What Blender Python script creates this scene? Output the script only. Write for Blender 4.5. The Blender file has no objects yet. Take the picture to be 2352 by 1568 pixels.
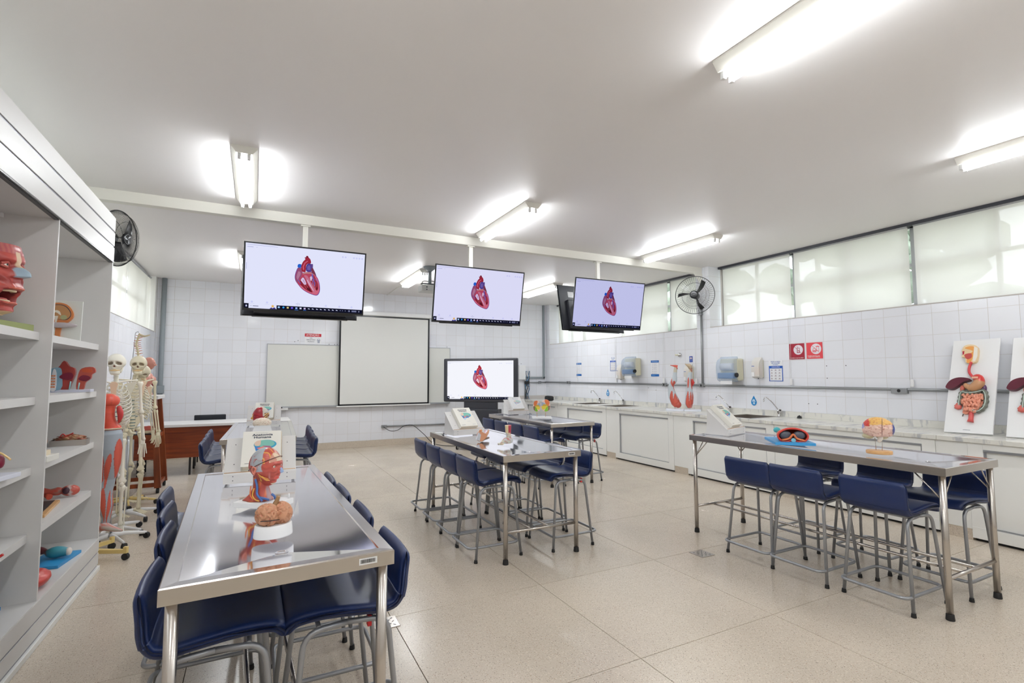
import bpy, bmesh, math, random
from mathutils import Vector, Matrix, Euler, noise
random.seed(7)
C = bpy.context.scene.collection
PI = math.pi
R = math.radians

# ------------------------------------------------------------ camera, world, exposure
def srgb(r, g, b):
    def f(c):
        c /= 255.0
        return c / 12.92 if c <= 0.04045 else ((c + 0.055) / 1.055) ** 2.4
    return (f(r), f(g), f(b), 1.0)

cam = bpy.data.cameras.new('camera')
cam_o = bpy.data.objects.new('camera', cam)
C.objects.link(cam_o)
cam.sensor_width = 36.0
cam.lens = 1153.5 * 36.0 / 2352.0
cam.clip_start = 0.02
yaw, pitch, roll = R(27.067), R(3.913), R(-0.130)
f_ = Vector((math.sin(yaw) * math.cos(pitch), math.cos(yaw) * math.cos(pitch), math.sin(pitch)))
r_ = Vector((math.cos(yaw), -math.sin(yaw), 0.0))
u_ = r_.cross(f_)
r2 = math.cos(roll) * r_ + math.sin(roll) * u_
u2 = -math.sin(roll) * r_ + math.cos(roll) * u_
cam_o.matrix_world = Matrix(((r2.x, u2.x, -f_.x, 0), (r2.y, u2.y, -f_.y, 0), (r2.z, u2.z, -f_.z, 1.5), (0, 0, 0, 1)))
bpy.context.scene.camera = cam_o

scn = bpy.context.scene
scn.view_settings.view_transform = 'Standard'
scn.view_settings.look = 'None'
scn.view_settings.gamma = 1.0
scn.view_settings.use_curve_mapping = False
scn.view_settings.exposure = 0.0
LAMP = 64.0          # emission strength of the fluorescent tubes
SKY = 5.0            # strength of the daylight sky

world = bpy.data.worlds.new('world')
scn.world = world
world.use_nodes = True
wn = world.node_tree
wn.nodes.clear()
wo = wn.nodes.new('ShaderNodeOutputWorld')
wb = wn.nodes.new('ShaderNodeBackground')
wb.inputs['Color'].default_value = (0.86, 0.93, 1.0, 1)
wb.inputs['Strength'].default_value = SKY
wn.links.new(wb.outputs[0], wo.inputs[0])

# ------------------------------------------------------------ materials
MATS = {}
def mat(name, col=(0.8, 0.8, 0.8, 1), rough=0.5, metal=0.0, spec=0.5, coat=0.0, bump=None, noise_col=None, objvar=0.0,
        trans=0.0, alpha=1.0, attr=False, emit=None, sub=0.0):
    """bump=(scale, strength); noise_col=(scale, colour2, contrast)"""
    if name in MATS:
        return MATS[name]
    m = bpy.data.materials.new(name)
    m.use_nodes = True
    nt = m.node_tree
    b = nt.nodes['Principled BSDF']
    b.inputs['Base Color'].default_value = col
    b.inputs['Roughness'].default_value = rough
    b.inputs['Metallic'].default_value = metal
    b.inputs['Specular IOR Level'].default_value = spec
    b.inputs['Coat Weight'].default_value = coat
    b.inputs['Coat Roughness'].default_value = 0.08
    b.inputs['Transmission Weight'].default_value = trans
    b.inputs['Alpha'].default_value = alpha
    if sub:
        b.inputs['Subsurface Weight'].default_value = sub
    src = None
    tc = nt.nodes.new('ShaderNodeTexCoord')
    if attr:
        a = nt.nodes.new('ShaderNodeVertexColor')
        a.layer_name = 'Col'
        src = a.outputs['Color']
    if noise_col:
        n = nt.nodes.new('ShaderNodeTexNoise')
        n.inputs['Scale'].default_value = noise_col[0]
        n.inputs['Detail'].default_value = 6
        r = nt.nodes.new('ShaderNodeValToRGB')
        c = noise_col[2]
        r.color_ramp.elements[0].position = 0.5 - c
        r.color_ramp.elements[1].position = 0.5 + c
        r.color_ramp.elements[0].color = col
        r.color_ramp.elements[1].color = noise_col[1]
        nt.links.new(tc.outputs['Object'], n.inputs['Vector'])
        nt.links.new(n.outputs['Fac'], r.inputs['Fac'])
        src = r.outputs['Color']
    if objvar:
        oi = nt.nodes.new('ShaderNodeObjectInfo')
        mr = nt.nodes.new('ShaderNodeMapRange')
        mr.inputs['To Min'].default_value = 1 - objvar
        mr.inputs['To Max'].default_value = 1.0
        nt.links.new(oi.outputs['Random'], mr.inputs['Value'])
        mx = nt.nodes.new('ShaderNodeVectorMath')
        mx.operation = 'SCALE'
        if src is None:
            rgb = nt.nodes.new('ShaderNodeRGB')
            rgb.outputs[0].default_value = col
            src = rgb.outputs[0]
        nt.links.new(src, mx.inputs[0])
        nt.links.new(mr.outputs[0], mx.inputs['Scale'])
        src = mx.outputs[0]
    if src is not None:
        nt.links.new(src, b.inputs['Base Color'])
    if emit is not None:
        b.inputs['Emission Color'].default_value = emit[0]
        b.inputs['Emission Strength'].default_value = emit[1]
        if attr:
            nt.links.new(src, b.inputs['Emission Color'])
    if bump:
        n = nt.nodes.new('ShaderNodeTexNoise')
        n.inputs['Scale'].default_value = bump[0]
        n.inputs['Detail'].default_value = 4
        bp = nt.nodes.new('ShaderNodeBump')
        bp.inputs['Strength'].default_value = bump[1]
        bp.inputs['Distance'].default_value = 0.002
        nt.links.new(tc.outputs['Object'], n.inputs['Vector'])
        nt.links.new(n.outputs['Fac'], bp.inputs['Height'])
        nt.links.new(bp.outputs[0], b.inputs['Normal'])
    MATS[name] = m
    return m

def mat_terrazzo(name, base, objvar, rough):
    m = bpy.data.materials.new(name)
    m.use_nodes = True
    nt = m.node_tree
    b = nt.nodes['Principled BSDF']
    g = nt.nodes.new('ShaderNodeNewGeometry')
    def N(t, **k):
        n = nt.nodes.new(t)
        for a, v in k.items():
            n.inputs[a].default_value = v
        return n
    big = N('ShaderNodeTexNoise', Scale=1.6, Detail=5.0)
    nt.links.new(g.outputs['Position'], big.inputs['Vector'])
    r1 = nt.nodes.new('ShaderNodeValToRGB')
    r1.color_ramp.elements[0].position = 0.3
    r1.color_ramp.elements[1].position = 0.7
    r1.color_ramp.elements[0].color = srgb(*[c * 0.955 for c in base])
    r1.color_ramp.elements[1].color = srgb(*base)
    nt.links.new(big.outputs['Fac'], r1.inputs['Fac'])
    col = r1.outputs['Color']
    # mineral chips of a few sizes and colours, each with hard edges
    for sc, thr, c0, fac in ((100, 0.27, srgb(158, 134, 110), 0.55), (160, 0.26, srgb(128, 112, 98), 0.5), (64, 0.155, srgb(100, 94, 92), 0.75), (75, 0.30, srgb(226, 214, 198), 0.6), (46, 0.13, srgb(176, 130, 106), 0.5)):
        v = N('ShaderNodeTexVoronoi', Scale=float(sc))
        mp = N('ShaderNodeVectorMath')
        mp.operation = 'ADD'
        mp.inputs[1].default_value = (sc * 0.37, sc * 0.11, 0)
        nt.links.new(g.outputs['Position'], mp.inputs[0])
        nt.links.new(mp.outputs[0], v.inputs['Vector'])
        lt = N('ShaderNodeMath')
        lt.operation = 'LESS_THAN'
        lt.inputs[1].default_value = thr * 1.0
        nt.links.new(v.outputs['Distance'], lt.inputs[0])
        sep = N('ShaderNodeSeparateColor')
        nt.links.new(v.outputs['Color'], sep.inputs[0])
        gt = N('ShaderNodeMath')
        gt.operation = 'GREATER_THAN'
        gt.inputs[1].default_value = 0.45
        nt.links.new(sep.outputs[0], gt.inputs[0])
        ml = N('ShaderNodeMath')
        ml.operation = 'MULTIPLY'
        nt.links.new(lt.outputs[0], ml.inputs[0])
        nt.links.new(gt.outputs[0], ml.inputs[1])
        m2 = N('ShaderNodeMath')
        m2.operation = 'MULTIPLY'
        m2.inputs[1].default_value = fac
        nt.links.new(ml.outputs[0], m2.inputs[0])
        mx = nt.nodes.new('ShaderNodeMix')
        mx.data_type = 'RGBA'
        nt.links.new(m2.outputs[0], mx.inputs['Factor'])
        nt.links.new(col, mx.inputs[6])
        mx.inputs[7].default_value = c0
        col = mx.outputs[2]
    oi = nt.nodes.new('ShaderNodeObjectInfo')
    mr = nt.nodes.new('ShaderNodeMapRange')
    mr.inputs['To Min'].default_value = 1 - objvar
    mr.inputs['To Max'].default_value = 1.0
    nt.links.new(oi.outputs['Random'], mr.inputs['Value'])
    sc_ = nt.nodes.new('ShaderNodeVectorMath')
    sc_.operation = 'SCALE'
    nt.links.new(col, sc_.inputs[0])
    nt.links.new(mr.outputs[0], sc_.inputs['Scale'])
    nt.links.new(sc_.outputs[0], b.inputs['Base Color'])
    rr = nt.nodes.new('ShaderNodeMapRange')
    rr.inputs['To Min'].default_value = rough - 0.06
    rr.inputs['To Max'].default_value = rough + 0.10
    nt.links.new(big.outputs['Fac'], rr.inputs['Value'])
    nt.links.new(rr.outputs[0], b.inputs['Roughness'])
    b.inputs['Specular IOR Level'].default_value = 0.45
    MATS[name] = m
    return m

def mat_wood(name, c1, c2, scale=(30, 30, 2.0), rough=0.35):
    m = bpy.data.materials.new(name)
    m.use_nodes = True
    nt = m.node_tree
    b = nt.nodes['Principled BSDF']
    tc = nt.nodes.new('ShaderNodeTexCoord')
    mp = nt.nodes.new('ShaderNodeMapping')
    mp.inputs['Scale'].default_value = scale
    n = nt.nodes.new('ShaderNodeTexNoise')
    n.inputs['Scale'].default_value = 1.0
    n.inputs['Detail'].default_value = 5
    r = nt.nodes.new('ShaderNodeValToRGB')
    r.color_ramp.elements[0].position = 0.3
    r.color_ramp.elements[1].position = 0.72
    r.color_ramp.elements[0].color = c1
    r.color_ramp.elements[1].color = c2
    nt.links.new(tc.outputs['Object'], mp.inputs[0])
    nt.links.new(mp.outputs[0], n.inputs['Vector'])
    nt.links.new(n.outputs['Fac'], r.inputs['Fac'])
    nt.links.new(r.outputs[0], b.inputs['Base Color'])
    b.inputs['Roughness'].default_value = rough
    MATS[name] = m
    return m

def mat_marble(name):
    m = bpy.data.materials.new(name)
    m.use_nodes = True
    nt = m.node_tree
    b = nt.nodes['Principled BSDF']
    g = nt.nodes.new('ShaderNodeNewGeometry')
    mp = nt.nodes.new('ShaderNodeMapping')
    mp.inputs['Rotation'].default_value = (0, 0, R(28))
    mp.inputs['Scale'].default_value = (1.0, 5.0, 1.5)
    n = nt.nodes.new('ShaderNodeTexNoise')
    n.inputs['Scale'].default_value = 2.2
    n.inputs['Detail'].default_value = 7
    n.inputs['Roughness'].default_value = 0.62
    r = nt.nodes.new('ShaderNodeValToRGB')
    e = r.color_ramp.elements
    e[0].position = 0.34
    e[0].color = srgb(178, 180, 184)
    e[1].position = 0.47
    e[1].color = srgb(226, 224, 216)
    e2 = r.color_ramp.elements.new(0.42)
    e2.color = srgb(205, 204, 200)
    nt.links.new(g.outputs['Position'], mp.inputs[0])
    nt.links.new(mp.outputs[0], n.inputs['Vector'])
    nt.links.new(n.outputs['Fac'], r.inputs['Fac'])
    nt.links.new(r.outputs[0], b.inputs['Base Color'])
    b.inputs['Roughness'].default_value = 0.25
    MATS[name] = m
    return m

def mat_emit(name, col, strength, attr=False):
    m = bpy.data.materials.new(name)
    m.use_nodes = True
    nt = m.node_tree
    nt.nodes.clear()
    o = nt.nodes.new('ShaderNodeOutputMaterial')
    e = nt.nodes.new('ShaderNodeEmission')
    e.inputs[0].default_value = col
    e.inputs[1].default_value = strength
    if attr:
        a = nt.nodes.new('ShaderNodeVertexColor')
        a.layer_name = 'Col'
        nt.links.new(a.outputs[0], e.inputs[0])
    nt.links.new(e.outputs[0], o.inputs[0])
    MATS[name] = m
    return m

def mat_blind(name):
    m = bpy.data.materials.new(name)
    m.use_nodes = True
    nt = m.node_tree
    nt.nodes.clear()
    o = nt.nodes.new('ShaderNodeOutputMaterial')
    d = nt.nodes.new('ShaderNodeBsdfDiffuse')
    d.inputs[0].default_value = srgb(232, 230, 222)
    t = nt.nodes.new('ShaderNodeBsdfTranslucent')
    t.inputs[0].default_value = srgb(236, 234, 228)
    p = nt.nodes.new('ShaderNodeBsdfTransparent')
    m1 = nt.nodes.new('ShaderNodeMixShader')
    m1.inputs[0].default_value = 0.40
    m2 = nt.nodes.new('ShaderNodeMixShader')
    m2.inputs[0].default_value = 0.07
    nt.links.new(d.outputs[0], m1.inputs[1])
    nt.links.new(t.outputs[0], m1.inputs[2])
    nt.links.new(m1.outputs[0], m2.inputs[1])
    nt.links.new(p.outputs[0], m2.inputs[2])
    nt.links.new(m2.outputs[0], o.inputs[0])
    MATS[name] = m
    return m

M_ceil = mat('ceiling_paint', srgb(238, 235, 234), 0.42, spec=0.3, bump=(40, 0.05))
M_paint = mat('cream_beam_paint', srgb(232, 229, 220), 0.4)
M_tile = mat('glazed_white_tile', srgb(237, 238, 243), 0.12, spec=0.55, objvar=0.045, bump=(5, 0.12))
M_grout = mat('grey_grout', srgb(206, 200, 195), 0.9)
M_floorj = mat('floor_joint', srgb(96, 82, 70), 0.8)
M_terr = mat_terrazzo('terrazzo', (210, 197, 180), 0.04, 0.22)
M_lam = mat('white_laminate', srgb(222, 220, 218), 0.35)
M_lam2 = mat('grey_laminate_edge', srgb(150, 152, 160), 0.3, metal=0.6)
M_cab = mat('cabinet_white', srgb(242, 242, 238), 0.35)
M_alu = mat('aluminium', srgb(176, 178, 182), 0.35, metal=0.75)
M_marble = mat_marble('white_marble')
M_steel = mat('polished_steel', srgb(238, 238, 243), 0.085, metal=1.0, noise_col=(3, srgb(226, 226, 232), 0.3))
M_steel_b = mat('brushed_steel', srgb(196, 190, 184), 0.27, metal=1.0)
M_chrome = mat('chrome', srgb(220, 220, 222), 0.08, metal=1.0)
M_tube = mat('silver_paint', srgb(158, 160, 164), 0.35, metal=0.55)
M_rub = mat('black_rubber', srgb(24, 24, 26), 0.6)
M_navy = mat('navy_vinyl', srgb(21, 40, 86), 0.36, spec=0.5, bump=(300, 0.12), objvar=0.10)
M_black = mat('black_plastic', srgb(20, 21, 25), 0.28)
M_dark = mat('dark_grey_plastic', srgb(52, 54, 62), 0.4)
M_white = mat('white_plastic', srgb(236, 236, 236), 0.3)
M_cream = mat('cream_plastic', srgb(226, 222, 196), 0.35)
M_yel = mat('yellow_enamel', srgb(226, 200, 130), 0.35)
M_pipe = mat('galvanised_pipe', srgb(150, 152, 154), 0.38, metal=0.5)
M_gpaint = mat('grey_green_duct', srgb(142, 150, 154), 0.45)
M_wood = mat_wood('red_brown_wood', srgb(104, 42, 16), srgb(150, 72, 30), (14, 14, 2.0))
M_woodp = mat_wood('wood_panel', srgb(100, 38, 16), srgb(140, 64, 28), (2.0, 20, 30))
M_beech = mat_wood('beech', srgb(196, 146, 92), srgb(218, 172, 116), (6, 40, 40))
M_blue = mat('blue_base', srgb(52, 148, 206), 0.4)
M_anat = mat('painted_model', rough=0.34, attr=True, spec=0.5)
M_bone = mat('bone_plastic', rough=0.42, attr=True)
M_print = mat('printed_surface', rough=0.45, attr=True)
M_screenfab = mat('projection_fabric', srgb(226, 226, 222), 0.7)
M_wb = mat('whiteboard_enamel', srgb(224, 224, 218), 0.22)
M_smoke = mat('smoky_blue_plastic', srgb(176, 196, 220), 0.12, alpha=0.38)
M_softw = mat('soft_translucent', srgb(242, 238, 232), 0.25, alpha=0.72)
M_glass = mat('window_glass', (0.9, 0.97, 0.95, 1), 0.02, alpha=0.12)
M_blind = mat_blind('roller_blind')
M_tubelit = mat_emit('fluorescent_tube', (0.93, 0.97, 1.0, 1), LAMP)
M_green = mat('leaf_green', srgb(104, 122, 98), 0.6, noise_col=(3, srgb(176, 186, 170), 0.2))
M_bark = mat('bark', srgb(92, 78, 66), 0.9)
M_olive = mat('olive_card', srgb(142, 150, 92), 0.5)
M_text_w = mat('white_print', srgb(240, 240, 240), 0.5)
M_text_n = mat('navy_print', srgb(36, 46, 72), 0.5)
M_text_g = mat('grey_print', srgb(120, 122, 140), 0.5)
M_text_b = mat('blue_print', srgb(40, 90, 170), 0.5)

# ------------------------------------------------------------ object helpers
def link(o, parent=None):
    C.objects.link(o)
    if parent is not None:
        o.parent = parent
    return o

def tag(o, label=None, cat=None, group=None, kind=None):
    if label: o['label'] = label
    if cat: o['category'] = cat
    if group: o['group'] = group
    if kind: o['kind'] = kind
    return o

def thing(name, label, cat, loc=(0, 0, 0), rz=0.0, group=None, rot=None, scale=1.0):
    o = bpy.data.objects.new(name, None)
    o.empty_display_size = 0.05
    link(o)
    o.location = loc
    o.rotation_euler = rot if rot else (0, 0, rz)
    o.scale = (scale,) * 3
    return tag(o, label, cat, group)

def copy_tree(o, parent=None):
    c = o.copy()
    link(c, parent)
    for ch in [k for k in C.objects if k.parent is o]:
        copy_tree(ch, c)
    return c

class MB:
    """collects simple shapes into one mesh"""
    def __init__(s):
        s.v = []; s.f = []; s.sm = []; s.c = []
        s.col = (0.8, 0.8, 0.8, 1)
    def add(s, vs, fs, smooth=False, col=None, M=None):
        n = len(s.v)
        for p in vs:
            p = Vector(p)
            if M is not None: p = M @ p
            s.v.append(p)
        if col is None: col = s.col
        if callable(col):
            for p in vs: s.c.append(col(Vector(p)))
        else:
            s.c += [col] * len(vs)
        for f in fs:
            s.f.append([i + n for i in f]); s.sm.append(smooth)
        return s
    def box(s, x0, x1, y0, y1, z0, z1, bev=0.0, col=None, M=None):
        if bev <= 0:
            vs = [(x, y, z) for z in (z0, z1) for y in (y0, y1) for x in (x0, x1)]
            fs = [(0, 2, 3, 1), (4, 5, 7, 6), (0, 1, 5, 4), (2, 6, 7, 3), (0, 4, 6, 2), (1, 3, 7, 5)]
            return s.add(vs, fs, False, col, M)
        b = min(bev, (x1 - x0) * .49, (y1 - y0) * .49, (z1 - z0) * .49)
        bm = bmesh.new()
        bmesh.ops.create_cube(bm, size=1)
        for v in bm.verts:
            v.co = Vector(((x0 + x1) / 2 + v.co.x * (x1 - x0), (y0 + y1) / 2 + v.co.y * (y1 - y0), (z0 + z1) / 2 + v.co.z * (z1 - z0)))
        bmesh.ops.bevel(bm, geom=list(bm.edges), offset=b, segments=2, profile=0.6, affect='EDGES')
        return s.addbm(bm, False, col, M)
    def addbm(s, bm, smooth=False, col=None, M=None):
        bm.verts.index_update()
        vs = [v.co.copy() for v in bm.verts]
        fs = [[v.index for v in f.verts] for f in bm.faces]
        bm.free()
        return s.add(vs, fs, smooth, col, M)
    def cyl(s, p0, p1, r0, r1=None, seg=12, cap=True, col=None, smooth=True):
        return s.tube([p0, p1], [r0, r0 if r1 is None else r1], seg, cap, col, smooth)
    def tube(s, pts, rad, seg=8, cap=True, col=None, smooth=True, flat=1.0, closed=False, up=None):
        pts = [Vector(p) for p in pts]
        n = len(pts)
        if not hasattr(rad, '__len__'): rad = [rad] * n
        vs = []
        prev = None
        for i, p in enumerate(pts):
            if closed:
                t = pts[(i + 1) % n] - pts[i - 1]
            else:
                t = (pts[min(i + 1, n - 1)] - pts[max(i - 1, 0)])
            if t.length < 1e-9: t = Vector((0, 0, 1))
            t.normalize()
            if prev is None:
                a = Vector(up) if up else (Vector((0, 0, 1)) if abs(t.z) < 0.9 else Vector((1, 0, 0)))
                prev = (a - t * a.dot(t)).normalized()
            else:
                prev = (prev - t * prev.dot(t)).normalized()
            b = t.cross(prev)
            for k in range(seg):
                a = 2 * PI * k / seg
                vs.append(p + prev * (math.cos(a) * rad[i]) + b * (math.sin(a) * rad[i] * flat))
        fs = []
        rng = n if closed else n - 1
        for i in range(rng):
            j = (i + 1) % n
            for k in range(seg):
                k2 = (k + 1) % seg
                fs.append((i * seg + k, i * seg + k2, j * seg + k2, j * seg + k))
        s.add(vs, fs, smooth, col)
        if cap and not closed:
            base = len(s.v) - len(vs)
            s.f.append([base + k for k in range(seg)][::-1]); s.sm.append(False)
            s.f.append([base + (n - 1) * seg + k for k in range(seg)]); s.sm.append(False)
        return s
    def sphere(s, c, r, sub=2, col=None, M=None, disp=None):
        bm = bmesh.new()
        bmesh.ops.create_icosphere(bm, subdivisions=sub, radius=1)
        if not hasattr(r, '__len__'): r = (r, r, r)
        for v in bm.verts:
            d = v.co.copy()
            k = 1.0 if disp is None else disp(d)
            v.co = Vector((c[0] + d.x * r[0] * k, c[1] + d.y * r[1] * k, c[2] + d.z * r[2] * k))
        return s.addbm(bm, True, col, M)
    def lathe(s, prof, c=(0, 0, 0), seg=24, col=None, M=None, sx=1.0, sy=1.0, cap=True):
        vs = []; fs = []
        n = len(prof)
        for r, z in prof:
            for k in range(seg):
                a = 2 * PI * k / seg
                vs.append((c[0] + math.cos(a) * r * sx, c[1] + math.sin(a) * r * sy, c[2] + z))
        for i in range(n - 1):
            for k in range(seg):
                k2 = (k + 1) % seg
                fs.append((i * seg + k, i * seg + k2, (i + 1) * seg + k2, (i + 1) * seg + k))
        s.add(vs, fs, True, col, M)
        if cap:
            base = len(s.v) - len(vs)
            s.f.append([base + k for k in range(seg)][::-1]); s.sm.append(False)
            s.f.append([base + (n - 1) * seg + k for k in range(seg)]); s.sm.append(False)
        return s
    def prism(s, poly, z0, z1, M=None, col=None, smooth=False):
        n = len(poly)
        vs = [(p[0], p[1], z0) for p in poly] + [(p[0], p[1], z1) for p in poly]
        fs = [list(range(n))[::-1], list(range(n, 2 * n))]
        for i in range(n):
            j = (i + 1) % n
            fs.append((i, j, n + j, n + i))
        return s.add(vs, fs, smooth, col, M)
    def build(s, name, m, parent=None, loc=None, attr=None):
        me = bpy.data.meshes.new(name)
        me.from_pydata([tuple(v) for v in s.v], [], s.f)
        me.polygons.foreach_set('use_smooth', s.sm)
        if attr or (m in (M_anat, M_bone, M_print)) or (m.name.startswith('screen')):
            ca = me.color_attributes.new('Col', 'FLOAT_COLOR', 'POINT')
            flat = []
            for c in s.c: flat += list(c)
            ca.data.foreach_set('color', flat)
        me.materials.append(m)
        me.validate()
        me.update()
        o = bpy.data.objects.new(name, me)
        link(o, parent)
        if loc: o.location = loc
        return o

def catmull(pts, n=6):
    pts = [Vector(p) for p in pts]
    P = [pts[0]] + pts + [pts[-1]]
    out = []
    for i in range(1, len(P) - 2):
        for k in range(n):
            t = k / n
            a, b, c, d = P[i - 1], P[i], P[i + 1], P[i + 2]
            out.append(0.5 * ((2 * b) + (c - a) * t + (2 * a - 5 * b + 4 * c - d) * t * t + (3 * b - a - 3 * c + d) * t ** 3))
    out.append(pts[-1])
    return out

def rounded(pts, r, seg=4, closed=False):
    """fillet a polyline"""
    pts = [Vector(p) for p in pts]
    n = len(pts)
    out = []
    for i in range(n):
        if not closed and i in (0, n - 1):
            out.append(pts[i]); continue
        a, b, c = pts[i - 1], pts[i], pts[(i + 1) % n]
        d1 = (a - b); d2 = (c - b)
        rr = min(r, d1.length * .45, d2.length * .45)
        p1 = b + d1.normalized() * rr; p2 = b + d2.normalized() * rr
        for k in range(seg + 1):
            t = k / seg
            out.append(p1 * (1 - t) ** 2 + b * 2 * t * (1 - t) + p2 * t * t)
    return out

def one(name, mb, m, label, cat, group=None, loc=None, rz=0):
    o = mb.build(name, m, None, loc)
    o.rotation_euler = (0, 0, rz)
    return tag(o, label, cat, group)

def struct(name, mb, m, parent=None):
    o = mb.build(name, m, parent)
    if parent is None: o['kind'] = 'structure'
    return o

def text(name, s, size, m, parent, loc, rot, align='CENTER', ext=0.0003, bold=0.0, sx=1.0):
    cu = bpy.data.curves.new(name, 'FONT')
    cu.body = s; cu.size = size; cu.align_x = align; cu.align_y = 'CENTER'
    cu.extrude = ext; cu.offset = bold; cu.resolution_u = 2
    t = bpy.data.objects.new(name + '_curve', cu)
    C.objects.link(t)
    dg = bpy.context.evaluated_depsgraph_get()
    me = bpy.data.meshes.new_from_object(t.evaluated_get(dg))
    bpy.data.objects.remove(t)
    me.materials.clear(); me.materials.append(m)
    o = bpy.data.objects.new(name, me)
    link(o, parent)
    o.location = loc; o.rotation_euler = rot; o.scale = (sx, 1, 1)
    return o

def frame_matrix(origin, xdir, ydir):
    x = Vector(xdir).normalized(); y = Vector(ydir).normalized(); z = x.cross(y)
    return Matrix(((x.x, y.x, z.x, origin[0]), (x.y, y.y, z.y, origin[1]), (x.z, y.z, z.z, origin[2]), (0, 0, 0, 1)))

def art(name, polys, W, H, M, m, parent, step=0.0004, z0=0.0):
    """flat print: polygons (colour, [(u,v)..]) laid over one another on a W x H field, frame M"""
    mb = MB()
    for i, (col, pl) in enumerate(polys):
        bm = bmesh.new()
        vs = [bm.verts.new((u * W, v * H, z0 + step * (i + 1))) for u, v in pl]
        try:
            bm.faces.new(vs)
        except Exception:
            bm.free(); continue
        bmesh.ops.triangulate(bm, faces=list(bm.faces))
        bm.normal_update()
        for f in list(bm.faces):
            if f.normal.z < 0: f.normal_flip()
        mb.addbm(bm, False, col, M)
    return mb.build(name, m, parent, attr=True)

def rect(u0, u1, v0, v1):
    return [(u0, v0), (u1, v0), (u1, v1), (u0, v1)]
def disc(u, v, ru, rv=None, n=16):
    rv = ru if rv is None else rv
    return [(u + math.cos(2 * PI * k / n) * ru, v + math.sin(2 * PI * k / n) * rv) for k in range(n)]
def stroke(p, q, w, asp=1.0):
    """thin line from p to q in uv; asp = W/H"""
    dx = (q[0] - p[0]) * asp; dy = q[1] - p[1]
    L = math.hypot(dx, dy) or 1
    nx, ny = -dy / L * w / 2, dx / L * w / 2
    return [(p[0] + nx / asp, p[1] + ny), (q[0] + nx / asp, q[1] + ny), (q[0] - nx / asp, q[1] - ny), (p[0] - nx / asp, p[1] - ny)]

# ============================================================ ROOM
XL, XR, YF, YB, ZC = -1.63, 6.62, 11.05, -2.2, 3.30

# floor: bed in joint colour, slabs as pieces
fl = struct('floor', MB().box(XL - .1, XR + .1, YB - .1, YF + .1, -0.12, -0.006), M_floorj)
xs = [XL] + [0.80 + 1.072 * k for k in range(-2, 6) if XL + .05 < 0.80 + 1.072 * k < XR - .05] + [XR]
ys = [YB] + [2.165 + 1.062 * k for k in range(-4, 9) if YB + .05 < 2.165 + 1.062 * k < YF - .05] + [YF]
def piece_mesh(name, w, h, t, ch, m, cache={}):
    k = (name, round(w, 3), round(h, 3))
    if k in cache: return cache[k]
    me = bpy.data.meshes.new(name)
    a, b = w / 2, h / 2
    vs = []
    for z, q in ((-t, 0), (-ch, 0), (0, ch)):
        vs += [(-a + q, -b + q, z), (a - q, -b + q, z), (a - q, b - q, z), (-a + q, b - q, z)]
    fs = []
    for i in (0, 4):
        for j in range(4):
            j2 = (j + 1) % 4
            fs.append((i + j, i + j2, i + 4 + j2, i + 4 + j))
    fs.append((8, 9, 10, 11))
    me.from_pydata(vs, [], fs)
    me.materials.append(m)
    cache[k] = me
    return me
def piece(name, u0, u1, v0, v1, gap, t, ch, m, parent, M, jitter=0.0):
    w, h = u1 - u0 - gap, v1 - v0 - gap
    if w < 0.012 or h < 0.012: return None
    o = bpy.data.objects.new(name, piece_mesh(name, w, h, t, ch, m))
    link(o, parent)
    T = Matrix.Translation(((u0 + u1) / 2, (v0 + v1) / 2, random.uniform(-jitter, 0)))
    rot = Euler((random.uniform(-1, 1) * jitter * 1.2, random.uniform(-1, 1) * jitter * 1.2, 0)).to_matrix().to_4x4()
    o.matrix_local = M @ T @ rot
    return o
I4 = Matrix.Identity(4)
for i in range(len(xs) - 1):
    for j in range(len(ys) - 1):
        piece('slab', xs[i], xs[i + 1], ys[j], ys[j + 1], 0.004, 0.02, 0.0008, M_terr, fl, I4)

struct('ceiling', MB().box(XL - .5, XR + .6, YB - .1, YF + .1, ZC, ZC + 0.15), M_ceil)
# --- tiled walls
TP = 0.2395
def tile_wall(parent, M, us, vs, skip, limit=300, prio=None):
    cells = []
    for i in range(len(us) - 1):
        for j in range(len(vs) - 1):
            if skip and skip((us[i] + us[i + 1]) / 2, (vs[j] + vs[j + 1]) / 2): continue
            cells.append((us[i], us[i + 1], vs[j], vs[j + 1]))
    if prio: cells.sort(key=lambda c: prio((c[0] + c[1]) / 2, (c[2] + c[3]) / 2))
    for c in cells[:limit]:
        piece('tile', *c, 0.0026, 0.008, 0.0010, M_tile, parent, M, 0.0007)
    rest = cells[limit:]
    if rest:
        mb = MB()
        for c in rest:
            me = piece_mesh('tile', c[1] - c[0] - .004, c[3] - c[2] - .004, 0.008, 0.0012, M_tile)
            T = M @ Matrix.Translation(((c[0] + c[1]) / 2, (c[2] + c[3]) / 2, 0))
            mb.add([v.co for v in me.vertices], [list(p.vertices) for p in me.polygons], False, None, T)
        o = mb.build('tile_field', M_tile, parent)
        o['kind'] = 'stuff'
def grid(lo, hi, ref, pitch):
    k0 = math.floor((lo - ref) / pitch)
    out = [lo]
    k = k0
    while ref + k * pitch < hi:
        v = ref + k * pitch
        if v > lo + 0.02 and v < hi - 0.02: out.append(v)
        k += 1
    return out + [hi]
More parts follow.
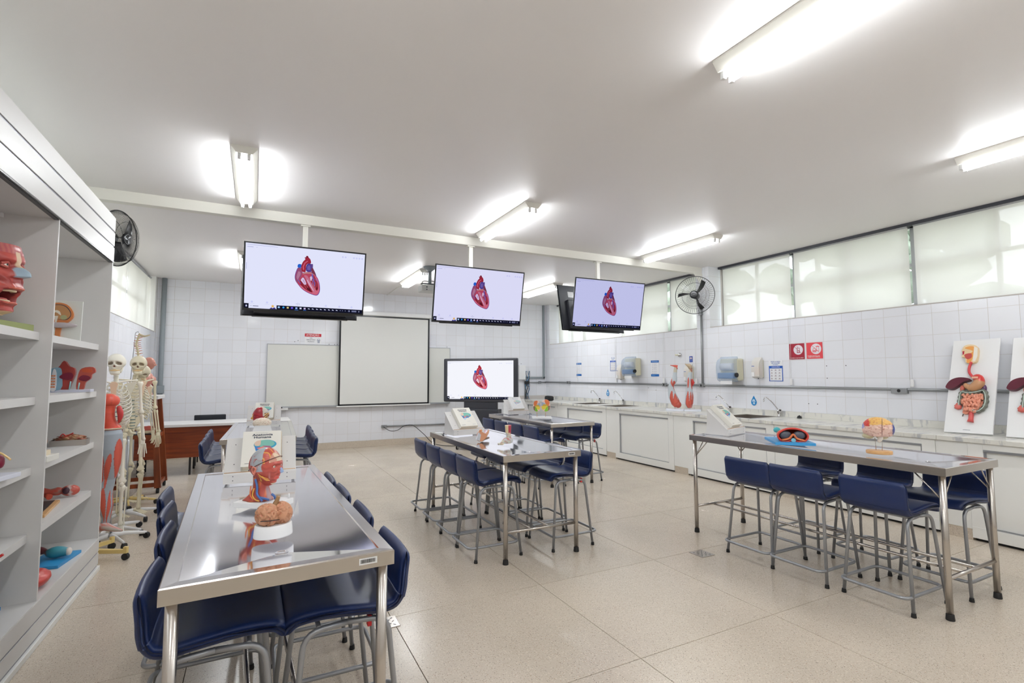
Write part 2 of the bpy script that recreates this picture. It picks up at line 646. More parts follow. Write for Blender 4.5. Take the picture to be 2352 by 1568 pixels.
# front wall (plane y = YF facing -y)
wf = struct('wall_front', MB().box(XL - .4, XR + .5, YF - .0008, YF + .2, 0, ZC), M_grout)
MF = frame_matrix((0, YF - .002, 0), (1, 0, 0), (0, 0, 1))
us = grid(XL, XR, -0.161, 0.2408)
vz = grid(0.135, ZC, 1.247, 0.2390)
def skipF(x, z):
    if 0.32 < x < 3.9 and 1.0 < z < 2.05: return True
    if 1.7 < x < 3.35 and 1.0 < z < 2.7: return True
    if x > 5.95 and z < 0.9: return True
    if x < -1.5 : return z < 2.3 and x < -1.62
    return False
tile_wall(wf, MF, us, vz, skipF, 300, lambda x, z: (1 if (x < .3 and z < 0.72) or (3.4 < x < 5.2 and .95 < z < 1.9) or (-.1 < x < 1.2 and 2.2 < z < 3.0 and False) else 0, 0 if x > -1.2 else 1, -z if x > 5.9 else 0))
struct('baseboard_front', MB().box(XL, XR - .8, YF - .018, YF + .01, 0, 0.133, 0.003), MATS['terrazzo'])
# right wall: lower wall, columns; plane x = XR facing -x
ZS = 2.28
wr = struct('wall_right', MB().box(XR - .0008, XR + .42, YB - .1, YF + .2, 0, ZS), M_grout)
MRm = frame_matrix((XR - .002, 0, 0), (0, -1, 0), (0, 0, 1))
usr = [-v for v in grid(0.6, YF, 3.986, 0.2385)][::-1]
vzr = [1.0, 1.224, 1.463, 1.702, 1.941, 2.18, ZS]
tile_wall(wr, MRm, usr, vzr, None, 300, lambda u, v: -u)
def column(n, y0, y1):
    c = struct(n, MB().box(XR - .0008, XR + .42, y0 + .004, y1 - .004, ZS, ZC), M_grout)
    uu = [-y1] + [-v for v in grid(y0, y1, 3.986, .2385)][::-1][1:-1] + [-y0]
    tile_wall(c, MRm, uu, [ZS, 2.419, 2.658, 2.897, 3.136, ZC], None)
    # tiled reveals on both cheeks
    for yy, sx in ((y0, -1), (y1, 1)):
        Mx = frame_matrix((XR, yy - sx * .002, 0), (-sx, 0, 0), (0, 0, 1))
        ul = grid(0, .28, 0, .2395) if sx < 0 else [-v for v in grid(0, .28, 0, .2395)][::-1]
        tile_wall(c, Mx, ul, [ZS, 2.419, 2.658, 2.897, 3.136, ZC], None)
    return c
column('trim_1', 5.822, 6.095)
column('trim_2', 10.86, YF)
struct('trim_3', MB().box(XR - .006, XR + .27, 0.2, 5.815, ZS, ZS + .012, .003).box(XR - .006, XR + .27, 6.1, 10.85, ZS, ZS + .012, .003), mat('stone_sill', srgb(196, 190, 184), 0.5))
# left wall
wl = struct('wall_left', MB().box(XL - .3, XL + .0008, YB - .1, YF + .2, 0, 2.30), M_grout)
MLm = frame_matrix((XL + .002, 0, 0), (0, 1, 0), (0, 0, 1))
tile_wall(wl, MLm, grid(5.3, YF, 3.986, .2385), grid(0.135, 2.30, 1.247, .239), None, 300, lambda u, v: (v < .9, u))
struct('baseboard_left', MB().box(XL - .01, XL + .014, YB, YF, 0, 0.133, 0.003), MATS['terrazzo'])
struct('trim_4', MB().box(XL - .25, XL - .004, 10.88, YF, 2.30, ZC).box(XL - .25, XL - .004, YB, .2, 2.30, ZC), M_cab)
struct('trim_5', MB().box(XL - .1, XL + .006, .2, 10.9, 2.30, 2.31, .002), MATS['stone_sill'])
struct('wall_back', MB().box(XL - .4, XR + .5, YB - .2, YB, 0, ZC), mat('back_wall_paint', srgb(226, 224, 220), 0.5))
struct('trim_6', MB().box(XR + .004, XR + .42, YB - .1, 0.1, ZS, ZC), M_cab)

# --- window frames and glass (each its own)
def window(n, x, y0, y1, side):
    fr = MB()
    t = 0.022
    fr.box(x - t, x + t, y0, y1, ZS + .012, ZS + .06, .004).box(x - t, x + t, y0, y1, ZC - .05, ZC, .004)
    fr.box(x - t, x + t, y0, y0 + .04, ZS, ZC, .004).box(x - t, x + t, y1 - .04, y1, ZS, ZC, .004)
    fr.box(x - t, x + t, (y0 + y1) / 2 - .02, (y0 + y1) / 2 + .02, ZS, ZC, .004)
    fr.box(x - t * .8, x + t * .8, y0, y1, 2.79, 2.83, .004)
    w = struct('window_%d' % n, fr, M_alu)
    for a, b in ((y0 + .04, (y0 + y1) / 2 - .02), ((y0 + y1) / 2 + .02, y1 - .04)):
        for z0, z1 in ((ZS + .06, 2.79), (2.83, ZC - .05)):
            MB().box(x - .003, x + .003, a, b, z0, z1).build('pane', M_glass, w)
    return w
wn_i = 0
NB = [0.12, 1.57, 3.063, 4.55, 5.82]
FB = [6.10, 6.99, 8.42, 9.84, 10.86]
LB = [0.2, 1.6, 3.1, 4.6, 6.1, 7.6, 9.09, 10.58, 10.88]
bl_i = 0
def blind(x, y0, y1, side, label, group, wall='right'):
    t = thing('roller_blind', label, 'blind', (x, (y0 + y1) / 2, ZC), 0, group)
    w = (y1 - y0) / 2
    mb = MB()
    # cloth with a slight belly and soft folds
    n = 14; mz = 8
    vs = []; fs = []
    zb = ZS + 0.045 - ZC
    for j in range(mz + 1):
        for i in range(n + 1):
            u = -w + 2 * w * i / n; v = -.04 + (zb + .04) * j / mz
            vs.append((side * 0.006 * math.sin(i * 1.7 + y0) * j / mz, u, v))
    for j in range(mz):
        for i in range(n):
            a = j * (n + 1) + i
            fs.append((a, a + 1, a + n + 2, a + n + 1))
    mb.add(vs, fs, True)
    mb.build('cloth', M_blind, t)
    MB().cyl((0, -w, -.03), (0, w, -.03), .02, seg=12).build('roller', M_alu, t)
    MB().box(-.006, .006, -w, w, zb - .025, zb, .003).build('hem_bar', M_white, t)
    return t
for i in range(len(NB) - 1):
    wn_i += 1; window(wn_i, 6.97, NB[i], NB[i + 1], 1)
for i in range(len(FB) - 1):
    wn_i += 1; window(wn_i, 6.97, FB[i], FB[i + 1], 1)
for i in range(len(LB) - 2):
    wn_i += 1; window(wn_i, -1.80, LB[i], LB[i + 1], 1)
nl = ['off-white roller blind above the two standing digestive boards, at right edge of the photo', 'off-white roller blind on right wall, left of the one at the right edge',
      'off-white roller blind above the red prohibition signs', 'off-white roller blind beside the tiled column, right of the wire fan']
nl = ['off-white roller blind outside the right edge of the photo', 'wide off-white roller blind at the right edge of the photo, above the digestive boards',
      'off-white roller blind, second from the tiled column, trees showing through', 'off-white roller blind right of tiled column and wire fan, above towel dispenser']
for i in range(1, len(NB) - 1):
    blind(6.88, NB[i] + .03, NB[i + 1] - (.03 if i < 3 else .06), -1, nl[i], 'blinds on the right window band')
fl_ = ['off-white roller blind just behind the wire fan, left of tiled column', 'off-white roller blind right of the hanging television, beside green gap',
       'off-white roller blind mostly hidden behind the right hanging television', 'off-white roller blind in the far right corner beside grey duct']
for i in range(len(FB) - 1):
    blind(6.88, FB[i] + .03, FB[i + 1] - .05, -1, fl_[i], 'blinds on the right window band')
ll = {4: 'white roller blind on left wall, nearest, behind the black fan', 5: 'white roller blind on left wall, mid, beside the line of bright dots',
      6: 'white roller blind on left wall, second from the far corner', 7: 'narrow white roller blind on left wall at the far corner'}
for i in range(4, len(LB) - 1):
    blind(-1.715, LB[i] + .012, LB[i + 1] - .012, 1, ll[i], 'blinds on the left window band')
struct('trim_7', MB().box(6.84, 6.92, .1, 5.82, ZC - .035, ZC).box(6.84, 6.92, 6.1, 10.86, ZC - .035, ZC), M_dark)
# beam carrying the televisions
struct('trim_8', MB().box(XL, XR - .005, 5.95, 6.05, 3.19, ZC, .004), M_paint)
g = MB().prism([(0, 0), (.20, 0), (.20, -.22)], -.005, .005, frame_matrix((XR - .21, 5.945, 3.19), (1, 0, 0), (0, 0, 1)))
struct('trim_9', g, M_paint)

# outside: ground and trees seen faintly through the blinds
struct('trim_10', MB().box(7.2, 40, -15, 30, -.6, -.5).box(-30, -2.0, -15, 30, -.6, -.5), mat('outside_ground', srgb(150, 150, 130), 0.9))
struct('sky_block_wall', MB().box(-6.4, -6.2, -15, 30, -.5, 5.2), mat('sky_block_render', srgb(200, 198, 190), 0.9))  # unseen wall, added to cut the sky light on the left blinds
for i, (x, y, h) in enumerate([(10.5, -1.0, 5.6), (11.5, 2.2, 6.4), (10.2, 4.6, 5.2), (12.0, 7.2, 6.6), (10.6, 10.0, 5.4), (12.5, 13.0, 6.0)]):
    t = thing('tree', ['green tree outside, behind the right-edge blind', 'green tree outside, behind the blind above digestive boards', 'green tree outside, behind the blind above red signs',
              'green tree outside, behind the wire fan', 'green tree outside, seen in the gap beside the fan', 'green tree outside, behind the far right corner blind'][i], 'tree', (x, y, -.5), 0, 'trees outside the windows')
    MB().tube([(0, 0, 0), (.05, .03, h * .4), (0, .1, h * .75)], [.16, .12, .05], 8).build('trunk', M_bark, t)
    mb = MB()
    rnd = random.Random(i)
    for k in range(34):
        a = rnd.uniform(0, 2 * PI); rr = rnd.uniform(.1, 1.25); zz = rnd.uniform(h * .38, h)
        s_ = rnd.uniform(.22, .5)
        mb.sphere((math.cos(a) * rr, math.sin(a) * rr, zz), (s_, s_, s_ * .7), 2, disp=lambda d, k=k: 1 + .35 * noise.noise(d * 3 + Vector((k, 0, 0))))
    mb.build('crown', M_green, t)

# ============================================================ FLUORESCENT FIXTURES
def fixture(x, y0, y1, label, n=2):
    t = thing('fluorescent_fixture', label, 'light', (x, (y0 + y1) / 2, ZC), 0, 'fluorescent ceiling fixtures')
    L = (y1 - y0) / 2
    w0, w1 = (.095, .058) if n == 2 else (.115, .075)
    hz = -.058
    Mx = frame_matrix((0, -L, 0), (1, 0, 0), (0, 0, 1))
    MB().prism([(-w0, 0), (w0, 0), (w0, -.012), (w1, hz), (-w1, hz), (-w0, -.012)], -2 * L, 0, Mx).build('housing', M_paint, t)
    for k in range(n):
        sp_ = .034 if n == 2 else .054
        xx = -sp_ + 2 * sp_ * k / (n - 1)
        for s in (-1, 1):
            MB().box(xx - .012, xx + .012, s * (L - .02) - .012, s * (L - .02) + .012, hz - .045, hz, .003).build('lamp_holder', M_white, t)
        MB().cyl((xx, -L + .034, hz - .028), (xx, L - .034, hz - .028), .0135, seg=12).build('tube', M_tubelit, t)
    return t
fixture(2.385, 0.63, 1.94, 'twin-tube ceiling fixture largest in the photo, at top right')
fixture(5.215, 0.63, 1.94, 'twin-tube ceiling fixture cut by the right edge of the photo')
fixture(-0.125, 4.35, 5.66, 'twin-tube ceiling fixture at left, above the left hanging television')
fixture(2.53, 4.455, 5.76, 'twin-tube ceiling fixture at centre, just before the beam')
fixture(5.215, 4.42, 5.76, 'twin-tube ceiling fixture before the beam, near the wire fan')
fixture(-0.16, 8.10, 9.42, 'ceiling fixture behind the left hanging television', 4)
fixture(2.53, 8.13, 9.47, 'ceiling fixture beside the projector, behind the beam', 4)
fixture(5.215, 8.22, 9.56, 'ceiling fixture behind the beam, between centre and right televisions', 4)
for x, lb in ((-0.125, 'left'), (2.4, 'middle'), (5.2, 'right')):
    fixture(x, -1.55, -0.25, 'added unseen twin-tube ceiling fixture behind the camera, %s one' % lb)  # unseen row, added to light the room from behind the camera
fixture(-0.125, 0.63, 1.94, 'twin-tube ceiling fixture above the frame at left, unseen')
MB_ = MB().tube([(2.53, 9.48, 3.29), (2.53, 10.3, 3.292), (2.55, 11.04, 3.285)], .006, 6)
one('ceiling_conduit', MB_, M_paint, 'thin white conduit running from lamp to far wall across the ceiling', 'conduit')

# ============================================================ STEEL TABLES
def steel_table(name_lab, x, y, w, L, rz, H, sticker=True, brace=False):
    t = thing('steel_table', name_lab, 'table', (x, y, 0), rz, 'stainless steel laboratory tables')
    a, b = w / 2, L / 2
    r = .045
    ia, ib = a - r, b - r
    D = (0, -b + .245, H - .026)
    mb = MB()
    # rim ring, soft outer edge
    mb.add([(-a + .004, -b + .004, H), (a - .004, -b + .004, H), (a - .004, b - .004, H), (-a + .004, b - .004, H), (-ia, -ib, H - .001), (ia, -ib, H - .001), (ia, ib, H - .001), (-ia, ib, H - .001)],
           [(0, 1, 5, 4), (1, 2, 6, 5), (2, 3, 7, 6), (3, 0, 4, 7)])
    # small step then pan creased towards the drain
    k = .003
    mb.add([(-ia, -ib, H - .001), (ia, -ib, H - .001), (ia, ib, H - .001), (-ia, ib, H - .001), (-ia + k, -ib + k, H - .005), (ia - k, -ib + k, H - .005), (ia - k, ib - k, H - .005), (-ia + k, ib - k, H - .005)],
           [(0, 1, 5, 4), (1, 2, 6, 5), (2, 3, 7, 6), (3, 0, 4, 7)])
    # pan with slight waviness of beaten sheet metal
    N = 22
    def tri(p, q):
        p = Vector(p); q = Vector(q); d = Vector(D)
        vs = []; idx = {}
        for i in range(N + 1):
            for j in range(N + 1 - i):
                s_, t_ = i / N, j / N
                pt = p * (1 - s_ - t_) + q * s_ + d * t_
                e = min(1, 6 * min(1 - t_, 1) * min(s_ + 0.0, 1 - s_ - t_) * 4) if True else 0
                e = 27 * s_ * t_ * max(0, 1 - s_ - t_)
                pt.z += .0016 * e * (noise.noise(Vector((pt.x * 3.1 + x, pt.y * 1.7 + y, 0))) - .35)
                idx[(i, j)] = len(vs); vs.append(pt)
        fs = []
        for i in range(N):
            for j in range(N - i):
                fs.append((idx[(i, j)], idx[(i + 1, j)], idx[(i, j + 1)]))
                if i + j < N - 1: fs.append((idx[(i + 1, j)], idx[(i + 1, j + 1)], idx[(i, j + 1)]))
        mb.add(vs, fs, True)
    cs = [(-ia + k, -ib + k, H - .005), (ia - k, -ib + k, H - .005), (ia - k, ib - k, H - .005), (-ia + k, ib - k, H - .005)]
    for i in range(4): tri(cs[i], cs[(i + 1) % 4])
    mb.build('tabletop', M_steel, t)
    ap = MB()
    e = .004
    ring0 = [(-a + e, -b + e, H), (a - e, -b + e, H), (a - e, b - e, H), (-a + e, b - e, H)]
    ring1 = [(-a, -b, H - e), (a, -b, H - e), (a, b, H - e), (-a, b, H - e)]
    ring2 = [(-a, -b, H - .052), (a, -b, H - .052), (a, b, H - .052), (-a, b, H - .052)]
    ring3 = [(-a + .02, -b + .02, H - .053), (a - .02, -b + .02, H - .053), (a - .02, b - .02, H - .053), (-a + .02, b - .02, H - .053)]
    vs = ring0 + ring1 + ring2 + ring3
    fs = []
    for q in range(3):
        for i in range(4):
            fs.append((q * 4 + i, (q + 1) * 4 + i, (q + 1) * 4 + (i + 1) % 4, q * 4 + (i + 1) % 4))
    ap.add(vs, fs)
    ap.build('apron', M_steel_b, t)
    MB().lathe([(.0, -.004), (.012, -.004), (.014, .0), (.022, .001), (.023, .0005)], (D[0], D[1], D[2] + .002), 20, cap=False).build('drain', M_steel, t)
    i_ = .035
    for sx in (-1, 1):
        for sy in (-1, 1):
            lx, ly = sx * (a - i_), sy * (b - i_)
            lg = MB().cyl((lx, ly, .03), (lx, ly, H - .05), .019, seg=20).build('leg', M_steel_b, t)
            MB().lathe([(.023, 0), (.024, .004), (.021, .036), (.0195, .039)], (lx, ly, 0), 20).build('rubber_foot', M_rub, lg)
            if brace:
                MB().cyl((lx - sx * .01, ly, H - .20), (lx - sx * .13, ly, H - .052), .005, seg=8).build('brace', M_steel_b, t)
                MB().cyl((lx, ly - sy * .01, H - .20), (lx, ly - sy * .15, H - .052), .005, seg=8).build('brace', M_steel_b, t)
    for sy in (-1, 1):
        MB().cyl((-a + i_, sy * (b - i_), .245), (a - i_, sy * (b - i_), .245), .0125, seg=14).build('end_rail', M_steel_b, t)
    for sx in (-1, 1):
        MB().cyl((sx * .085, -b + i_, .236), (sx * .085, b - i_, .236), .0105, seg=14).build('long_rail', M_steel_b, t)
    if sticker:
        s_ = MB().box(a - .125, a - .062, -b - .001, -b, H - .036, H - .014).build('asset_sticker', M_white, t)
        mb = MB(); rnd = random.Random(3); xx = a - .12
        while xx < a - .068:
            ww = rnd.choice((.0008, .0014, .002)); mb.box(xx, xx + ww, -b - .0015, -b - .001, H - .031, H - .018); xx += ww + rnd.choice((.0008, .0015))
        mb.build('barcode', M_black, s_)
    return t
steel_table('long steel table at lower left holding the red muscle head', .079, 2.86, .708, 2.021, .037, .873)
steel_table('middle steel table holding the small foot model and open-book stand', 2.171, 4.634, .742, 1.965, -.012, .859)
steel_table('right steel table with brain on wooden foot, taller than the others', 4.165, 2.608, .727, 2.045, .006, .925, False, True)
steel_table('far left steel table with half head and white brain', .092, 6.786, .70, 2.05, -.034, .878, False)
steel_table('far middle steel table with coloured brain slices', 3.936, 6.859, .722, 2.028, -.003, .853, False)

# ============================================================ STOOLS
def stool_proto():
    t = thing('bar_stool', '', 'stool')
    HW = .208
    def shell(cl, th, name, caps):
        # cl: centre line points (x,z,thickness), closed outline from it
        P = [Vector((p[0], 0, p[1])) for p in cl]
        P = catmull(P, 4)
        T = []
        n = len(P)
        top = []; bot = []
        for i, p in enumerate(P):
            d = (P[min(i + 1, n - 1)] - P[max(i - 1, 0)]).normalized()
            nn = Vector((-d.z, 0, d.x))
            k = 1.0
            u = i / (n - 1)
            e0 = caps[0] and max(0, 1 - u * n / 4.0); e1 = caps[1] and max(0, 1 - (1 - u) * n / 4.0)
            k = math.sqrt(max(0.0, 1 - (e0 or 0) ** 2)) * math.sqrt(max(0.0, 1 - (e1 or 0) ** 2))
            k = max(k, .12)
            top.append((p, nn, th / 2 * k)); bot.append((p, -nn, th / 2 * k))
        mb = MB()
        rows = []
        ST = [(-1, .25), (-.985, .62), (-.95, .9), (-.88, 1), (-.6, 1.0), (-.25, 1.0), (0, 1.0), (.25, 1), (.6, 1), (.88, 1), (.95, .9), (.985, .62), (1, .25)]
        for s_, k in ST:
            loop = []
            for (p, nn, h) in top + bot[::-1]:
                q = p + nn * h * k
                # round the free corners in plan
                u = 0
                yy = s_ * HW
                if name == 'backrest':
                    zt = .812
                    f = max(0, (q.z - (zt - .035)) / .035)
                    yy *= 1 - .07 * f * f
                    q = q + Vector((.010 * s_ * s_, 0, 0))
                else:
                    f = max(0, (q.x - .15) / .06)
                    yy *= 1 - .07 * f * f
                    q = q + Vector((0, 0, .007 * s_ * s_))
                    g_ = max(0, 1 - (q.x + .20) / .09) if q.x < -.11 else 0
                    q = q + Vector((.010 * s_ * s_ * min(1, g_), 0, 0))
                loop.append(Vector((q.x, yy, q.z)))
            rows.append(loop)
        m = len(rows[0])
        vs = [v for r in rows for v in r]
        fs = []
        for i in range(len(rows) - 1):
            for j in range(m):
                j2 = (j + 1) % m
                fs.append((i * m + j, i * m + j2, (i + 1) * m + j2, (i + 1) * m + j))
        fs.append(list(range(m)))
        fs.append([(len(rows) - 1) * m + j for j in range(m)][::-1])
        mb.add(vs, fs, True)
        return mb.build(name, M_navy, t)
    sea = [(.214, .582), (.203, .606), (.168, .626), (.08, .631), (-.04, .621), (-.125, .612), (-.178, .620), (-.203, .650)]
    bak = [(-.202, .646), (-.210, .68), (-.213, .72), (-.218, .765), (-.226, .812)]
    shell(sea, .042, 'seat', (True, False))
    shell(bak, .040, 'backrest', (False, True))
    for sx in (-1, 1):
        for sy in (-1, 1):
            pts = rounded([(sx * .205, sy * .208, .012), (sx * .150, sy * .172, .572), (0, sy * .168, .581)], .06, 5)
            lg = MB().tube(pts, .0108, 12).build('leg', M_tube, t)
            MB().lathe([(.0145, 0), (.015, .004), (.0125, .024), (.0115, .026)], (sx * .2055, sy * .2082, 0), 12).build('rubber_foot', M_rub, lg)
    for q in (.10, -.10): MB().cyl((q, -.17, .580), (q, .17, .580), .009).build('cross_bar', M_tube, t)
    zr = .115
    ring = rounded([(.190, -.200, zr), (.190, .200, zr), (-.262, .200, zr), (-.262, -.200, zr)], .055, 5, True)
    MB().tube(ring, .0105, 10, closed=True).build('foot_ring', M_tube, t)
    return t
proto = stool_proto()
first = [True]
def put_stool(x, y, face, label, group):
    global proto
    o = proto if first[0] else copy_tree(proto)
    first[0] = False
    o.location = (x, y, 0)
    o.rotation_euler = (0, 0, (0 if face > 0 else PI) + random.uniform(-.012, .012))
    o['label'] = label; o['group'] = group
order = ['nearest the camera', 'second from the camera', 'third from the camera', 'farthest from the camera']
rows_ = [
 ('table with red muscle head', 'left', [(-.092, 2.19), (-.122, 2.76), (-.178, 3.22), (-.243, 3.67)], 1),
 ('table with red muscle head', 'right', [(.335, 2.19), (.315, 2.76), (.290, 3.27), (.27, 3.72)], -1),
 ('middle table with foot model', 'left', [(1.828, 4.03), (1.828, 4.465), (1.832, 4.905), (1.84, 5.37)], 1),
 ('middle table with foot model', 'right', [(2.515, 3.965), (2.51, 4.43), (2.505, 4.89), (2.50, 5.34)], -1),
 ('right table with brain on wooden foot', 'left', [(3.888, 1.945), (3.845, 2.455), (3.838, 2.865)], 1),
 ('right table with brain on wooden foot', 'right', [(4.478, 1.885), (4.485, 2.37), (4.478, 2.90)], -1),
 ('far left table with white brain', 'left', [(-.262, 6.27), (-.262, 6.70), (-.272, 7.13), (-.275, 7.56)], 1),
 ('far left table with white brain', 'right', [(.425, 6.27), (.435, 6.71), (.46, 7.14), (.478, 7.57)], -1),
 ('far middle table with brain slices', 'left', [(3.605, 6.08), (3.60, 6.55), (3.60, 7.02), (3.61, 7.50)], 1),
 ('far middle table with brain slices', 'right', [(4.255, 6.13), (4.255, 6.58), (4.255, 7.03), (4.26, 7.5)], -1)]
for tb, side, pts, face in rows_:
    for k, (x, y) in enumerate(pts):
        o_ = order[k] if len(pts) == 4 or k < 2 else 'farthest from the camera'
        put_stool(x, y, face, 'navy stool, %s side of %s, %s' % (side, tb, o_), 'navy stools with silver legs around the tables')
# small red tag hanging under a stool and floor drains
one('red_tag', MB().box(-.008, .008, -.014, .014, -.02, .02, .003), mat('red_plastic', srgb(196, 40, 44), .4), 'small red tag under the nearest right-hand stool of the muscle head table', 'tag', 'red tags under stools', (.418, 2.03, .568))
one('red_tag', MB().box(-.008, .008, -.014, .014, -.02, .02, .003), MATS['red_plastic'], 'small red tag under the nearest right-hand stool of the middle table', 'tag', 'red tags under stools', (2.63, 3.80, .568))
one('red_tag', MB().box(-.008, .008, -.014, .014, -.02, .02, .003), MATS['red_plastic'], 'small red tag under the nearest right-hand stool of the far middle table', 'tag', 'red tags under stools', (4.37, 5.96, .568))
def drain(x, y, lab):
    t = thing('floor_drain', lab, 'drain', (x, y, 0.001), 0, 'square floor drains')
    MB().box(-.073, .073, -.073, .073, -.004, .003, .002).build('frame', M_steel_b, t)
    mb = MB()
    for i in range(-2, 3):
        for j in range(-2, 3):
            if (i + j) % 2 == 0:
                a = R(45) if i * j >= 0 else -R(45)
                Mx = Matrix.Translation((i * .022, j * .022, .0034)) @ Matrix.Rotation(a, 4, 'Z')
                mb.box(-.009, .009, -.0028, .0028, -.0004, .0004, 0, None, Mx)
    mb.build('slots', M_black, t)
drain(3.40, 3.145, 'square slotted steel floor drain left of the right table')
drain(.752, 3.17, 'square slotted steel floor drain beside the right-hand stools of muscle head table')

# ============================================================ WORKTOP AND CABINETS ALONG THE RIGHT WALL
XC = 5.862
def sink_hole_top(y0, y1, sinks):
    mb = MB()
    z0, z1 = .881, .923
    mb.box(XC - .022, XC + .06, y0, y1, z0, z1, .003)
    mb.box(XR - .09, XR, y0, y1, z0, z1)
    cuts = []
    for s in sinks: cuts.append((s - .26, s + .26))
    y = y0
    for a, b in cuts:
        mb.box(XC + .058, XR - .088, y, a, z0, z1 - .00005)
        y = b
    mb.box(XC + .058, XR - .088, y, y1, z0, z1 - .00005)
    return mb
tops = [(0.0, 2.487, []), (2.49, 4.62, []), (4.623, 6.02, [5.02]), (6.023, 7.55, []), (7.553, 9.2, [7.72 + .26, ]), (9.203, YF - .005, [9.5])]
tops = [(0.0, 2.487, [], 'under the standing digestive boards at right edge'), (2.49, 4.305, [], 'with dark veins, behind the brain on wooden foot'), (4.308, 6.02, [4.85], 'holding the near sink'),
        (6.023, 7.30, [], 'under the two red arm models'), (7.303, 9.20, [7.68, 8.62], 'holding the two far sinks'), (9.203, YF - .006, [], 'in the far corner under the black case')]
for y0, y1, sk, lb in tops:
    t = thing('marble_worktop', 'white marble worktop slab ' + lb, 'worktop', (0, 0, 0), 0, 'marble worktop slabs on the right wall')
    sink_hole_top(y0, y1, sk).build('slab', M_marble, t)
    ups = (y0 + 1.1 if y1 - y0 > 2 else y1)
    MB().box(XR - .022, XR - .0025, y0, y1, .923, 1.0, .002).build('upstand', M_marble, t)
    for s in sk:
        b = MB()
        # steel bowl: open box with thickness
        x0, x1, a, c_, zb = XC + .06, XR - .09, s - .26, s + .26, .74
        b.box(x0, x0 + .004, a, c_, zb, .918).box(x1 - .004, x1, a, c_, zb, .918).box(x0, x1, a, a + .004, zb, .918).box(x0, x1, c_ - .004, c_, zb, .918).box(x0, x1, a, c_, zb - .004, zb)
        b.box(x0 - .008, x0 + .012, a - .008, c_ + .008, .918, .9245).box(x1 - .012, x1 + .008, a - .008, c_ + .008, .918, .9245).box(x0, x1, a - .008, a + .012, .918, .9245).box(x0, x1, c_ - .012, c_ + .008, .918, .9245)
        b.build('sink_bowl', M_steel_b, t)
def cabinet(y0, y1, lab, meet=.45):
    t = thing('base_cabinet', lab, 'cabinet', (XC, (y0 + y1) / 2, 0), 0, 'white base cabinets under the worktop')
    w = (y1 - y0) / 2
    a0, a1, zb, zt = -w + .11, w - .11, .125, .825
    mb = MB()
    mb.box(0, .02, -w, a0, .1, .879, .002).box(0, .02, a1, w, .1, .879, .002).box(0, .02, a0, a1, zt, .879, .002).box(-.002, .02, -w, w, .025, zb, .003)
    mb.box(.02, .70, -w, -w + .018, .025, .879).box(.02, .70, w - .018, w, .025, .879).box(.70, .715, -w, w, .025, .879).box(.02, .70, -w, w, .08, .1)
    mb.build('body', M_cab, t)
    tr = MB()
    tr.box(.002, .05, a0, a1, zt - .022, zt, .002).box(.002, .05, a0, a1, zb, zb + .006).box(.012, .05, a0, a0 + .014, zb, zt).box(.012, .05, a1 - .014, a1, zb, zt)
    tr.build('track', M_alu, t)
    mid = a0 + (a1 - a0) * meet
    for (p, q, xx) in ((a0 + .014, mid, .012), (mid - .012, a1 - .014, .030)):
        d = MB().box(xx, xx + .014, p, q, zb + .008, zt - .022, .001).build('sliding_door', M_cab, t)
    MB().box(.035, .06, -w + .02, w - .02, 0.0, .025).build('shadow_gap_strip', M_black, t)  # black strip standing in for the shadow gap under the cabinet
for y0, y1, lb in ((.80, 2.262, 'white sliding-door cabinet cut by the right edge of the photo'), (2.51, 3.945, 'white sliding-door cabinet behind the two nearest right-table stools'), (4.205, 5.64, 'white sliding-door cabinet under the near sink, behind far end of right table'),
                   (5.925, 7.352, 'white sliding-door cabinet fully in view between middle and right tables'), (7.622, 9.05, 'white sliding-door cabinet under the far sinks, behind far middle table stools'), (9.31, 10.78, 'white sliding-door cabinet in the far right corner')):
    cabinet(y0, y1, lb, .55)
for y0, y1, lb in ((2.264, 2.508, 'white panel pillar between the two nearest cabinets at right'), (3.947, 4.203, 'white panel pillar behind the near stools of the right table'), (5.642, 5.923, 'white panel pillar right of the cabinet fully in view'),
                   (7.354, 7.62, 'white panel pillar left of the cabinet fully in view'), (9.052, 9.308, 'white panel pillar beside the far corner cabinet')):
    t = thing('panel_pillar', lb, 'panel', (XC, (y0 + y1) / 2, 0), 0, 'panel pillars between cabinets')
    w = (y1 - y0) / 2
    MB().box(.006, .024, -w, w, .1, .879, .002).build('panel', M_cab, t)
    MB().box(.012, .6, -w, w, 0, .10).build('stone_foot', MATS['terrazzo'], t)
def tap(x, y, lab, flip=1):
    t = thing('water_tap', lab, 'tap', (x, y, .923), R(-12), 'chrome swan-neck taps')
    MB().lathe([(.026, 0), (.026, .006), (.014, .012), (.015, .04), (.02, .055), (.024, .075), (.018, .095), (.01, .10)], seg=20).build('body', M_chrome, t)
    k = MB().cyl((0, -.01, .07), (-.02, -.045, .088), .02, .022, 16)
    h = k.build('handle', M_chrome, t)
    MB().cyl((-.0205, -.0455, .0885), (-.0212, -.047, .0892), .013, seg=14).build('handle_cap', M_black, h)
    pts = catmull([(0, .01, .09), (-.02, .02, .13), (-.06, .055, .20), (-.10, .09, .255), (-.125, .11, .262), (-.135, .122, .24), (-.136, .124, .215)], 5)
    MB().tube(pts, .0075, 10).build('spout', M_chrome, t)
    MB().cyl((-.136, .124, .222), (-.136, .124, .205), .0105, seg=12).build('aerator', M_chrome, t)
tap(6.565, 4.62, 'chrome swan-neck tap right of the blue water drop, nearest sink')
tap(6.565, 5.45, 'chrome swan-neck tap above the book stand of the right table')
tap(6.565, 7.98, 'chrome swan-neck tap just right of the far blue water drop')
tap(6.565, 8.75, 'chrome swan-neck tap farthest away, left of the far blue drop')
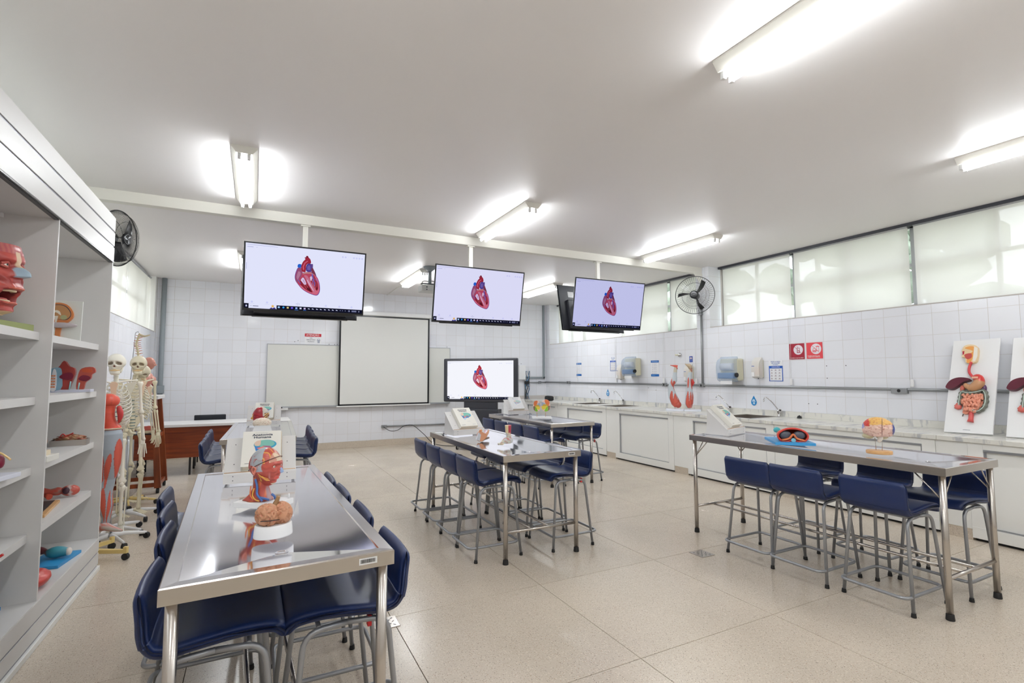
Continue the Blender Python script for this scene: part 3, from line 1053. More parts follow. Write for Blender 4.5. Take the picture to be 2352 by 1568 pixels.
one('drain_plug', MB().lathe([(.03, 0), (.034, .01), (.026, .012), (.025, .03), (.008, .032), (.008, .04)], seg=16), M_black, 'small black sink plug on worktop right of the near tap', 'plug', None, (6.53, 4.30, .9235))
t = thing('pencil_case', 'black zipped case lying on the far corner of the worktop', 'case', (6.1, 10.05, .925), R(80))
MB().sphere((0, 0, .055), (.17, .065, .055), 3, disp=lambda d: 1 / max(abs(d.x) ** 6 + abs(d.y) ** 6 + abs(d.z) ** 6, 1e-6) ** (1 / 6) * .98 + .03 * noise.noise(d * 3)).build('body', mat('black_cloth', srgb(20, 20, 24), .7), t)
MB().tube([(-.14, 0, .111), (0, .01, .113), (.14, 0, .111)], .003, 6).build('zip', M_dark, t)

# ============================================================ SHELVING UNIT AT LEFT
SX = -1.045
t = thing('display_shelving', 'tall white display shelving unit at left filled with anatomical models', 'shelf', (0, 0, 0))
SB = -1.60
Y0, YD, Y1 = 2.93, 3.80, 5.045
MB().box(SB, SX - .004, Y1 - .018, Y1, .0, 2.44, .001).build('side_panel', M_lam, t)
MB().box(SB, SX - .004, Y0, Y0 + .018, .0, 2.44, .001).build('side_panel', M_lam, t)
MB().box(SB, SX - .006, YD - .009, YD + .009, .25, 2.43, .001).build('divider', M_lam, t)
MB().box(SB - .005, SB, Y0, Y1, .0, 2.75).build('back_panel', M_lam, t)
for z in (.622, .994, 1.387, 1.755):
    MB().box(SB, SX - .062, Y0 + .019, YD - .010, z - .045, z, .001).build('shelf_board', M_lam, t)
    MB().box(SB, SX - .062, YD + .010, Y1 - .019, z - .045, z, .001).build('shelf_board', M_lam, t)
MB().box(SB, SX - .002, Y0 + .018, Y1 - .018, .225, .25, .001).build('base_board', M_lam, t)
MB().box(SB, SX - .002, Y0 + .018, Y1 - .018, 2.425, 2.45, .001).build('top_board', M_lam, t)
for a, b in ((2.43, 2.545), (2.552, 2.665), (2.672, 2.79)):
    MB().box(SX - .018, SX, Y0, Y1, a + .004, b - .004, .001).build('fascia_board', M_lam, t)
MB().box(SX - .02, SX - .006, Y0, Y1, 2.44, 2.78).build('fascia_backing', M_lam2, t)
MB().box(SB, SX - .018, Y0, Y0 + .018, 2.45, 2.78).box(SB, SX - .018, Y1 - .018, Y1, 2.45, 2.78).box(SB, SX - .018, Y0, Y1, 2.765, 2.78).build('canopy', M_lam, t)
MB().box(SX - .03, SX - .008, Y0 + .01, Y1 - .01, 2.418, 2.432, .001).box(SX - .004, SX + .001, Y0, Y1, 2.423, 2.43).build('light_rail', M_black, t)
for a, b in ((.05, .135), (.148, .245)):
    MB().box(SX - .016, SX, Y0, Y1, a, b, .001).build('plinth_board', M_lam, t)
MB().box(SX - .018, SX - .006, Y0, Y1, .02, .24).build('plinth_backing', M_lam2, t)
MB().box(SX - .03, SX + .012, Y0, Y1 + .01, 0, .035, .004).build('floor_curb', M_cab, t)
for yy, zz in ((YD - .03, 2.425), (YD - .03, .25)):
    s_ = -1 if zz > 1 else 0
    MB().box(-1.35, -1.29, yy, yy + .02, zz + s_ * .025, zz + .025 + s_ * .025, .004).build('corner_bracket', M_white, t)

# ============================================================ HEART PICTURE ON THE SCREENS
HEART = {
'outer':[(0.4209, 0.6872), (0.4467, 0.6825), (0.4626, 0.6132), (0.5283, 0.6414), (0.5784, 0.5716), (0.6027, 0.4878), (0.6139, 0.3876), (0.6102, 0.3129), (0.592, 0.2626), (0.5577, 0.2653), (0.5038, 0.3007), (0.4596, 0.3504), (0.4275, 0.4144), (0.4026, 0.4786), (0.3963, 0.5495), (0.406, 0.6313)],
'aorta':[(0.4525, 0.6386), (0.4461, 0.7092), (0.4583, 0.7827), (0.4783, 0.8308), (0.4706, 0.8562), (0.4845, 0.8632), (0.4831, 0.8807), (0.4981, 0.8862), (0.5058, 0.8626), (0.5208, 0.834), (0.5278, 0.7858), (0.5202, 0.7665), (0.5013, 0.7633), (0.4871, 0.725), (0.4848, 0.6301), (0.467, 0.6229)],
'cava':[(0.4219, 0.7426), (0.4477, 0.7407), (0.4443, 0.6866), (0.4161, 0.6954)],
'pulm':[(0.5013, 0.7633), (0.5274, 0.7632), (0.5345, 0.6786), (0.5284, 0.6369), (0.4902, 0.64), (0.4873, 0.716)],
'pv':[(0.5276, 0.7587), (0.5442, 0.7616), (0.5447, 0.7074), (0.5512, 0.6813), (0.5783, 0.5761), (0.5359, 0.6244), (0.5292, 0.6958)],
'rv':[(0.4441, 0.5024), (0.4644, 0.5414), (0.4841, 0.508), (0.5102, 0.4205), (0.5489, 0.3243), (0.5421, 0.3051), (0.498, 0.3367), (0.4585, 0.3957), (0.4384, 0.4474)],
'rvw':[(0.4467, 0.4937), (0.4645, 0.5369), (0.482, 0.4986), (0.4956, 0.4323), (0.4767, 0.4253), (0.4567, 0.468)],
'lv':[(0.5212, 0.5496), (0.5465, 0.5897), (0.575, 0.5207), (0.594, 0.4498), (0.5985, 0.3765), (0.585, 0.3378), (0.5614, 0.3995), (0.5327, 0.4783)],
'sept':[(0.4731, 0.5697), (0.5017, 0.5649), (0.5329, 0.4692), (0.5672, 0.3634), (0.5714, 0.2992), (0.5534, 0.3341), (0.5097, 0.4387), (0.4886, 0.5177)],
'vein1':[(0.5397, 0.6114), (0.5465, 0.5897), (0.5557, 0.518), (0.5491, 0.4393), (0.5458, 0.4389), (0.5499, 0.5172), (0.5367, 0.5973)],
'vein2':[(0.5552, 0.5362), (0.5803, 0.5031), (0.5958, 0.4731), (0.5801, 0.5123)],
'vein3':[(0.553, 0.5268), (0.5692, 0.4649), (0.5684, 0.4096), (0.5645, 0.4091), (0.563, 0.4641)],
'atr':[(0.4009, 0.5501), (0.4212, 0.6784), (0.447, 0.6736), (0.4581, 0.6035), (0.4326, 0.4918), (0.4199, 0.4359), (0.4024, 0.4876)]}
def inset(poly, k, c=None):
    cx = sum(p[0] for p in poly) / len(poly) if c is None else c[0]
    cy = sum(p[1] for p in poly) / len(poly) if c is None else c[1]
    return [(cx + (x - cx) * k, cy + (y - cy) * k) for x, y in poly]
def smoothpoly(pl, n=3):
    P = [Vector((p[0], p[1], 0)) for p in pl]
    N_ = len(P); out = []
    for i in range(N_):
        a, b, c, d = P[i - 1], P[i], P[(i + 1) % N_], P[(i + 2) % N_]
        for k in range(n):
            s = k / n
            q = 0.5 * ((2 * b) + (c - a) * s + (2 * a - 5 * b + 4 * c - d) * s * s + (3 * b - a - 3 * c + d) * s ** 3)
            out.append((q.x, q.y))
    return out
def screen_content(W, H, M, m, parent, tint):
    def c(r, g, b):
        q = srgb(r, g, b)
        return (q[0] * tint[0], q[1] * tint[1], q[2] * tint[2], 1)
    P = []
    O = HEART['outer']
    P.append((c(96, 70, 150), smoothpoly(O)))
    P.append((c(196, 74, 92), smoothpoly(inset(O, .965))))
    P.append((c(222, 110, 122), smoothpoly([(0.44, 0.40), (0.47, 0.352), (0.51, 0.31), (0.558, 0.278), (0.588, 0.274), (0.604, 0.316), (0.608, 0.388), (0.597, 0.486), (0.577, 0.56), (0.565, 0.57), (0.585, 0.49), (0.592, 0.39), (0.57, 0.33), (0.50, 0.345), (0.455, 0.40)])))
    P.append((c(38, 104, 196), smoothpoly(HEART['cava'], 2)))
    P.append((c(84, 66, 134), smoothpoly(HEART['pulm'], 2)))
    P.append((c(118, 98, 158), inset(HEART['pulm'], .6)))
    P.append((c(100, 74, 130), smoothpoly(HEART['pv'], 2)))
    P.append((c(128, 58, 72), smoothpoly(inset(HEART['pv'][2:], .85), 2)))
    P.append((c(158, 84, 110), smoothpoly(HEART['atr'])))
    P.append((c(188, 126, 142), smoothpoly(inset(HEART['atr'], .55))))
    P.append((c(166, 44, 58), smoothpoly(HEART['aorta'])))
    P.append((c(216, 96, 112), [(0.462, 0.66), (0.458, 0.71), (0.472, 0.775), (0.497, 0.81), (0.502, 0.80), (0.480, 0.765), (0.468, 0.71), (0.472, 0.66)]))
    P.append((c(120, 34, 46), [(0.474, 0.857), (0.484, 0.862), (0.484, 0.878), (0.497, 0.884), (0.504, 0.864), (0.486, 0.852)]))
    P.append((c(200, 130, 120), [(0.458, 0.600), (0.49, 0.628), (0.53, 0.63), (0.575, 0.58), (0.53, 0.605), (0.49, 0.60), (0.465, 0.585)]))
    P.append((c(150, 40, 50), smoothpoly(HEART['rv'])))
    P.append((c(232, 206, 222), smoothpoly(HEART['rvw'])))
    P.append((c(196, 160, 176), [(0.462, 0.50), (0.470, 0.505), (0.484, 0.455), (0.478, 0.445)]))
    P.append((c(96, 22, 32), [(0.50, 0.36), (0.515, 0.40), (0.538, 0.325), (0.53, 0.318)]))
    P.append((c(164, 54, 66), smoothpoly(HEART['lv'])))
    P.append((c(206, 120, 134), smoothpoly(HEART['sept'])))
    P.append((c(232, 176, 186), [(0.497, 0.50), (0.505, 0.505), (0.535, 0.42), (0.562, 0.33), (0.553, 0.335), (0.52, 0.42)]))
    P.append((c(228, 196, 206), [(0.522, 0.545), (0.533, 0.575), (0.545, 0.54), (0.537, 0.49), (0.527, 0.50)]))
    P.append((c(110, 26, 36), [(0.578, 0.37), (0.588, 0.41), (0.594, 0.37), (0.584, 0.345)]))
    for k in ('vein1', 'vein2', 'vein3'): P.append((c(92, 112, 200), HEART[k]))
    P.append((c(92, 112, 200), [(0.425, 0.492), (0.431, 0.492), (0.449, 0.435), (0.447, 0.43)]))
    for a, b in (((.47, .44), (.50, .35)), ((.48, .45), (.515, .37)), ((.545, .50), (.56, .40)), ((.553, .45), (.575, .37))):
        P.append((c(206, 120, 120), stroke(a, b, .004, W / H)))
    asp = W / H
    # taskbar
    P.append((c(18, 20, 36), rect(0, .036, 0, .073)))
    P.append((c(235, 236, 250), rect(.012, .0235, .022, .036)[:]))
    P.append((c(18, 20, 36), rect(.2565, 1, 0, .064)))
    P.append((c(235, 238, 255), rect(.0125, .0175, .039, .048))); P.append((c(235, 238, 255), rect(.0185, .0235, .039, .048)))
    P.append((c(120, 124, 150), disc(.054, .036, .003, .0055))); P.append((c(120, 122, 140), rect(.068, .112, .031, .041)))
    P.append((c(246, 196, 104), disc(.226, .045, .011, .0195))); P.append((c(60, 56, 120), [(.20, .0), (.215, .026), (.225, .012), (.24, .03), (.255, .0)]))
    ic = [(0.2753, (180, 220, 240)), (0.3128, (60, 170, 230)), (0.3483, (240, 216, 130)), (0.3832, (120, 96, 220)), (0.4199, (170, 200, 240)), (0.455, (230, 230, 235)), (0.4894, (220, 200, 220))]
    for x, q in ic:
        P.append((c(*q), disc(x, .035, .0085, .015, 10) if q[0] == 60 else rect(x - .008, x + .008, .022, .048)))
    P.append((c(80, 150, 240), rect(.405, .436, .004, .009))); P.append((c(80, 150, 240), rect(.478, .502, .004, .009)))
    for x in (0.5251, 0.5591, 0.5948, 0.628, 0.6639, 0.6991, 0.7335, 0.7683):
        P.append((c(226, 228, 240), [(x - .010, .042), (x - .004, .043), (x + .008, .036), (x + .009, .027), (x + .005, .026), (x + .003, .032), (x - .003, .030), (x - .004, .026), (x - .007, .027), (x - .006, .037)]))
    for x in (.80, .82, .845): P.append((c(150, 154, 180), rect(x - .004, x + .004, .029, .039)))
    for x, w_ in ((.88, .008), (.925, .022)):
        P.append((c(170, 174, 200), rect(x - w_, x + w_, .037, .044))); P.append((c(170, 174, 200), rect(x - w_, x + w_, .022, .029)))
    P.append((c(200, 204, 225), disc(.970, .032, .006, .011, 10))); P.append((c(18, 20, 36), disc(.970, .032, .004, .008, 10)))
    # faint interface
    gr = c(176, 178, 208)
    P.append((gr, rect(.012, .25, .972, .977))); P.append((gr, rect(.012, .06, .938, .945))); P.append((gr, rect(.085, .09, .938, .945)))
    for x in (.80, .825, .90, .925, .95, .975):
        P.append((gr, disc(x, .925, .007, .0125, 10))); P.append((c(226, 227, 250), disc(x, .925, .0055, .0098, 10)))
    for x in (.93, .955, .98): P.append((gr, rect(x - .004, x + .004, .972, .975)))
    for i, x in enumerate((.06, .18, .31, .43, .55, .67, .79, .90)):
        if i in (2, 4): P.append((gr, stroke((x - .008, .09), (x + .008, .115), .004, asp)))
        elif i == 3:
            for dx, dy in ((0, .02), (0, -.002), (-.012, .009), (.012, .009)): P.append((c(110, 112, 150), disc(x + dx, .095 + dy, .0028, .005, 8)))
        else: P.append((gr, disc(x, .10, .008, .014, 6))); P.append((c(228, 229, 252), disc(x, .10, .006, .011, 6)))
        P.append((gr, rect(x - .02, x + .02, .073, .0745)))
    P.append((gr, rect(.010, .013, .60, .70)))
    return art('picture', P, W, H, M, m, parent, step=.00008, z0=.0002)

def screen_mat(nm, col, st):
    m = mat_emit('screen_' + nm, col, st)
    return m
SA = mat_emit('screen_print', (1, 1, 1, 1), 1.0, attr=True)
def television(lab, loc, rz, tilt, back, col, strength, picture=True, W=1.235, H=.715):
    t = thing('hanging_television', lab, 'television', loc, 0, 'televisions hung from the beam')
    t.rotation_euler = Euler((0, 0, rz))
    # local: screen faces -y, hinge point at bottom centre; tilt leans the top towards the viewer
    Mt = Matrix.Rotation(tilt, 4, 'X')
    w = W / 2
    mb = MB(); mb.box(-w, w, .004, .016, 0, H, .003, None, Mt); mb.build('frame', M_black, t)
    rb = MB(); rb.box(-w + .012, w - .012, .014, .03, .01, H - .012, .004, None, Mt); rb.box(-w + .13, w - .13, .03, .07, .02, H * .66, .012, None, Mt)
    rb.build('rear_cover', M_dark, t)
    MB().box(-w + .11, w - .11, .015, .05, -.012, .006, .004, None, Mt).build('speaker_bar', M_black, t)
    MB().box(-.12, .12, .066, .082, .18, .46, .003, None, Mt).build('wall_mount', M_black, t)
    sw, sh = W - .032, H - .040
    mo = Mt @ frame_matrix((-sw / 2, .0035, .024), (1, 0, 0), (0, 0, 1))
    lit = screen_mat(lab[:6] + str(round(loc[0], 1)) + str(round(loc[1], 1)), col, strength)
    s_ = MB().add([(0, 0, 0), (sw, 0, 0), (sw, sh, 0), (0, sh, 0)], [(0, 1, 2, 3)], False, None, mo)
    s_ = s_.build('screen', lit if picture else M_black, t)
    if picture:
        q = tuple(col[i] * strength / .9 for i in range(3))
        screen_content(sw, sh, mo, SA, s_, q)
    else:
        pass
    if back:
        MB().box(.33, .44, .0305, .0312, .52, .61, 0, None, Mt).build('rating_label', M_white, t)
        MB().tube([Mt @ Vector(p) for p in ((.20, .075, .46), (.37, .085, .42), (.44, .085, .33), (.38, .085, .25), (.22, .075, .26))], .005, 8).build('cable', M_black, t)
        mb = MB()
        for k in range(7): mb.box(.30, .315, .0705, .072, .07 + k * .035, .085 + k * .035, 0, None, Mt)
        mb.build('ports', M_alu, t)
    return t
T_ = R(11)
cols = [srgb(226, 229, 252), srgb(222, 222, 250), srgb(194, 196, 236)]
television('left hanging television showing a red heart, largest of the three', (.478, 5.925, 2.195), 0, T_, False, cols[0], .98)
television('middle hanging television showing a red heart, left of the right pair', (2.535, 5.925, 2.165), 0, T_, False, cols[1], .95)
television('right hanging television showing a red heart, beside the wire fan', (4.60, 5.925, 2.185), R(-2), T_, False, cols[2], .95)
television('rear television behind the left one, only its black lower edge showing', (.455, 6.22, 2.165), PI, T_, True, cols[0], .98)
television('rear television behind the right one, its dark back showing at left', (4.66, 6.33, 2.175), PI + R(4), T_, True, cols[2], .95)
for x, lb in ((.46, 'left'), (2.46, 'middle'), (4.50, 'right')):
    t = thing('ceiling_pole', 'square white pole from the beam carrying the %s hanging televisions' % lb, 'pole', (x, 6.0, 0), 0, 'television poles')
    MB().box(-.027, .027, -.02, .02, 2.45, 3.19, .003).build('post', M_paint, t)
    MB().box(-.05, .05, -.035, .035, 3.175, 3.189, .002).build('flange', M_paint, t)
    mo = MB().box(-.06, .06, -.05, .30, 2.46, 2.53, .004)
    mo.build('mount_arm', M_black, t)

# interactive display on its stand, turned to the camera
t = thing('interactive_display', 'wheeled interactive display with dark frame showing a heart, before far wall', 'display', (4.18, 9.66, 0), -R(43))
W, H, Z0 = 1.64, .915, .955
w = W / 2
mb = MB().box(-w, w, 0, .09, Z0, Z0 + H, .03); mb.build('frame', M_dark, t)
sw, sh = 1.46, .80
mo = frame_matrix((-sw / 2, -.0015, Z0 + .062), (1, 0, 0), (0, 0, 1))
s_ = MB().add([(0, 0, 0), (sw, 0, 0), (sw, sh, 0), (0, sh, 0)], [(0, 1, 2, 3)], False, None, mo).build('screen', screen_mat('board', srgb(244, 245, 252), 1.0), t)
screen_content(sw, sh, mo, SA, s_, (1.08, 1.08, 1.08))
MB().box(-.36, .36, .02, .12, .80, Z0, .006).build('neck', M_dark, t)
MB().box(-.42, .42, -.04, .18, .14, .81, .008).build('cabinet', M_dark, t)
MB().box(-.44, .44, -.28, .34, .10, .14, .01).build('foot', M_dark, t)
for sx in (-1, 1):
    for sy in (-.24, .30):
        c_ = MB().cyl((sx * .40 - .014, sy, .05), (sx * .40 + .014, sy, .05), .05, seg=20).build('castor', M_rub, t)
        MB().cyl((sx * .40 - .016, sy, .05), (sx * .40 + .016, sy, .05), .032, seg=16).build('hub', M_white, c_)

# ============================================================ FRONT WALL THINGS
t = thing('whiteboard', 'wide white enamel board on far wall behind the projection screen', 'whiteboard', (0, YF, 0))
MB().box(.205, 4.015, -.028, -.012, .90, 2.14).build('panel', M_wb, t)
MB().box(.198, 4.022, -.034, -.010, 2.135, 2.150, .003).box(.198, 4.022, -.034, -.010, .882, .902, .003).box(.198, .21, -.034, -.010, .89, 2.145, .003).box(4.01, 4.022, -.034, -.010, .89, 2.145, .003).build('frame', M_alu, t)
MB().box(.40, 4.0, -.075, -.030, .868, .884, .003).build('pen_ledge', M_alu, t)
t = thing('board_eraser', 'black eraser lying on the white tray at left end of whiteboard', 'eraser', (.43, YF - .13, .872))
MB().box(-.07, .07, -.03, .03, 0.004, .028, .005).build('felt', M_black, t)
one('pen_tray', MB().box(-.13, .17, -.14, -.076, -.035, .0, .004).box(-.13, .17, -.14, -.134, 0, .012), M_white, 'white pen tray under the left end of the whiteboard', 'tray', None, (.43, YF, .872))
t = thing('projection_screen', 'pulled-down projection screen with black border over the whiteboard', 'screen', (2.52, YF - .10, 0))
MB().box(-.972, .972, -.001, .001, .885, 2.80).build('cloth', M_screenfab, t)
MB().box(-.975, -.94, -.0022, -.0012, .88, 2.78).box(.94, .975, -.0022, -.0012, .88, 2.78).box(-.975, .975, -.0022, -.0012, .885, .918).box(-.975, .975, -.0022, -.0012, 2.765, 2.795).build('border', M_black, t)
MB().box(-1.005, 1.005, -.014, .014, .860, .886, .006).build('weight_bar', M_white, t)
MB().box(-1.05, 1.05, -.045, .095, 2.80, 2.885, .015).build('case', M_white, t)
def poster(name, lab, cat, M, W, H, polys, texts, group=None, base=(238, 238, 240), parent=None):
    mb = MB(); mb.box(0, W, 0, H, 0, .003, 0, srgb(*base), M)
    o = mb.build(name, M_print)
    tag(o, lab, cat, group)
    if polys: art('print', polys, W, H, M, M_print, o, step=.00012, z0=.003)
    for (s, size, m, u, v) in texts:
        e = M @ Vector((u * W, v * H, .0042))
        text('lettering', s, size, m, o, e, M.to_euler(), 'CENTER', .0001, .0003)
    return o
def MFw(x, z, off=.004): return frame_matrix((x, YF - off, z), (1, 0, 0), (0, 0, 1))
def MRw(y, z, off=.004): return frame_matrix((XR - off, y, z), (0, -1, 0), (0, 0, 1))
red = srgb(206, 48, 62)
poster('warning_sign', 'red and white ATENÇÃO sign above the left part of the whiteboard', 'sign', MFw(.885, 2.158), .318, .217,
       [(red, rect(0, 1, .71, 1)), (srgb(168, 172, 186), disc(.84, .38, .10, .20, 14)), (srgb(236, 238, 242), disc(.84, .38, .085, .175, 14)), (srgb(168, 172, 186), [(.80, .50), (.83, .42), (.87, .42), (.90, .50), (.95, .40), (.91, .36), (.91, .12), (.78, .12), (.78, .36), (.74, .40)])],
       [('ATENÇÃO', .052, M_text_w, .48, .855), ('USO', .026, M_text_n, .38, .575), ('OBRIGATÓRIO', .026, M_text_n, .37, .41), ('DE JALECO', .026, M_text_n, .38, .24)])
# --- right wall signs
dr = srgb(160, 26, 48); rs = srgb(224, 70, 78); wh = srgb(236, 230, 236)
def nostrike(c_): return (c_, stroke((.34, .82), (.80, .38), .022))
poster('prohibition_sign', 'dark red sign forbidding mobile phones, left of the coral one', 'sign', MRw(4.462, 1.717), .216, .216,
       [(dr, rect(0, 1, 0, 1)), (wh, disc(.60, .60, .31, n=24)), (dr, rect(.51, .70, .40, .72)), (wh, rect(.535, .675, .58, .69)), (dr, [(.53, .72), (.53, .77), (.56, .77), (.56, .72)]), (wh, rect(.55, .66, .44, .56)),
        (dr, stroke((.555, .47), (.655, .47), .012)), (dr, stroke((.555, .51), (.655, .51), .012)), (dr, stroke((.49, .81), (.55, .84), .012)), (dr, stroke((.55, .84), (.61, .81), .012)), nostrike(dr)],
       [('Proibido o uso de celular', .0185, M_text_w, .5, .09)], 'prohibition signs', (160, 26, 48))
poster('prohibition_sign', 'coral red sign forbidding food and drink, right of the dark red one', 'sign', MRw(4.216, 1.72), .214, .214,
       [(rs, rect(0, 1, 0, 1)), (wh, disc(.60, .60, .33, n=24)), (rs, rect(.62, .79, .46, .74)), (wh, rect(.64, .77, .48, .72)), (rs, rect(.58, .83, .74, .77)), (rs, stroke((.70, .77), (.73, .86), .012)),
        (rs, [(.38, .52), (.42, .62), (.50, .66), (.58, .62), (.62, .52)]), (wh, [(.41, .535), (.44, .60), (.50, .63), (.56, .60), (.59, .535)]), (rs, rect(.37, .63, .46, .50)), (rs, rect(.38, .62, .40, .44)), nostrike(rs)],
       [('PROIBIDO ENTRAR COM', .0145, M_text_w, .44, .17), ('ALIMENTOS OU BEBIDAS', .0145, M_text_w, .46, .10)], 'prohibition signs', (224, 70, 78))
bl = srgb(28, 88, 180); pap = srgb(236, 236, 238); ink = srgb(150, 140, 150)
def hands(n=4):
    P = [(bl, rect(0, 1, 0, .74)), (pap, rect(.06, .94, .03, .62)), (ink, rect(.15, .85, .595, .602))]
    for j in range(n):
        for i in range(3):
            x, y = .2 + i * .28, .53 - j * .135
            P.append((ink, [(x - .06, y), (x, y + .035), (x + .07, y + .01), (x + .05, y - .02), (x, y - .008), (x - .04, y - .02)]))
            P.append((srgb(196, 140, 130) if (i + j) % 2 else ink, [(x - .03, y + .01), (x + .03, y + .02), (x + .02, y - .01)]))
            P.append((ink, rect(x - .08, x + .08, y - .05, y - .044)))
    return P
poster('hand_washing_poster', 'white and blue hand washing poster right of the near soap dispenser', 'poster', MRw(4.784, 1.414), .215, .297, hands(),
       [('PASSO A PASSO', .021, M_text_b, .5, .94), ('DE LAVAGEM', .021, M_text_b, .5, .865), ('DAS MÃOS', .017, M_text_b, .5, .795), ('CORONAVÍRUS', .018, M_text_w, .5, .68)], 'hand washing posters')
poster('hand_washing_poster', 'white and blue hand washing poster left of the far towel dispenser', 'poster', MRw(8.432, 1.598), .192, .29, hands(),
       [('PASSO A PASSO', .019, M_text_b, .5, .94), ('DE LAVAGEM', .019, M_text_b, .5, .865), ('DAS MÃOS', .015, M_text_b, .5, .795), ('CORONAVÍRUS', .016, M_text_w, .5, .68)], 'hand washing posters')
b2 = srgb(10, 98, 176)
def lines(k):
    P = [(b2, rect(0, 1, .86, 1)), (b2, rect(0, 1, 0, .145)), (srgb(190, 214, 240), rect(.12, .88, .925, .945)), (srgb(110, 160, 214), rect(.10, .45, .075, .09)), (srgb(110, 160, 214), rect(.10, .55, .045, .06))]
    for i in range(6):
        y = .77 - i * .115
        P.append((srgb(160, 162, 178), disc(.22, y, .035, .022, 8)))
        for q in range(3 if i in (0, 2) else 2): P.append((srgb(176, 178, 190), rect(.34, .78 - .06 * q, y + .012 - q * .022, y + .020 - q * .022)))
    return P
poster('notice_sheet', 'white sheet with blue header and footer, right of the far towel dispenser', 'poster', MRw(7.215, 1.483), .21, .298, lines(0), [], 'notice sheets')
poster('notice_sheet', 'white sheet with blue header and footer, nearest the far corner', 'poster', MRw(9.675, 1.495), .205, .298, lines(1), [], 'notice sheets')
poster('blue_sign', 'small blue sign with round white symbol beside the vertical pipe', 'sign', MRw(6.272, 1.725), .068, .102, [(srgb(244, 226, 210), disc(.5, .66, .30, .20)), (srgb(60, 60, 140), rect(.45, .55, .54, .78)), (srgb(150, 170, 220), rect(.2, .8, .25, .30)), (srgb(150, 170, 220), rect(.25, .75, .16, .20))], [], None, (32, 70, 165))
def drop(y, z, lab):
    pts = []
    for k in range(25):
        a = -PI / 2 + 2 * PI * k / 24
        pts.append(None)
    pl = [(0, .074)]
    for k in range(19):
        a = R(150) + (R(240)) * k / 18
        pl.append((math.cos(a) * .047 * 1.0, -.022 + math.sin(a) * .05))
    M_ = MRw(y, z)
    mb = MB().prism(pl, 0, .002, M_, srgb(14, 130, 196))
    o = mb.build('water_drop_sticker', M_print); tag(o, lab, 'sticker', 'water drop stickers')
    art('print', [(srgb(190, 216, 236), [(-.012, .022), (.010, .022), (.03, -.016), (-.034, -.014)]), (srgb(190, 216, 236), rect(-.014, .018, -.052, -.024))], 1, 1, M_, M_print, o, step=.0002, z0=.002)
drop(5.05, 1.125, 'blue water drop sticker above the near sink')
drop(8.525, 1.145, 'blue water drop sticker behind the far tap')
# --- dispensers
def towel(y, z, lab):
    t = thing('towel_dispenser', lab, 'dispenser', (XR, y, z), 0, 'paper towel dispensers')
    W, H, D = .32, .335, .235
    mb = MB().box(-.15, -.004, -W / 2, W / 2, 0, H, .025); mb.build('body', M_cream, t)
    cv = MB()
    pr = [(-.12, .015), (-.20, -.005), (-.235, .06), (-.24, .22), (-.215, .305), (-.15, .345), (-.12, .34)]
    Mx = frame_matrix((0, W / 2 - .006, 0), (1, 0, 0), (0, 0, 1))
    cv.prism([(p[0], p[1]) for p in smoothpoly(pr, 3)], 0, W - .012, Mx)
    cv.build('cover', M_smoke, t)
    MB().cyl((-.165, -.11, .21), (-.165, .11, .21), .055, seg=20).build('paper_roll', M_white, t)
    MB().box(-.225, -.14, -.145, .15, .03, .12, .02).build('inner_tray', mat('blue_plastic', srgb(84, 124, 172), .4), t)
    MB().cyl((-.17, -W / 2 - .012, .085), (-.17, -W / 2 + .01, .085), .034, seg=20).build('knob', M_black, t)
    MB().box(-.20, -.198, -.10, .11, -.055, .03).build('paper_sheet', M_white, t)
towel(5.365, 1.42, 'smoky blue paper towel dispenser nearest, left of the near soap dispenser')
towel(7.64, 1.50, 'smoky blue paper towel dispenser far, right of the hand washing poster')
def soap(y, z, lab, fill=True):
    t = thing('soap_dispenser', lab, 'dispenser', (XR, y, z), 0, 'soap dispensers')
    MB().box(-.03, -.004, -.062, .062, -.005, .25, .008).build('back_plate', M_cream, t)
    pr = [(-.025, 0), (-.10, 0), (-.112, .03), (-.115, .14), (-.10, .215), (-.06, .262), (-.025, .268)]
    Mx = frame_matrix((0, .062, 0), (1, 0, 0), (0, 0, 1))
    MB().prism(smoothpoly(pr, 3), 0, .124, Mx).build('cover', M_softw, t)
    if fill: MB().box(-.095, -.03, -.055, .03, .03, .135, .012).build('soap', mat('orange_soap', srgb(240, 176, 96), .3), t)
    MB().box(-.122, -.105, .012, .058, .005, .07, .005).build('push_plate', M_white, t)
    MB().box(-.1165, -.1155, .01, .055, .155, .163).build('mark', M_text_b, t)
    MB().cyl((-.06, -.01, -.03), (-.06, -.01, .0), .008, seg=10).build('nozzle', M_dark, t)
soap(4.93, 1.475, 'white soap dispenser with orange soap beside near hand washing poster')
soap(8.04, 1.44, 'white soap dispenser with orange soap left of the far towel dispenser')
soap(6.245, 1.405, 'white empty soap dispenser behind the right arm model', False)
t = thing('wall_valve', 'chrome round valve on the tiles above the arm models', 'valve', (XR, 6.489, 1.857))
MB().lathe([(.04, 0), (.042, .01), (.03, .03), (.012, .036)], seg=20, M=Matrix.Rotation(-PI / 2, 4, 'Y')).build('flange', M_chrome, t)
MB().cyl((-.03, 0, 0), (-.085, .03, .0), .010, .014).build('lever', M_cream, t)
# --- blind cord weights
for y, lb in ((4.438, 'below the dark red prohibition sign'), (3.003, 'left of the standing digestive boards'), (6.11, 'beside the vertical pipe'), (6.87, 'left of the arm models'), (8.22, 'beside the far hand washing poster'), (9.62, 'over the far notice sheet')):
    t = thing('blind_cord', 'thin blind cord with white weight ' + lb, 'cord', (XR - .022, y, 0), 0, 'blind cords')
    MB().cyl((0, 0, 1.44), (0.02, 0, 2.3), .0018, seg=6).cyl((0, .025, 1.44), (0.02, .03, 2.3), .0018, seg=6).build('cord', M_white, t)
    MB().box(-.012, .012, -.016, .016, 1.365, 1.45, .006).build('weight', M_white, t)
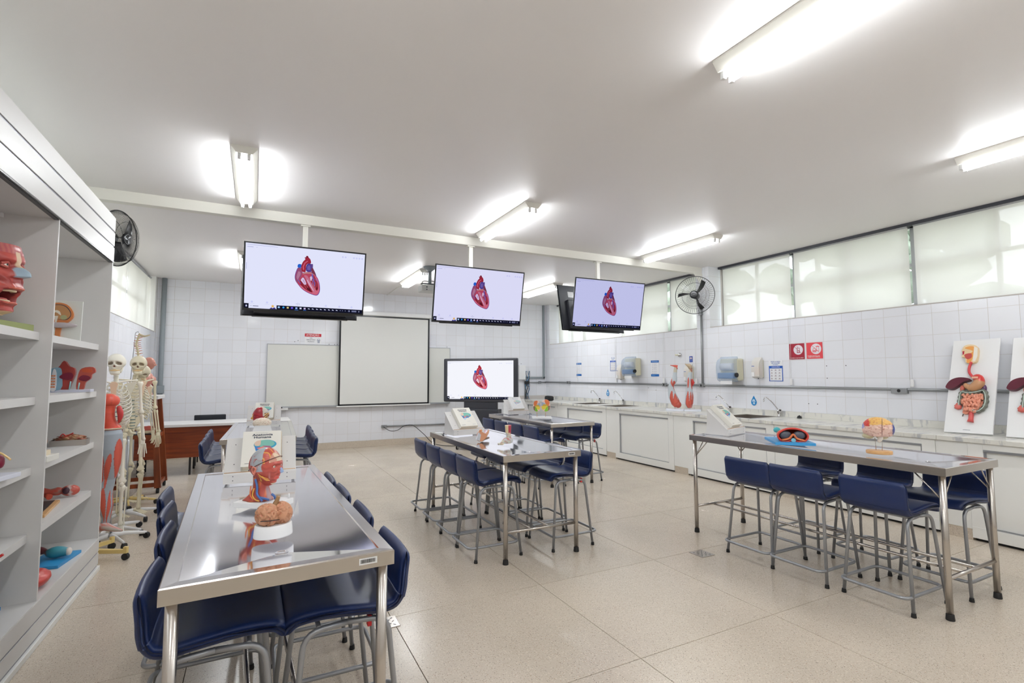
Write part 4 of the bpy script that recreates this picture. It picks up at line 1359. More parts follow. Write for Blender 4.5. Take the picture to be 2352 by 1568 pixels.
# --- conduits
def pbox(name, lab, loc, w, M_=None, cat='outlet', plug=True, ax='y'):
    t = thing(name, lab, cat, loc, 0, 'surface conduit boxes')
    if ax == 'y':
        MB().box(-.045, 0, -w / 2, w / 2, -.032, .032, .006).build('box', M_pipe, t)
        if plug: MB().cyl((-.047, 0, 0), (-.0455, 0, 0), .018, seg=16).build('socket', M_black, t)
    else:
        MB().box(-w / 2, w / 2, -.045, 0, -.032, .032, .006).build('box', M_pipe, t)
        if plug: MB().cyl((0, -.047, 0), (0, -.0455, 0), .018, seg=16).build('socket', M_black, t)
t = thing('wall_conduit', 'long grey conduit pipe running along the right wall tiles', 'conduit', (XR - .022, 0, 1.335), 0)
MB().cyl((0, .6, 0), (0, YF - .005, .005), .0165, seg=12).build('pipe', M_pipe, t)
for y in (4.87, 8.42, 10.6):
    MB().box(-.02, .02, -.014, .014, -.055, .02, .003).build('clip', M_pipe, t)
pbox('conduit_box', 'grey conduit box with black socket between tap cord and digestive boards', (XR - .003, 3.13, 1.32), .165)
pbox('conduit_box', 'grey conduit box at the foot of the vertical pipe', (XR - .003, 6.0, 1.335), .085)
pbox('conduit_box', 'grey conduit box with black socket behind the left arm model', (XR - .003, 6.85, 1.335), .085)
pbox('conduit_box', 'grey conduit box nearest the far corner on the right wall', (XR - .003, 9.98, 1.34), .11)
t = thing('vertical_conduit', 'grey vertical pipe rising to the wire fan beside the tiled column', 'conduit', (XR - .024, 5.985, 0), 0)
MB().cyl((0, 0, 1.36), (0, -.01, 2.50), .0175, seg=12).build('pipe', M_pipe, t)
MB().box(-.03, .022, -.032, .028, 2.50, 2.60, .005).build('junction', M_pipe, t)
t = thing('cable_duct', 'grey green duct bending round the far right corner of the front wall', 'duct', (0, YF - .004, 0), 0)
MB().box(6.515, 6.565, -.04, 0, 1.43, ZC, .004).box(6.02, 6.565, -.04, 0, 1.43, 1.475, .004).build('duct', M_gpaint, t)
t = thing('front_conduit', 'thin grey conduit on far wall between duct and worktop', 'conduit', (0, YF - .02, 1.335), 0)
MB().cyl((5.98, 0, 0), (6.6, 0, 0), .0155, seg=10).cyl((6.0, 0, 0), (6.0, 0, -.45), .02, seg=10).build('pipe', M_pipe, t)
pbox('conduit_box', 'small grey conduit box on far wall beside the worktop corner', (6.42, YF - .003, 1.335), .07, ax='x', plug=False)
one('electric_panel', MB().box(5.807, 5.98, -.09, 0, 1.41, 1.757, .006), M_white, 'white electric panel box on far wall right of the interactive display', 'panel', None, (0, YF - .004, 0))
t = thing('cable_bundle', 'tangle of black and blue cables hanging beside the electric panel', 'cable', (6.03, YF - .06, 0))
rnd = random.Random(5)
for k in range(6):
    x0 = rnd.uniform(-.03, .03)
    pts = [(x0 + rnd.uniform(-.04, .05), rnd.uniform(-.03, .02), z) for z in (1.62, 1.52, 1.42, 1.34, 1.2, 1.05, .93)]
    MB().tube(catmull(pts, 5), .006, 6).build('cable', M_black if k < 4 else mat('blue_cable', srgb(70, 130, 180), .5), t)
MB().box(-.06, .05, -.03, .03, 1.29, 1.37, .01).build('plug_block', M_black, t)
t = thing('floor_conduit', 'low grey conduit with socket box on far wall under the projection screen', 'conduit', (0, YF - .004, 0))
MB().box(2.464, 2.575, -.045, 0, .385, .445, .005).build('box', M_pipe, t)
MB().cyl((2.575, -.02, .42), (3.97, -.02, .405), .015, seg=10).build('pipe', M_pipe, t)
one('black_cable', MB().tube(catmull([(2.50, 10.98, .41), (2.62, 10.9, .33), (2.8, 10.95, .33), (2.95, 10.99, .41), (3.12, 10.9, .42), (3.3, 10.7, .25), (3.5, 10.5, .04), (3.9, 10.2, .015), (4.1, 10.0, .1)], 6), .007, 6), M_black, 'black cable looping from far wall socket down to the interactive display', 'cable')
t = thing('corner_duct', 'wide grey vertical duct in the far left corner', 'duct', (-1.52, YF - .004, 0))
MB().cyl((0, -.04, .0), (0, -.04, ZC), .04, seg=16).build('pipe', M_gpaint, t)
MB().box(-.06, .06, -.09, 0, 1.20, 1.34, .006).build('socket_box', M_gpaint, t)
# small screw holes left in the tiles
mb = MB()
for x, z in ((.70, 2.20), (.76, 2.225), (1.36, 2.165), (1.47, 2.163), (1.52, 2.165), (3.95, 2.17), (5.9, 1.80)): mb.cyl((x, YF - .0045, z), (x, YF - .002, z), .008, seg=8)
mb.build('screw_holes', M_black, wf)['kind'] = 'stuff'
mb = MB()
for y, z in ((3.96, 1.62), (3.72, 1.62), (3.96, 1.46), (4.22, 1.12), (4.10, 1.12), (7.30, 1.27), (7.1, 1.23)): mb.cyl((XR - .0045, y, z), (XR - .002, y, z), .006, seg=8)
mb.build('screw_holes', M_black, wr)['kind'] = 'stuff'

# projector
t = thing('projector', 'white ceiling projector hung between centre lamp and middle television', 'projector', (2.53, 7.93, 0))
MB().lathe([(.11, 3.298), (.10, 3.28), (.05, 3.24), (.035, 3.22)], seg=20).build('ceiling_plate', M_gpaint, t)
MB().cyl((0, 0, 3.02), (0, 0, 3.25), .028).build('drop_pole', M_gpaint, t)
MB().box(-.15, .15, -.03, .03, 3.0, 3.02, .003).build('bracket', M_dark, t)
pb = MB().box(-.17, .17, -.13, .13, 2.875, 2.985, .03); pb.build('body', mat('projector_grey', srgb(196, 198, 196), .4), t)
MB().cyl((.05, .13, 2.93), (.05, .145, 2.93), .04).build('lens', M_black, t)
MB().cyl((-.09, -.128, 2.94), (-.09, -.134, 2.94), .012).cyl((-.09, -.128, 2.90), (-.09, -.134, 2.90), .010).build('screws', M_dark, t)
MB().tube(catmull([(-.02, 0, 3.06), (-.12, -.02, 3.05), (-.15, -.05, 2.99), (-.10, -.08, 2.97)], 5), .006, 6).tube(catmull([(.02, 0, 3.07), (.12, 0, 3.05), (.16, -.05, 2.98)], 5), .006, 6).build('cable', M_black, t)

# ============================================================ WALL FANS
def fan(loc, nrm, r, lab, wall_pt, full=True, wires=64, th=.0022, bw=1.0, b0=.55):
    t = thing('wall_fan', lab, 'fan', loc, 0, 'wall fans')
    n = Vector(nrm).normalized()
    q = n.to_track_quat('Z', 'Y')
    t.rotation_mode = 'QUATERNION'; t.rotation_quaternion = q
    inv = q.inverted()
    front = MB(); back = MB()
    for k in range(wires):
        a = 2 * PI * k / wires
        c_, s_ = math.cos(a), math.sin(a)
        pts = [(c_ * rr, s_ * rr, z) for rr, z in ((r * .20, .085), (r * .55, .082), (r * .86, .055), (r * .99, .0))]
        front.tube(pts, th * .75, 4, False)
        pts = [(math.cos(a + .05) * rr, math.sin(a + .05) * rr, z) for rr, z in ((r * .25, -.09), (r * .6, -.085), (r * .9, -.05), (r * .99, .0))]
        back.tube(pts, th * .75, 4, False)
    def ring(rr, z, w):
        return [(math.cos(2 * PI * k / 48) * rr, math.sin(2 * PI * k / 48) * rr, z) for k in range(48)]
    front.tube(ring(r * .62, .081, 0), th, 5, closed=True)
    back.tube(ring(r * .7, -.078, 0), th, 5, closed=True)
    front.build('front_grille', M_black, t); back.build('rear_grille', M_black, t)
    MB().tube(ring(r, 0, 0), .005, 8, closed=True).build('rim', M_black, t)
    hb = MB().lathe([(.0, .092), (.045, .0918), (r * .195, .089), (r * .21, .082), (r * .215, .07)], seg=28, cap=False).build('centre_badge', M_black, t)
    if bw == 1: MB().tube(ring(r * .17, .0915, 0), .0018, 6, closed=True).build('badge_ring', M_alu, hb)
    mk = MB()
    for k in range(3):
        if bw == 1:
            lf = [(.004, .004), (.014, .018), (.026, .022), (.036, .016), (.034, .006), (.026, .010), (.014, .006)]
            mk.prism(lf, .0925, .0935, Matrix.Rotation(2 * PI * k / 3 + .5, 4, 'Z'))
        else:
            mk.tube([(-.022 + k * .014, -.008, .0935), (-.016 + k * .014, .008, .0935), (-.011 + k * .014, -.004, .0935), (-.006 + k * .014, .002, .0935)], .0018, 5)
    mk.build('badge_mark', M_alu, hb)
    for k in range(3):
        vs = []; fs = []
        for i in range(9):
            u = i / 8
            rr = r * (.12 + .74 * u)
            w0 = .35 + .55 * math.sin(min(1, u * 1.15) * PI * .62)
            for j in range(7):
                v = j / 6 - .5
                a = v * w0 * bw * (1.25 - .35 * u) + .25 * u + 2 * PI * k / 3 + b0
                vs.append((math.cos(a) * rr, math.sin(a) * rr, v * .055 * (1 - .3 * u) * (1 if bw == 1 else 1.5)))
        for i in range(8):
            for j in range(6):
                a = i * 7 + j
                fs.append((a, a + 1, a + 8, a + 7))
        b = MB().add(vs, fs, True)
        o = b.build('blade', M_black, t)
        sm = o.modifiers.new('thickness', 'SOLIDIFY'); sm.thickness = .003
    MB().lathe([(r * .14, -.02), (.05, -.05), (.058, -.10), (.055, -.17), (.03, -.20)], seg=24).build('motor', M_black, t)
    p = inv @ (Vector(wall_pt) - Vector(loc))
    MB().tube(rounded([(0, -.0, -.18), (p.x * .3, p.y * .3 - .02, -.20), p], .03, 4), .012, 10).build('arm', M_black, t)
    MB().sphere(p, .032, 2).build('bracket', M_black, t)
    return t
fan((6.27, 5.80, 2.79), (-.83, -.55, -.02), .302, 'wire wall fan on the right, beside the tiled column and right television', (6.60, 5.975, 2.62), th=.0016, bw=.33, b0=.75, wires=52)
fan((-1.20, 5.90, 2.815), (.92, -.38, -.10), .262, 'black wall fan half hidden behind the shelving canopy at left', (-1.62, 6.0, 2.75), wires=110, th=.0018)

# ============================================================ ANATOMICAL MODELS
RED = srgb(188, 84, 70); RED2 = srgb(158, 58, 52); ORA = srgb(224, 120, 70); GRY = srgb(170, 176, 182); CRM = srgb(236, 220, 190)
BON = srgb(230, 220, 196); BON2 = srgb(214, 198, 164); PNK = srgb(226, 160, 140); BLU = srgb(72, 106, 168); YEL = srgb(232, 178, 84); MAR = srgb(120, 24, 50)
TAN = srgb(206, 142, 104); WHT = srgb(236, 236, 236); DRK = srgb(40, 30, 28)
def mixc(a, b, t):
    t = max(0, min(1, t))
    return tuple(a[i] * (1 - t) + b[i] * t for i in range(4))
def ss(a, b, x):
    t = max(0.0, min(1.0, (x - a) / (b - a)))
    return t * t * (3 - 2 * t)
def G(v, s): return math.exp(-(v / s) ** 2)

def uvsphere(nu, nv):
    vs = []; fs = []
    for i in range(nv + 1):
        th = PI * i / nv
        for j in range(nu):
            ph = 2 * PI * j / nu
            vs.append(Vector((math.cos(ph) * math.sin(th), math.sin(ph) * math.sin(th), math.cos(th))))
    for i in range(nv):
        for j in range(nu):
            j2 = (j + 1) % nu
            fs.append((i * nu + j, (i + 1) * nu + j, (i + 1) * nu + j2, i * nu + j2))
    return vs, fs
def head_pt(d, mouth=0.0, nose=1.0):
    x, y, z = d.x * .43, d.y * .345, d.z * .5
    low = ss(.05, -.45, z)
    if d.x < 0: x *= 1 - .50 * low
    y *= 1 - .32 * low
    if d.x > 0:
        x = .43 * (d.x ** .72) * (1 - .10 * low) if d.x > 0 else x
        x *= 1 - .10 * ss(.12, .5, z)
        f = ss(.25, .8, d.x)
        nz = z + .10
        x += f * .125 * nose * G(y, .046 + .022 * ss(0, -.12, nz)) * (ss(.14, -.05, nz) if nz > -.055 else G(nz + .055, .03)) * 1.0
        x += f * .030 * G(y, .2) * G(z - .080, .035)
        for s_ in (-1, 1):
            x -= f * .055 * G(y - s_ * .135, .06) * G(z - .01, .045)
            x += f * .02 * G(y - s_ * .17, .07) * G(z + .10, .05)
        x += f * .042 * G(y, .085) * (G(z + .250, .022) + G(z + .308, .024)) - f * .034 * G(y, .10) * G(z + .279, .010)
        x += f * .055 * G(y, .10) * G(z + .43, .06) - f * .030 * G(y, .1) * G(z + .362, .028)
        if mouth:
            o = min(1, 1.5 * G(y, .12) * G(z + .335, .06))
            x -= f * mouth * o
    if mouth:
        z -= .17 * ss(-.30, -.38, z)
        if x < .0: z += .12 * ss(-.30, -.38, z) * ss(.05, -.1, x)
    return Vector((x, y, z))
def head(parent, name, s, colf, M=None, mouth=0.0, half=None, nu=88, nv=76, nose=1.0):
    vs, fs = uvsphere(nu, nv)
    P = [head_pt(v, mouth, nose) for v in vs]
    if half: P = [half(p) for p in P]
    mb = MB()
    cs = [colf(p) for p in P]
    n = len(mb.v)
    mb.add([p * s for p in P], fs, True, None, M)
    mb.c = cs
    return mb.build(name, M_anat, parent)
def stripes(p, f, ax=(0, 0, 1)):
    return .5 + .5 * math.sin(f * p.dot(Vector(ax)) + 6 * noise.noise(p * 4))
def col_muscle(p):
    n = noise.noise(p * 7)
    red = mixc(RED, RED2, .45 * stripes(p, 60, (.3, .2, 1)))
    ay = abs(p.y)
    if p.z > .46 - .9 * (p.x + .1) ** 2 and False: return GRY
    if p.z > .10 + .1 * p.x:
        if p.x > .30: return mixc(CRM, red, .2 + .5 * (n > .1))
        if p.x > .10 + .15 * (.5 - p.z): return mixc(red, YEL, .8 if abs(math.sin(p.y * 26 + n)) > .96 else 0)
        if p.x < -.24 and p.z < .30: return red
        v = abs(noise.noise(p * 5.2 + Vector((3, 1, 7))))
        return mixc(GRY, RED, .8 if v < .022 else 0)
    if -.12 < p.x < .14 and p.z > -.08 and ay > .18: return mixc(GRY, RED, .8 if abs(n) < .03 else 0)
    if p.x < -.2 and p.z > -.12: return mixc(red, CRM, .5 if abs(n) < .04 else 0)
    if p.x > .46 and ay < .10 and -.20 < p.z < -.03: return srgb(152, 176, 214)
    if p.z < -.42 and p.x > .2 and ay < .16: return CRM
    if ay > .16 and -.02 < p.x < .22 and -.34 < p.z < -.2: return mixc(red, YEL, .8 if stripes(p, 40, (1, 0, .6)) > .8 else 0)
    if G(ay - .13, .03) * G(p.z - .01, .02) > .5 and p.x > .2: return srgb(140, 44, 36)
    if p.x > .3 and ay < .10 and -.32 < p.z < -.24: return srgb(214, 100, 90)
    return red
def ear(parent, s, c, side, col):
    e = thing('ear', None, None) if False else None
    mb = MB()
    pts = catmull([(0, 0, -.10), (-.035, side * .02, -.04), (-.055, side * .035, .04), (-.02, side * .035, .10), (.035, side * .02, .07), (.03, 0, .02)], 4)
    mb.tube([Vector(c) + Vector(p) * s for p in pts], .02 * s, 8, col=col)
    mb.sphere((c[0] - .01 * s, c[1], c[2] - .0 * s), (.045 * s, .015 * s, .09 * s), 2, col)
    return mb.build('ear', M_anat, parent)
def eye(parent, s, c, d=(1, 0, 0)):
    mb = MB().sphere(c, .043 * s, 2, srgb(226, 216, 206))
    o = mb.build('eye', M_anat, parent)
    p = Vector(c) + Vector(d).normalized() * .031 * s
    MB().sphere(p, .0165 * s, 2, srgb(60, 76, 70)).build('iris', M_anat, o)
    return o

# ---- big muscle head on the nearest table
s = .186
t = thing('head_model', 'red muscle head and neck model on a white base, on nearest table', 'anatomical model', (.045, 2.785, .873), R(-38))
MB().box(-.10, .13, -.068, .068, 0, .027, .004, WHT).build('base', M_anat, t)
MB().cyl((.115, .05, .027), (.115, .05, .05), .004, col=WHT).build('pin', M_anat, t)
hz = .030 + .156
Mh = Matrix.Translation((.018, 0, hz)) @ Matrix.Rotation(R(-4), 4, 'Y')
head(t, 'head', s, col_muscle, Mh, nu=190, nv=160)
def neckcol(p):
    n = noise.noise(p * 60)
    c_ = mixc(RED, RED2, .5 * stripes(p * 6, 30, (.6, .8, .3)))
    if p.x > .03 and abs(p.y) < .012 and p.z < .09: return mixc(c_, GRY, .6)
    if n > .32: return ORA
    return c_
vs = []; fs = []
NK = [(.028, -.090, .058, .056), (.036, -.076, .052, .052), (.058, -.052, .042, .042), (.082, -.040, .034, .035), (.108, -.038, .034, .033), (.14, -.04, .045, .038)]
for z, x0, x1, hy in NK:
    for k in range(28):
        a = 2 * PI * k / 28
        cx, rx = (x0 + x1) / 2, (x1 - x0) / 2
        rr = 1 + .05 * math.sin(a * 7 + z * 20)
        vs.append(Vector((cx + math.cos(a) * rx * rr, math.sin(a) * hy * rr, z)))
for i in range(len(NK) - 1):
    for k in range(28):
        k2 = (k + 1) % 28
        fs.append((i * 28 + k, i * 28 + k2, (i + 1) * 28 + k2, (i + 1) * 28 + k))
fs.append(list(range(28))[::-1])
MB().add(vs, fs, True, neckcol).build('neck', M_anat, t)
for q, c_ in (([(.045, -.05, .034), (.030, -.052, .05), (.012, -.047, .065), (.008, -.043, .10), (.0, -.046, .135)], BLU), ([(.065, -.03, .036), (.05, -.045, .045), (.03, -.052, .05)], BLU), ([(.03, -.055, .034), (.01, -.058, .042), (-.01, -.05, .06), (-.005, -.045, .09)], YEL), ([(.075, .0, .034), (.08, -.012, .05), (.07, -.02, .062)], BLU), ([(.0, -.055, .04), (-.02, -.053, .06), (-.025, -.043, .10)], ORA)):
    MB().tube(catmull(q, 5), .0055 if c_ is BLU else .003, 8, col=c_).build('vessel', M_anat, t)
def onhead(p): return Mh @ (Vector(p) * s)
for q, c_ in (([(.0, -.30, -.12), (.06, -.285, -.20), (.16, -.25, -.28), (.26, -.20, -.33)], YEL), ([(.0, -.30, -.08), (.08, -.30, .0), (.10, -.28, .16), (.06, -.25, .30)], RED2), ([(-.2, -.29, .1), (-.1, -.31, .16), (-.02, -.30, .25)], RED2), ([(.02, -.31, -.14), (.12, -.28, -.22), (.24, -.22, -.28)], YEL)):
    MB().tube([onhead(p) for p in catmull(q, 5)], .0016, 6, col=c_).build('vessel', M_anat, t)
for sd in (-1, 1): ear(t, s, onhead((-.06, sd * .335, -.05)), sd, srgb(214, 130, 112))
eye(t, s, onhead((.338, -.130, .005)), (1, -.15, 0)); eye(t, s, onhead((.338, .130, .005)), (1, .15, 0))
ring = [onhead((math.cos(a) * .430, math.sin(a) * .346, .085 + .17 * math.cos(a))) for a in [2 * PI * k / 48 for k in range(48)]]
MB().tube(ring, .0019, 6, col=srgb(92, 52, 44), closed=True).build('cut_line', M_anat, t)

# ---- brains
def gyri(d, f, amp, off=0.0):
    q = d * f + Vector((off, off * 2, 0))
    w = Vector((noise.noise(q * .9), noise.noise(q * .9 + Vector((9, 0, 0))), noise.noise(q * .9 + Vector((0, 9, 0)))))
    v = abs(noise.noise(q * 1.15 + w * 1.3))
    return amp * (min(v * 4.2, 1) ** .6 - .6), v
def brain(parent, name, c, r, colf, f=4.2, amp=.075, sub=5, off=0., M=None, split=True, shape=None, flat=0.0):
    bm = bmesh.new()
    bmesh.ops.create_icosphere(bm, subdivisions=sub, radius=1)
    cs = []; vs = []
    for v in bm.verts:
        d = v.co.copy()
        k, g_ = gyri(d, f, amp, off)
        rad = 1 + k
        if split: rad -= .22 * G(d.y, .05) * ss(-.5, .1, d.z)
        p = Vector((d.x * r[0] * rad, d.y * r[1] * rad, d.z * r[2] * rad))
        if d.z < -flat and flat: p.z = -flat * r[2] - (abs(p.z) - flat * r[2]) * .25
        if shape: p = shape(d, p)
        vs.append(p + Vector(c)); cs.append(colf(d, g_))
    bm.verts.index_update()
    fs = [[v.index for v in q.verts] for q in bm.faces]
    bm.free()
    mb = MB().add(vs, fs, True, None, M)
    mb.c = cs
    return mb.build(name, M_anat, parent)
t = thing('brain_model', 'brown upturned brain half with stem on a rounded white base, nearest table', 'anatomical model', (.083, 2.245, .873), R(20))
MB().lathe([(.072, 0), (.073, .004), (.069, .044), (.066, .048)], seg=40, col=WHT, sx=1.0, sy=.82).build('base', M_anat, t)
bc = lambda d, g_: mixc(srgb(196, 142, 108), srgb(206, 110, 88) if g_ < .03 else srgb(184, 128, 94), .7 if g_ < .03 else .3)
for sd in (-1, 1):
    brain(t, 'hemisphere', (sd * .025, 0, .082), (.041, .052, .042), bc, 2.3, .22, 5, 3.0 + sd, None, False)
MB().tube(catmull([(.0, .0, .095), (.004, .002, .115), (.012, .0, .135), (.016, -.002, .15)], 4), [.016, .015, .014, .013, .012, .011, .010, .009, .009, .008, .008, .007, .006], 10, col=lambda p: srgb(150, 116, 80)).build('brain_stem', M_anat, t)
MB().tube([(-.066, -.040, .074), (-.035, -.056, .073), (.0, -.055, .071)], .0018, 6, col=DRK).build('cut_line', M_anat, t)

t = thing('brain_model', 'white brain with red vessels on white pedestal, far left table', 'anatomical model', (.088, 6.02, .879), 0)
MB().box(-.155, .155, -.13, .14, 0, .014, .003, WHT).build('base', M_anat, t)
MB().prism([(-.10, .0), (.10, .0), (.075, .09), (-.072, .09)], -.06, .06, frame_matrix((0, 0, .014), (1, 0, 0), (0, 0, 1)), WHT).build('pedestal', M_anat, t)
brain(t, 'brain', (-.005, 0, .128), (.088, .06, .052), lambda d, g_: mixc(srgb(236, 222, 204), srgb(196, 112, 92), .8 if g_ < .022 else .0), 3.0, .13, 5, 1.0)
t = thing('half_head_model', 'dark red half head facing left behind the white brain, far left table', 'anatomical model', (.075, 6.40, .880), PI + R(12))
def col_half(p):
    if p.x < -.10 and p.z < .18: return (srgb(226, 190, 120) if stripes(p, 34, (.7, 0, .8)) > .5 else srgb(110, 30, 36)) if p.z > -.25 else MAR
    if p.x < -.02 and p.z > -.0: return mixc(CRM, BLU, .25 + .3 * (noise.noise(p * 9) > .1))
    if p.x > .42: return srgb(214, 160, 90)
    if p.x > .30 and p.z < -.22 and p.z > -.34: return srgb(214, 120, 96)
    return mixc(srgb(172, 34, 46), srgb(140, 24, 38), stripes(p, 30))
MB().box(-.06, .06, -.05, .05, 0, .02, .004, WHT).build('base', M_anat, t)
head(t, 'head', .20, col_half, Matrix.Translation((0, 0, .175)))
MB().tube([(-.01, 0, .02), (.0, 0, .07), (.0, 0, .11)], [.045, .038, .04], 16, col=MAR).build('neck', M_anat, t)
eye(t, .20, (.064, .030, .176), (1, .3, 0))

t = thing('brain_model', 'pink and yellow brain on thin rods over an oval wooden foot', 'anatomical model', (4.09, 2.095, .925), R(-62))
MB().lathe([(.078, 0), (.081, .004), (.081, .022), (.076, .026)], seg=40, sx=1.0, sy=.74).build('foot', M_beech, t)
for x in (-.018, .018): MB().cyl((x, 0, .024), (x * 1.2, 0, .115), .0018, col=srgb(170, 170, 170)).build('rod', M_steel_b, t)
def bcol(d, g_):
    c_ = srgb(232, 196, 180)
    if d.z > .38 + .15 * noise.noise(d * 3): c_ = srgb(232, 184, 104)
    if d.x < -.55 and d.z > .25: c_ = srgb(206, 58, 46)
    if d.x < -.88 and d.z > .0: c_ = srgb(168, 170, 214)
    if d.x > .88: c_ = srgb(70, 92, 160)
    return mixc(c_, srgb(190, 104, 90), .75 if g_ < .03 else 0)
brain(t, 'brain', (.0, 0, .182), (.094, .080, .080), bcol, 4.0, .14, 5, 5.0, None, False, flat=.62)
MB().tube([(.022 * 1 + math.cos(a) * .004, -math.sin(a) * .0835, .182 + math.cos(a) * .082) for a in [R(25) + R(95) * k / 16 for k in range(17)]], .0018, 6, col=srgb(110, 70, 56)).build('cut_line', M_anat, t)
for sd in (-1, 1): MB().sphere((sd * .042 - .02, .01, .126), (.038, .045, .022), 3, srgb(196, 186, 150), disp=lambda d: 1 + .03 * math.sin(d.z * 40)).build('cerebellum', M_anat, t)
MB().tube(catmull([(.015, -.02, .15), (.012, -.025, .12), (.0, -.02, .088)], 4), [.020, .02, .019, .018, .017, .016, .014, .012, .01], 12, col=srgb(226, 218, 206)).build('brain_stem', M_anat, t)

# ---- chest cavity model on blue board (right table)
t = thing('chest_model', 'red half skull-base model with two dark hollows on a blue board, right table', 'anatomical model', (4.05, 2.76, .925), R(-42))
MB().box(-.15, .15, -.17, .22, 0.004, .026, .003).build('board', M_blue, t)
vs = []; fs = []
NA, NR = 40, 12
def shellp(a, k):
    # outer mask like goggle rim; k 0..1 from front rim to back
    rx, rz = .112 * (1 - .25 * k * k), .062 * (1 - .35 * k * k)
    z = .072 + math.sin(a) * rz
    notch = .030 * G(math.cos(a), .35) * (math.sin(a) < 0) * (1 - k)
    return Vector((math.cos(a) * rx, -.10 + .17 * k, max(.026, z + notch)))
for k in range(NR + 1):
    for i in range(NA): vs.append(shellp(2 * PI * i / NA, k / NR))
for k in range(NR):
    for i in range(NA):
        i2 = (i + 1) % NA
        fs.append((k * NA + i, k * NA + i2, (k + 1) * NA + i2, (k + 1) * NA + i))
fs.append([NR * NA + i for i in range(NA)])
mb = MB().add(vs, fs, True, lambda p: mixc(srgb(214, 120, 96), RED, ss(-.02, -.09, p.y)))
mb.build('shell', M_anat, t)
rim = [shellp(2 * PI * i / NA, 0) for i in range(NA)]
MB().tube(rim, .0085, 8, col=srgb(208, 62, 48), closed=True).build('rim', M_anat, t)
for sd in (-1, 1):
    MB().sphere((sd * .052, -.082, .078), (.046, .022, .036), 3, srgb(84, 88, 100)).build('hollow', M_anat, t)
MB().tube(catmull([(-.085, -.104, .036), (-.03, -.106, .052), (0, -.108, .085), (.03, -.106, .052), (.085, -.104, .036)], 6), .009, 8, col=ORA).build('ridge', M_anat, t)
MB().cyl((.0, -.118, .040), (.0, -.10, .040), .017, col=srgb(140, 200, 214), seg=20).build('disc', M_anat, t)
MB().sphere((-.085, .05, .105), (.028, .028, .024), 3, lambda p: srgb(70, 176, 186) if p.z > -.2 else MAR).build('knob', M_anat, t)

# ---- brain slices on rods
t = thing('brain_slices', 'two coloured brain slices on rods over a white slab, far middle table', 'anatomical model', (3.945, 6.72, .853), R(-28))
MB().box(-.15, .15, -.15, .15, 0, .018, .003, WHT).build('base', M_anat, t)
def slice_(x, w, h, seed):
    cols_ = [ORA, srgb(160, 176, 200), srgb(232, 206, 72), srgb(130, 186, 52), srgb(132, 98, 74), srgb(240, 210, 200)]
    pl = smoothpoly([(0, -.5), (.42, -.32), (.5, .0), (.38, .34), (.1, .5), (-.3, .42), (-.5, .05), (-.4, -.3)], 4)
    M_ = frame_matrix((x, .01, .018 + .075 + h / 2), (1, 0, 0), (0, 0, 1))
    mb = MB().prism([(p[0] * w, p[1] * h) for p in pl], -.008, .008, M_, cols_[5])
    o = mb.build('slice', M_anat, t)
    q = 1 if seed else -1
    P = [(cols_[0], smoothpoly([(-.1 * q, .46), (.3 * q, .44), (.42 * q, .2), (.25 * q, -.05), (.02 * q, .12)], 3)), (cols_[1], [(-.42 * q, .3), (-.05 * q, .2), (.0, -.0), (-.46 * q, -.02)]),
         (cols_[2], [(-.47 * q, -.02), (.15 * q, .0), (.08 * q, -.25), (-.35 * q, -.32)]), (srgb(206, 166, 60), [(-.3 * q, .1), (.15 * q, .12), (.22 * q, -.02), (-.3 * q, -.02)]),
         (cols_[3], [(.15 * q, -.05), (.24 * q, -.05), (.24 * q, -.42), (.0, -.48), (-.15 * q, -.42)]), (cols_[4], [(.25 * q, .0), (.47 * q, .0), (.42 * q, -.3), (.25 * q, -.42)])]
    art('painted_areas', [(c_, [(u * w, v * h) for u, v in pl_]) for c_, pl_ in P], 1, 1, M_, M_anat, o, step=.0003, z0=.0082)
    MB().cyl((x, .01, .018), (x, .01, .018 + .085), .003, seg=8).build('rod', M_beech, t)
slice_(-.075, .115, .175, 0); slice_(.06, .145, .19, 1)

# ---- foot model
t = thing('foot_model', 'painted foot and ankle model standing on middle table', 'anatomical model', (2.135, 4.275, .861), R(20))
def footcol(p):
    n = noise.noise(p * 45)
    if p.z > .10: return [srgb(206, 56, 66), srgb(226, 216, 220), srgb(232, 214, 168), srgb(178, 52, 72)][int((math.atan2(p.y, p.x) / (2 * PI) + 1) * 4 + .4) % 4]
    if p.x < .0 and p.z < .035: return mixc(srgb(214, 214, 200), RED, .5 if n > .15 else 0)
    return mixc(srgb(206, 214, 214), srgb(204, 96, 92) if n > 0 else srgb(226, 206, 160), .8 if abs(n) > .22 else .1)
MB().tube(catmull([(.022, 0, .030), (.018, 0, .065), (.010, 0, .10), (.008, 0, .175)], 6), [.030, .031, .031, .03, .029, .028, .027, .026, .0255, .0255, .026, .0265, .027, .028, .029, .030, .031, .032, .033], 18, col=footcol, flat=.85).build('ankle', M_anat, t)
MB().tube(catmull([(.052, 0, .022), (.02, 0, .034), (-.035, 0, .032), (-.075, 0, .020), (-.125, 0, .008)], 5), [.016, .022, .027, .03, .032, .033, .033, .032, .031, .029, .026, .023, .021, .018, .016, .014, .012, .010, .009, .008, .007], 16, col=footcol, flat=1.1).build('foot', M_anat, t)
for k in range(5):
    MB().tube([(-.085, -.026 + k * .012, .012), (-.118 + abs(k - 1) * .006, -.034 + k * .016, .008)], [.008, .006], 8, col=srgb(222, 206, 176)).build('toe', M_anat, t)
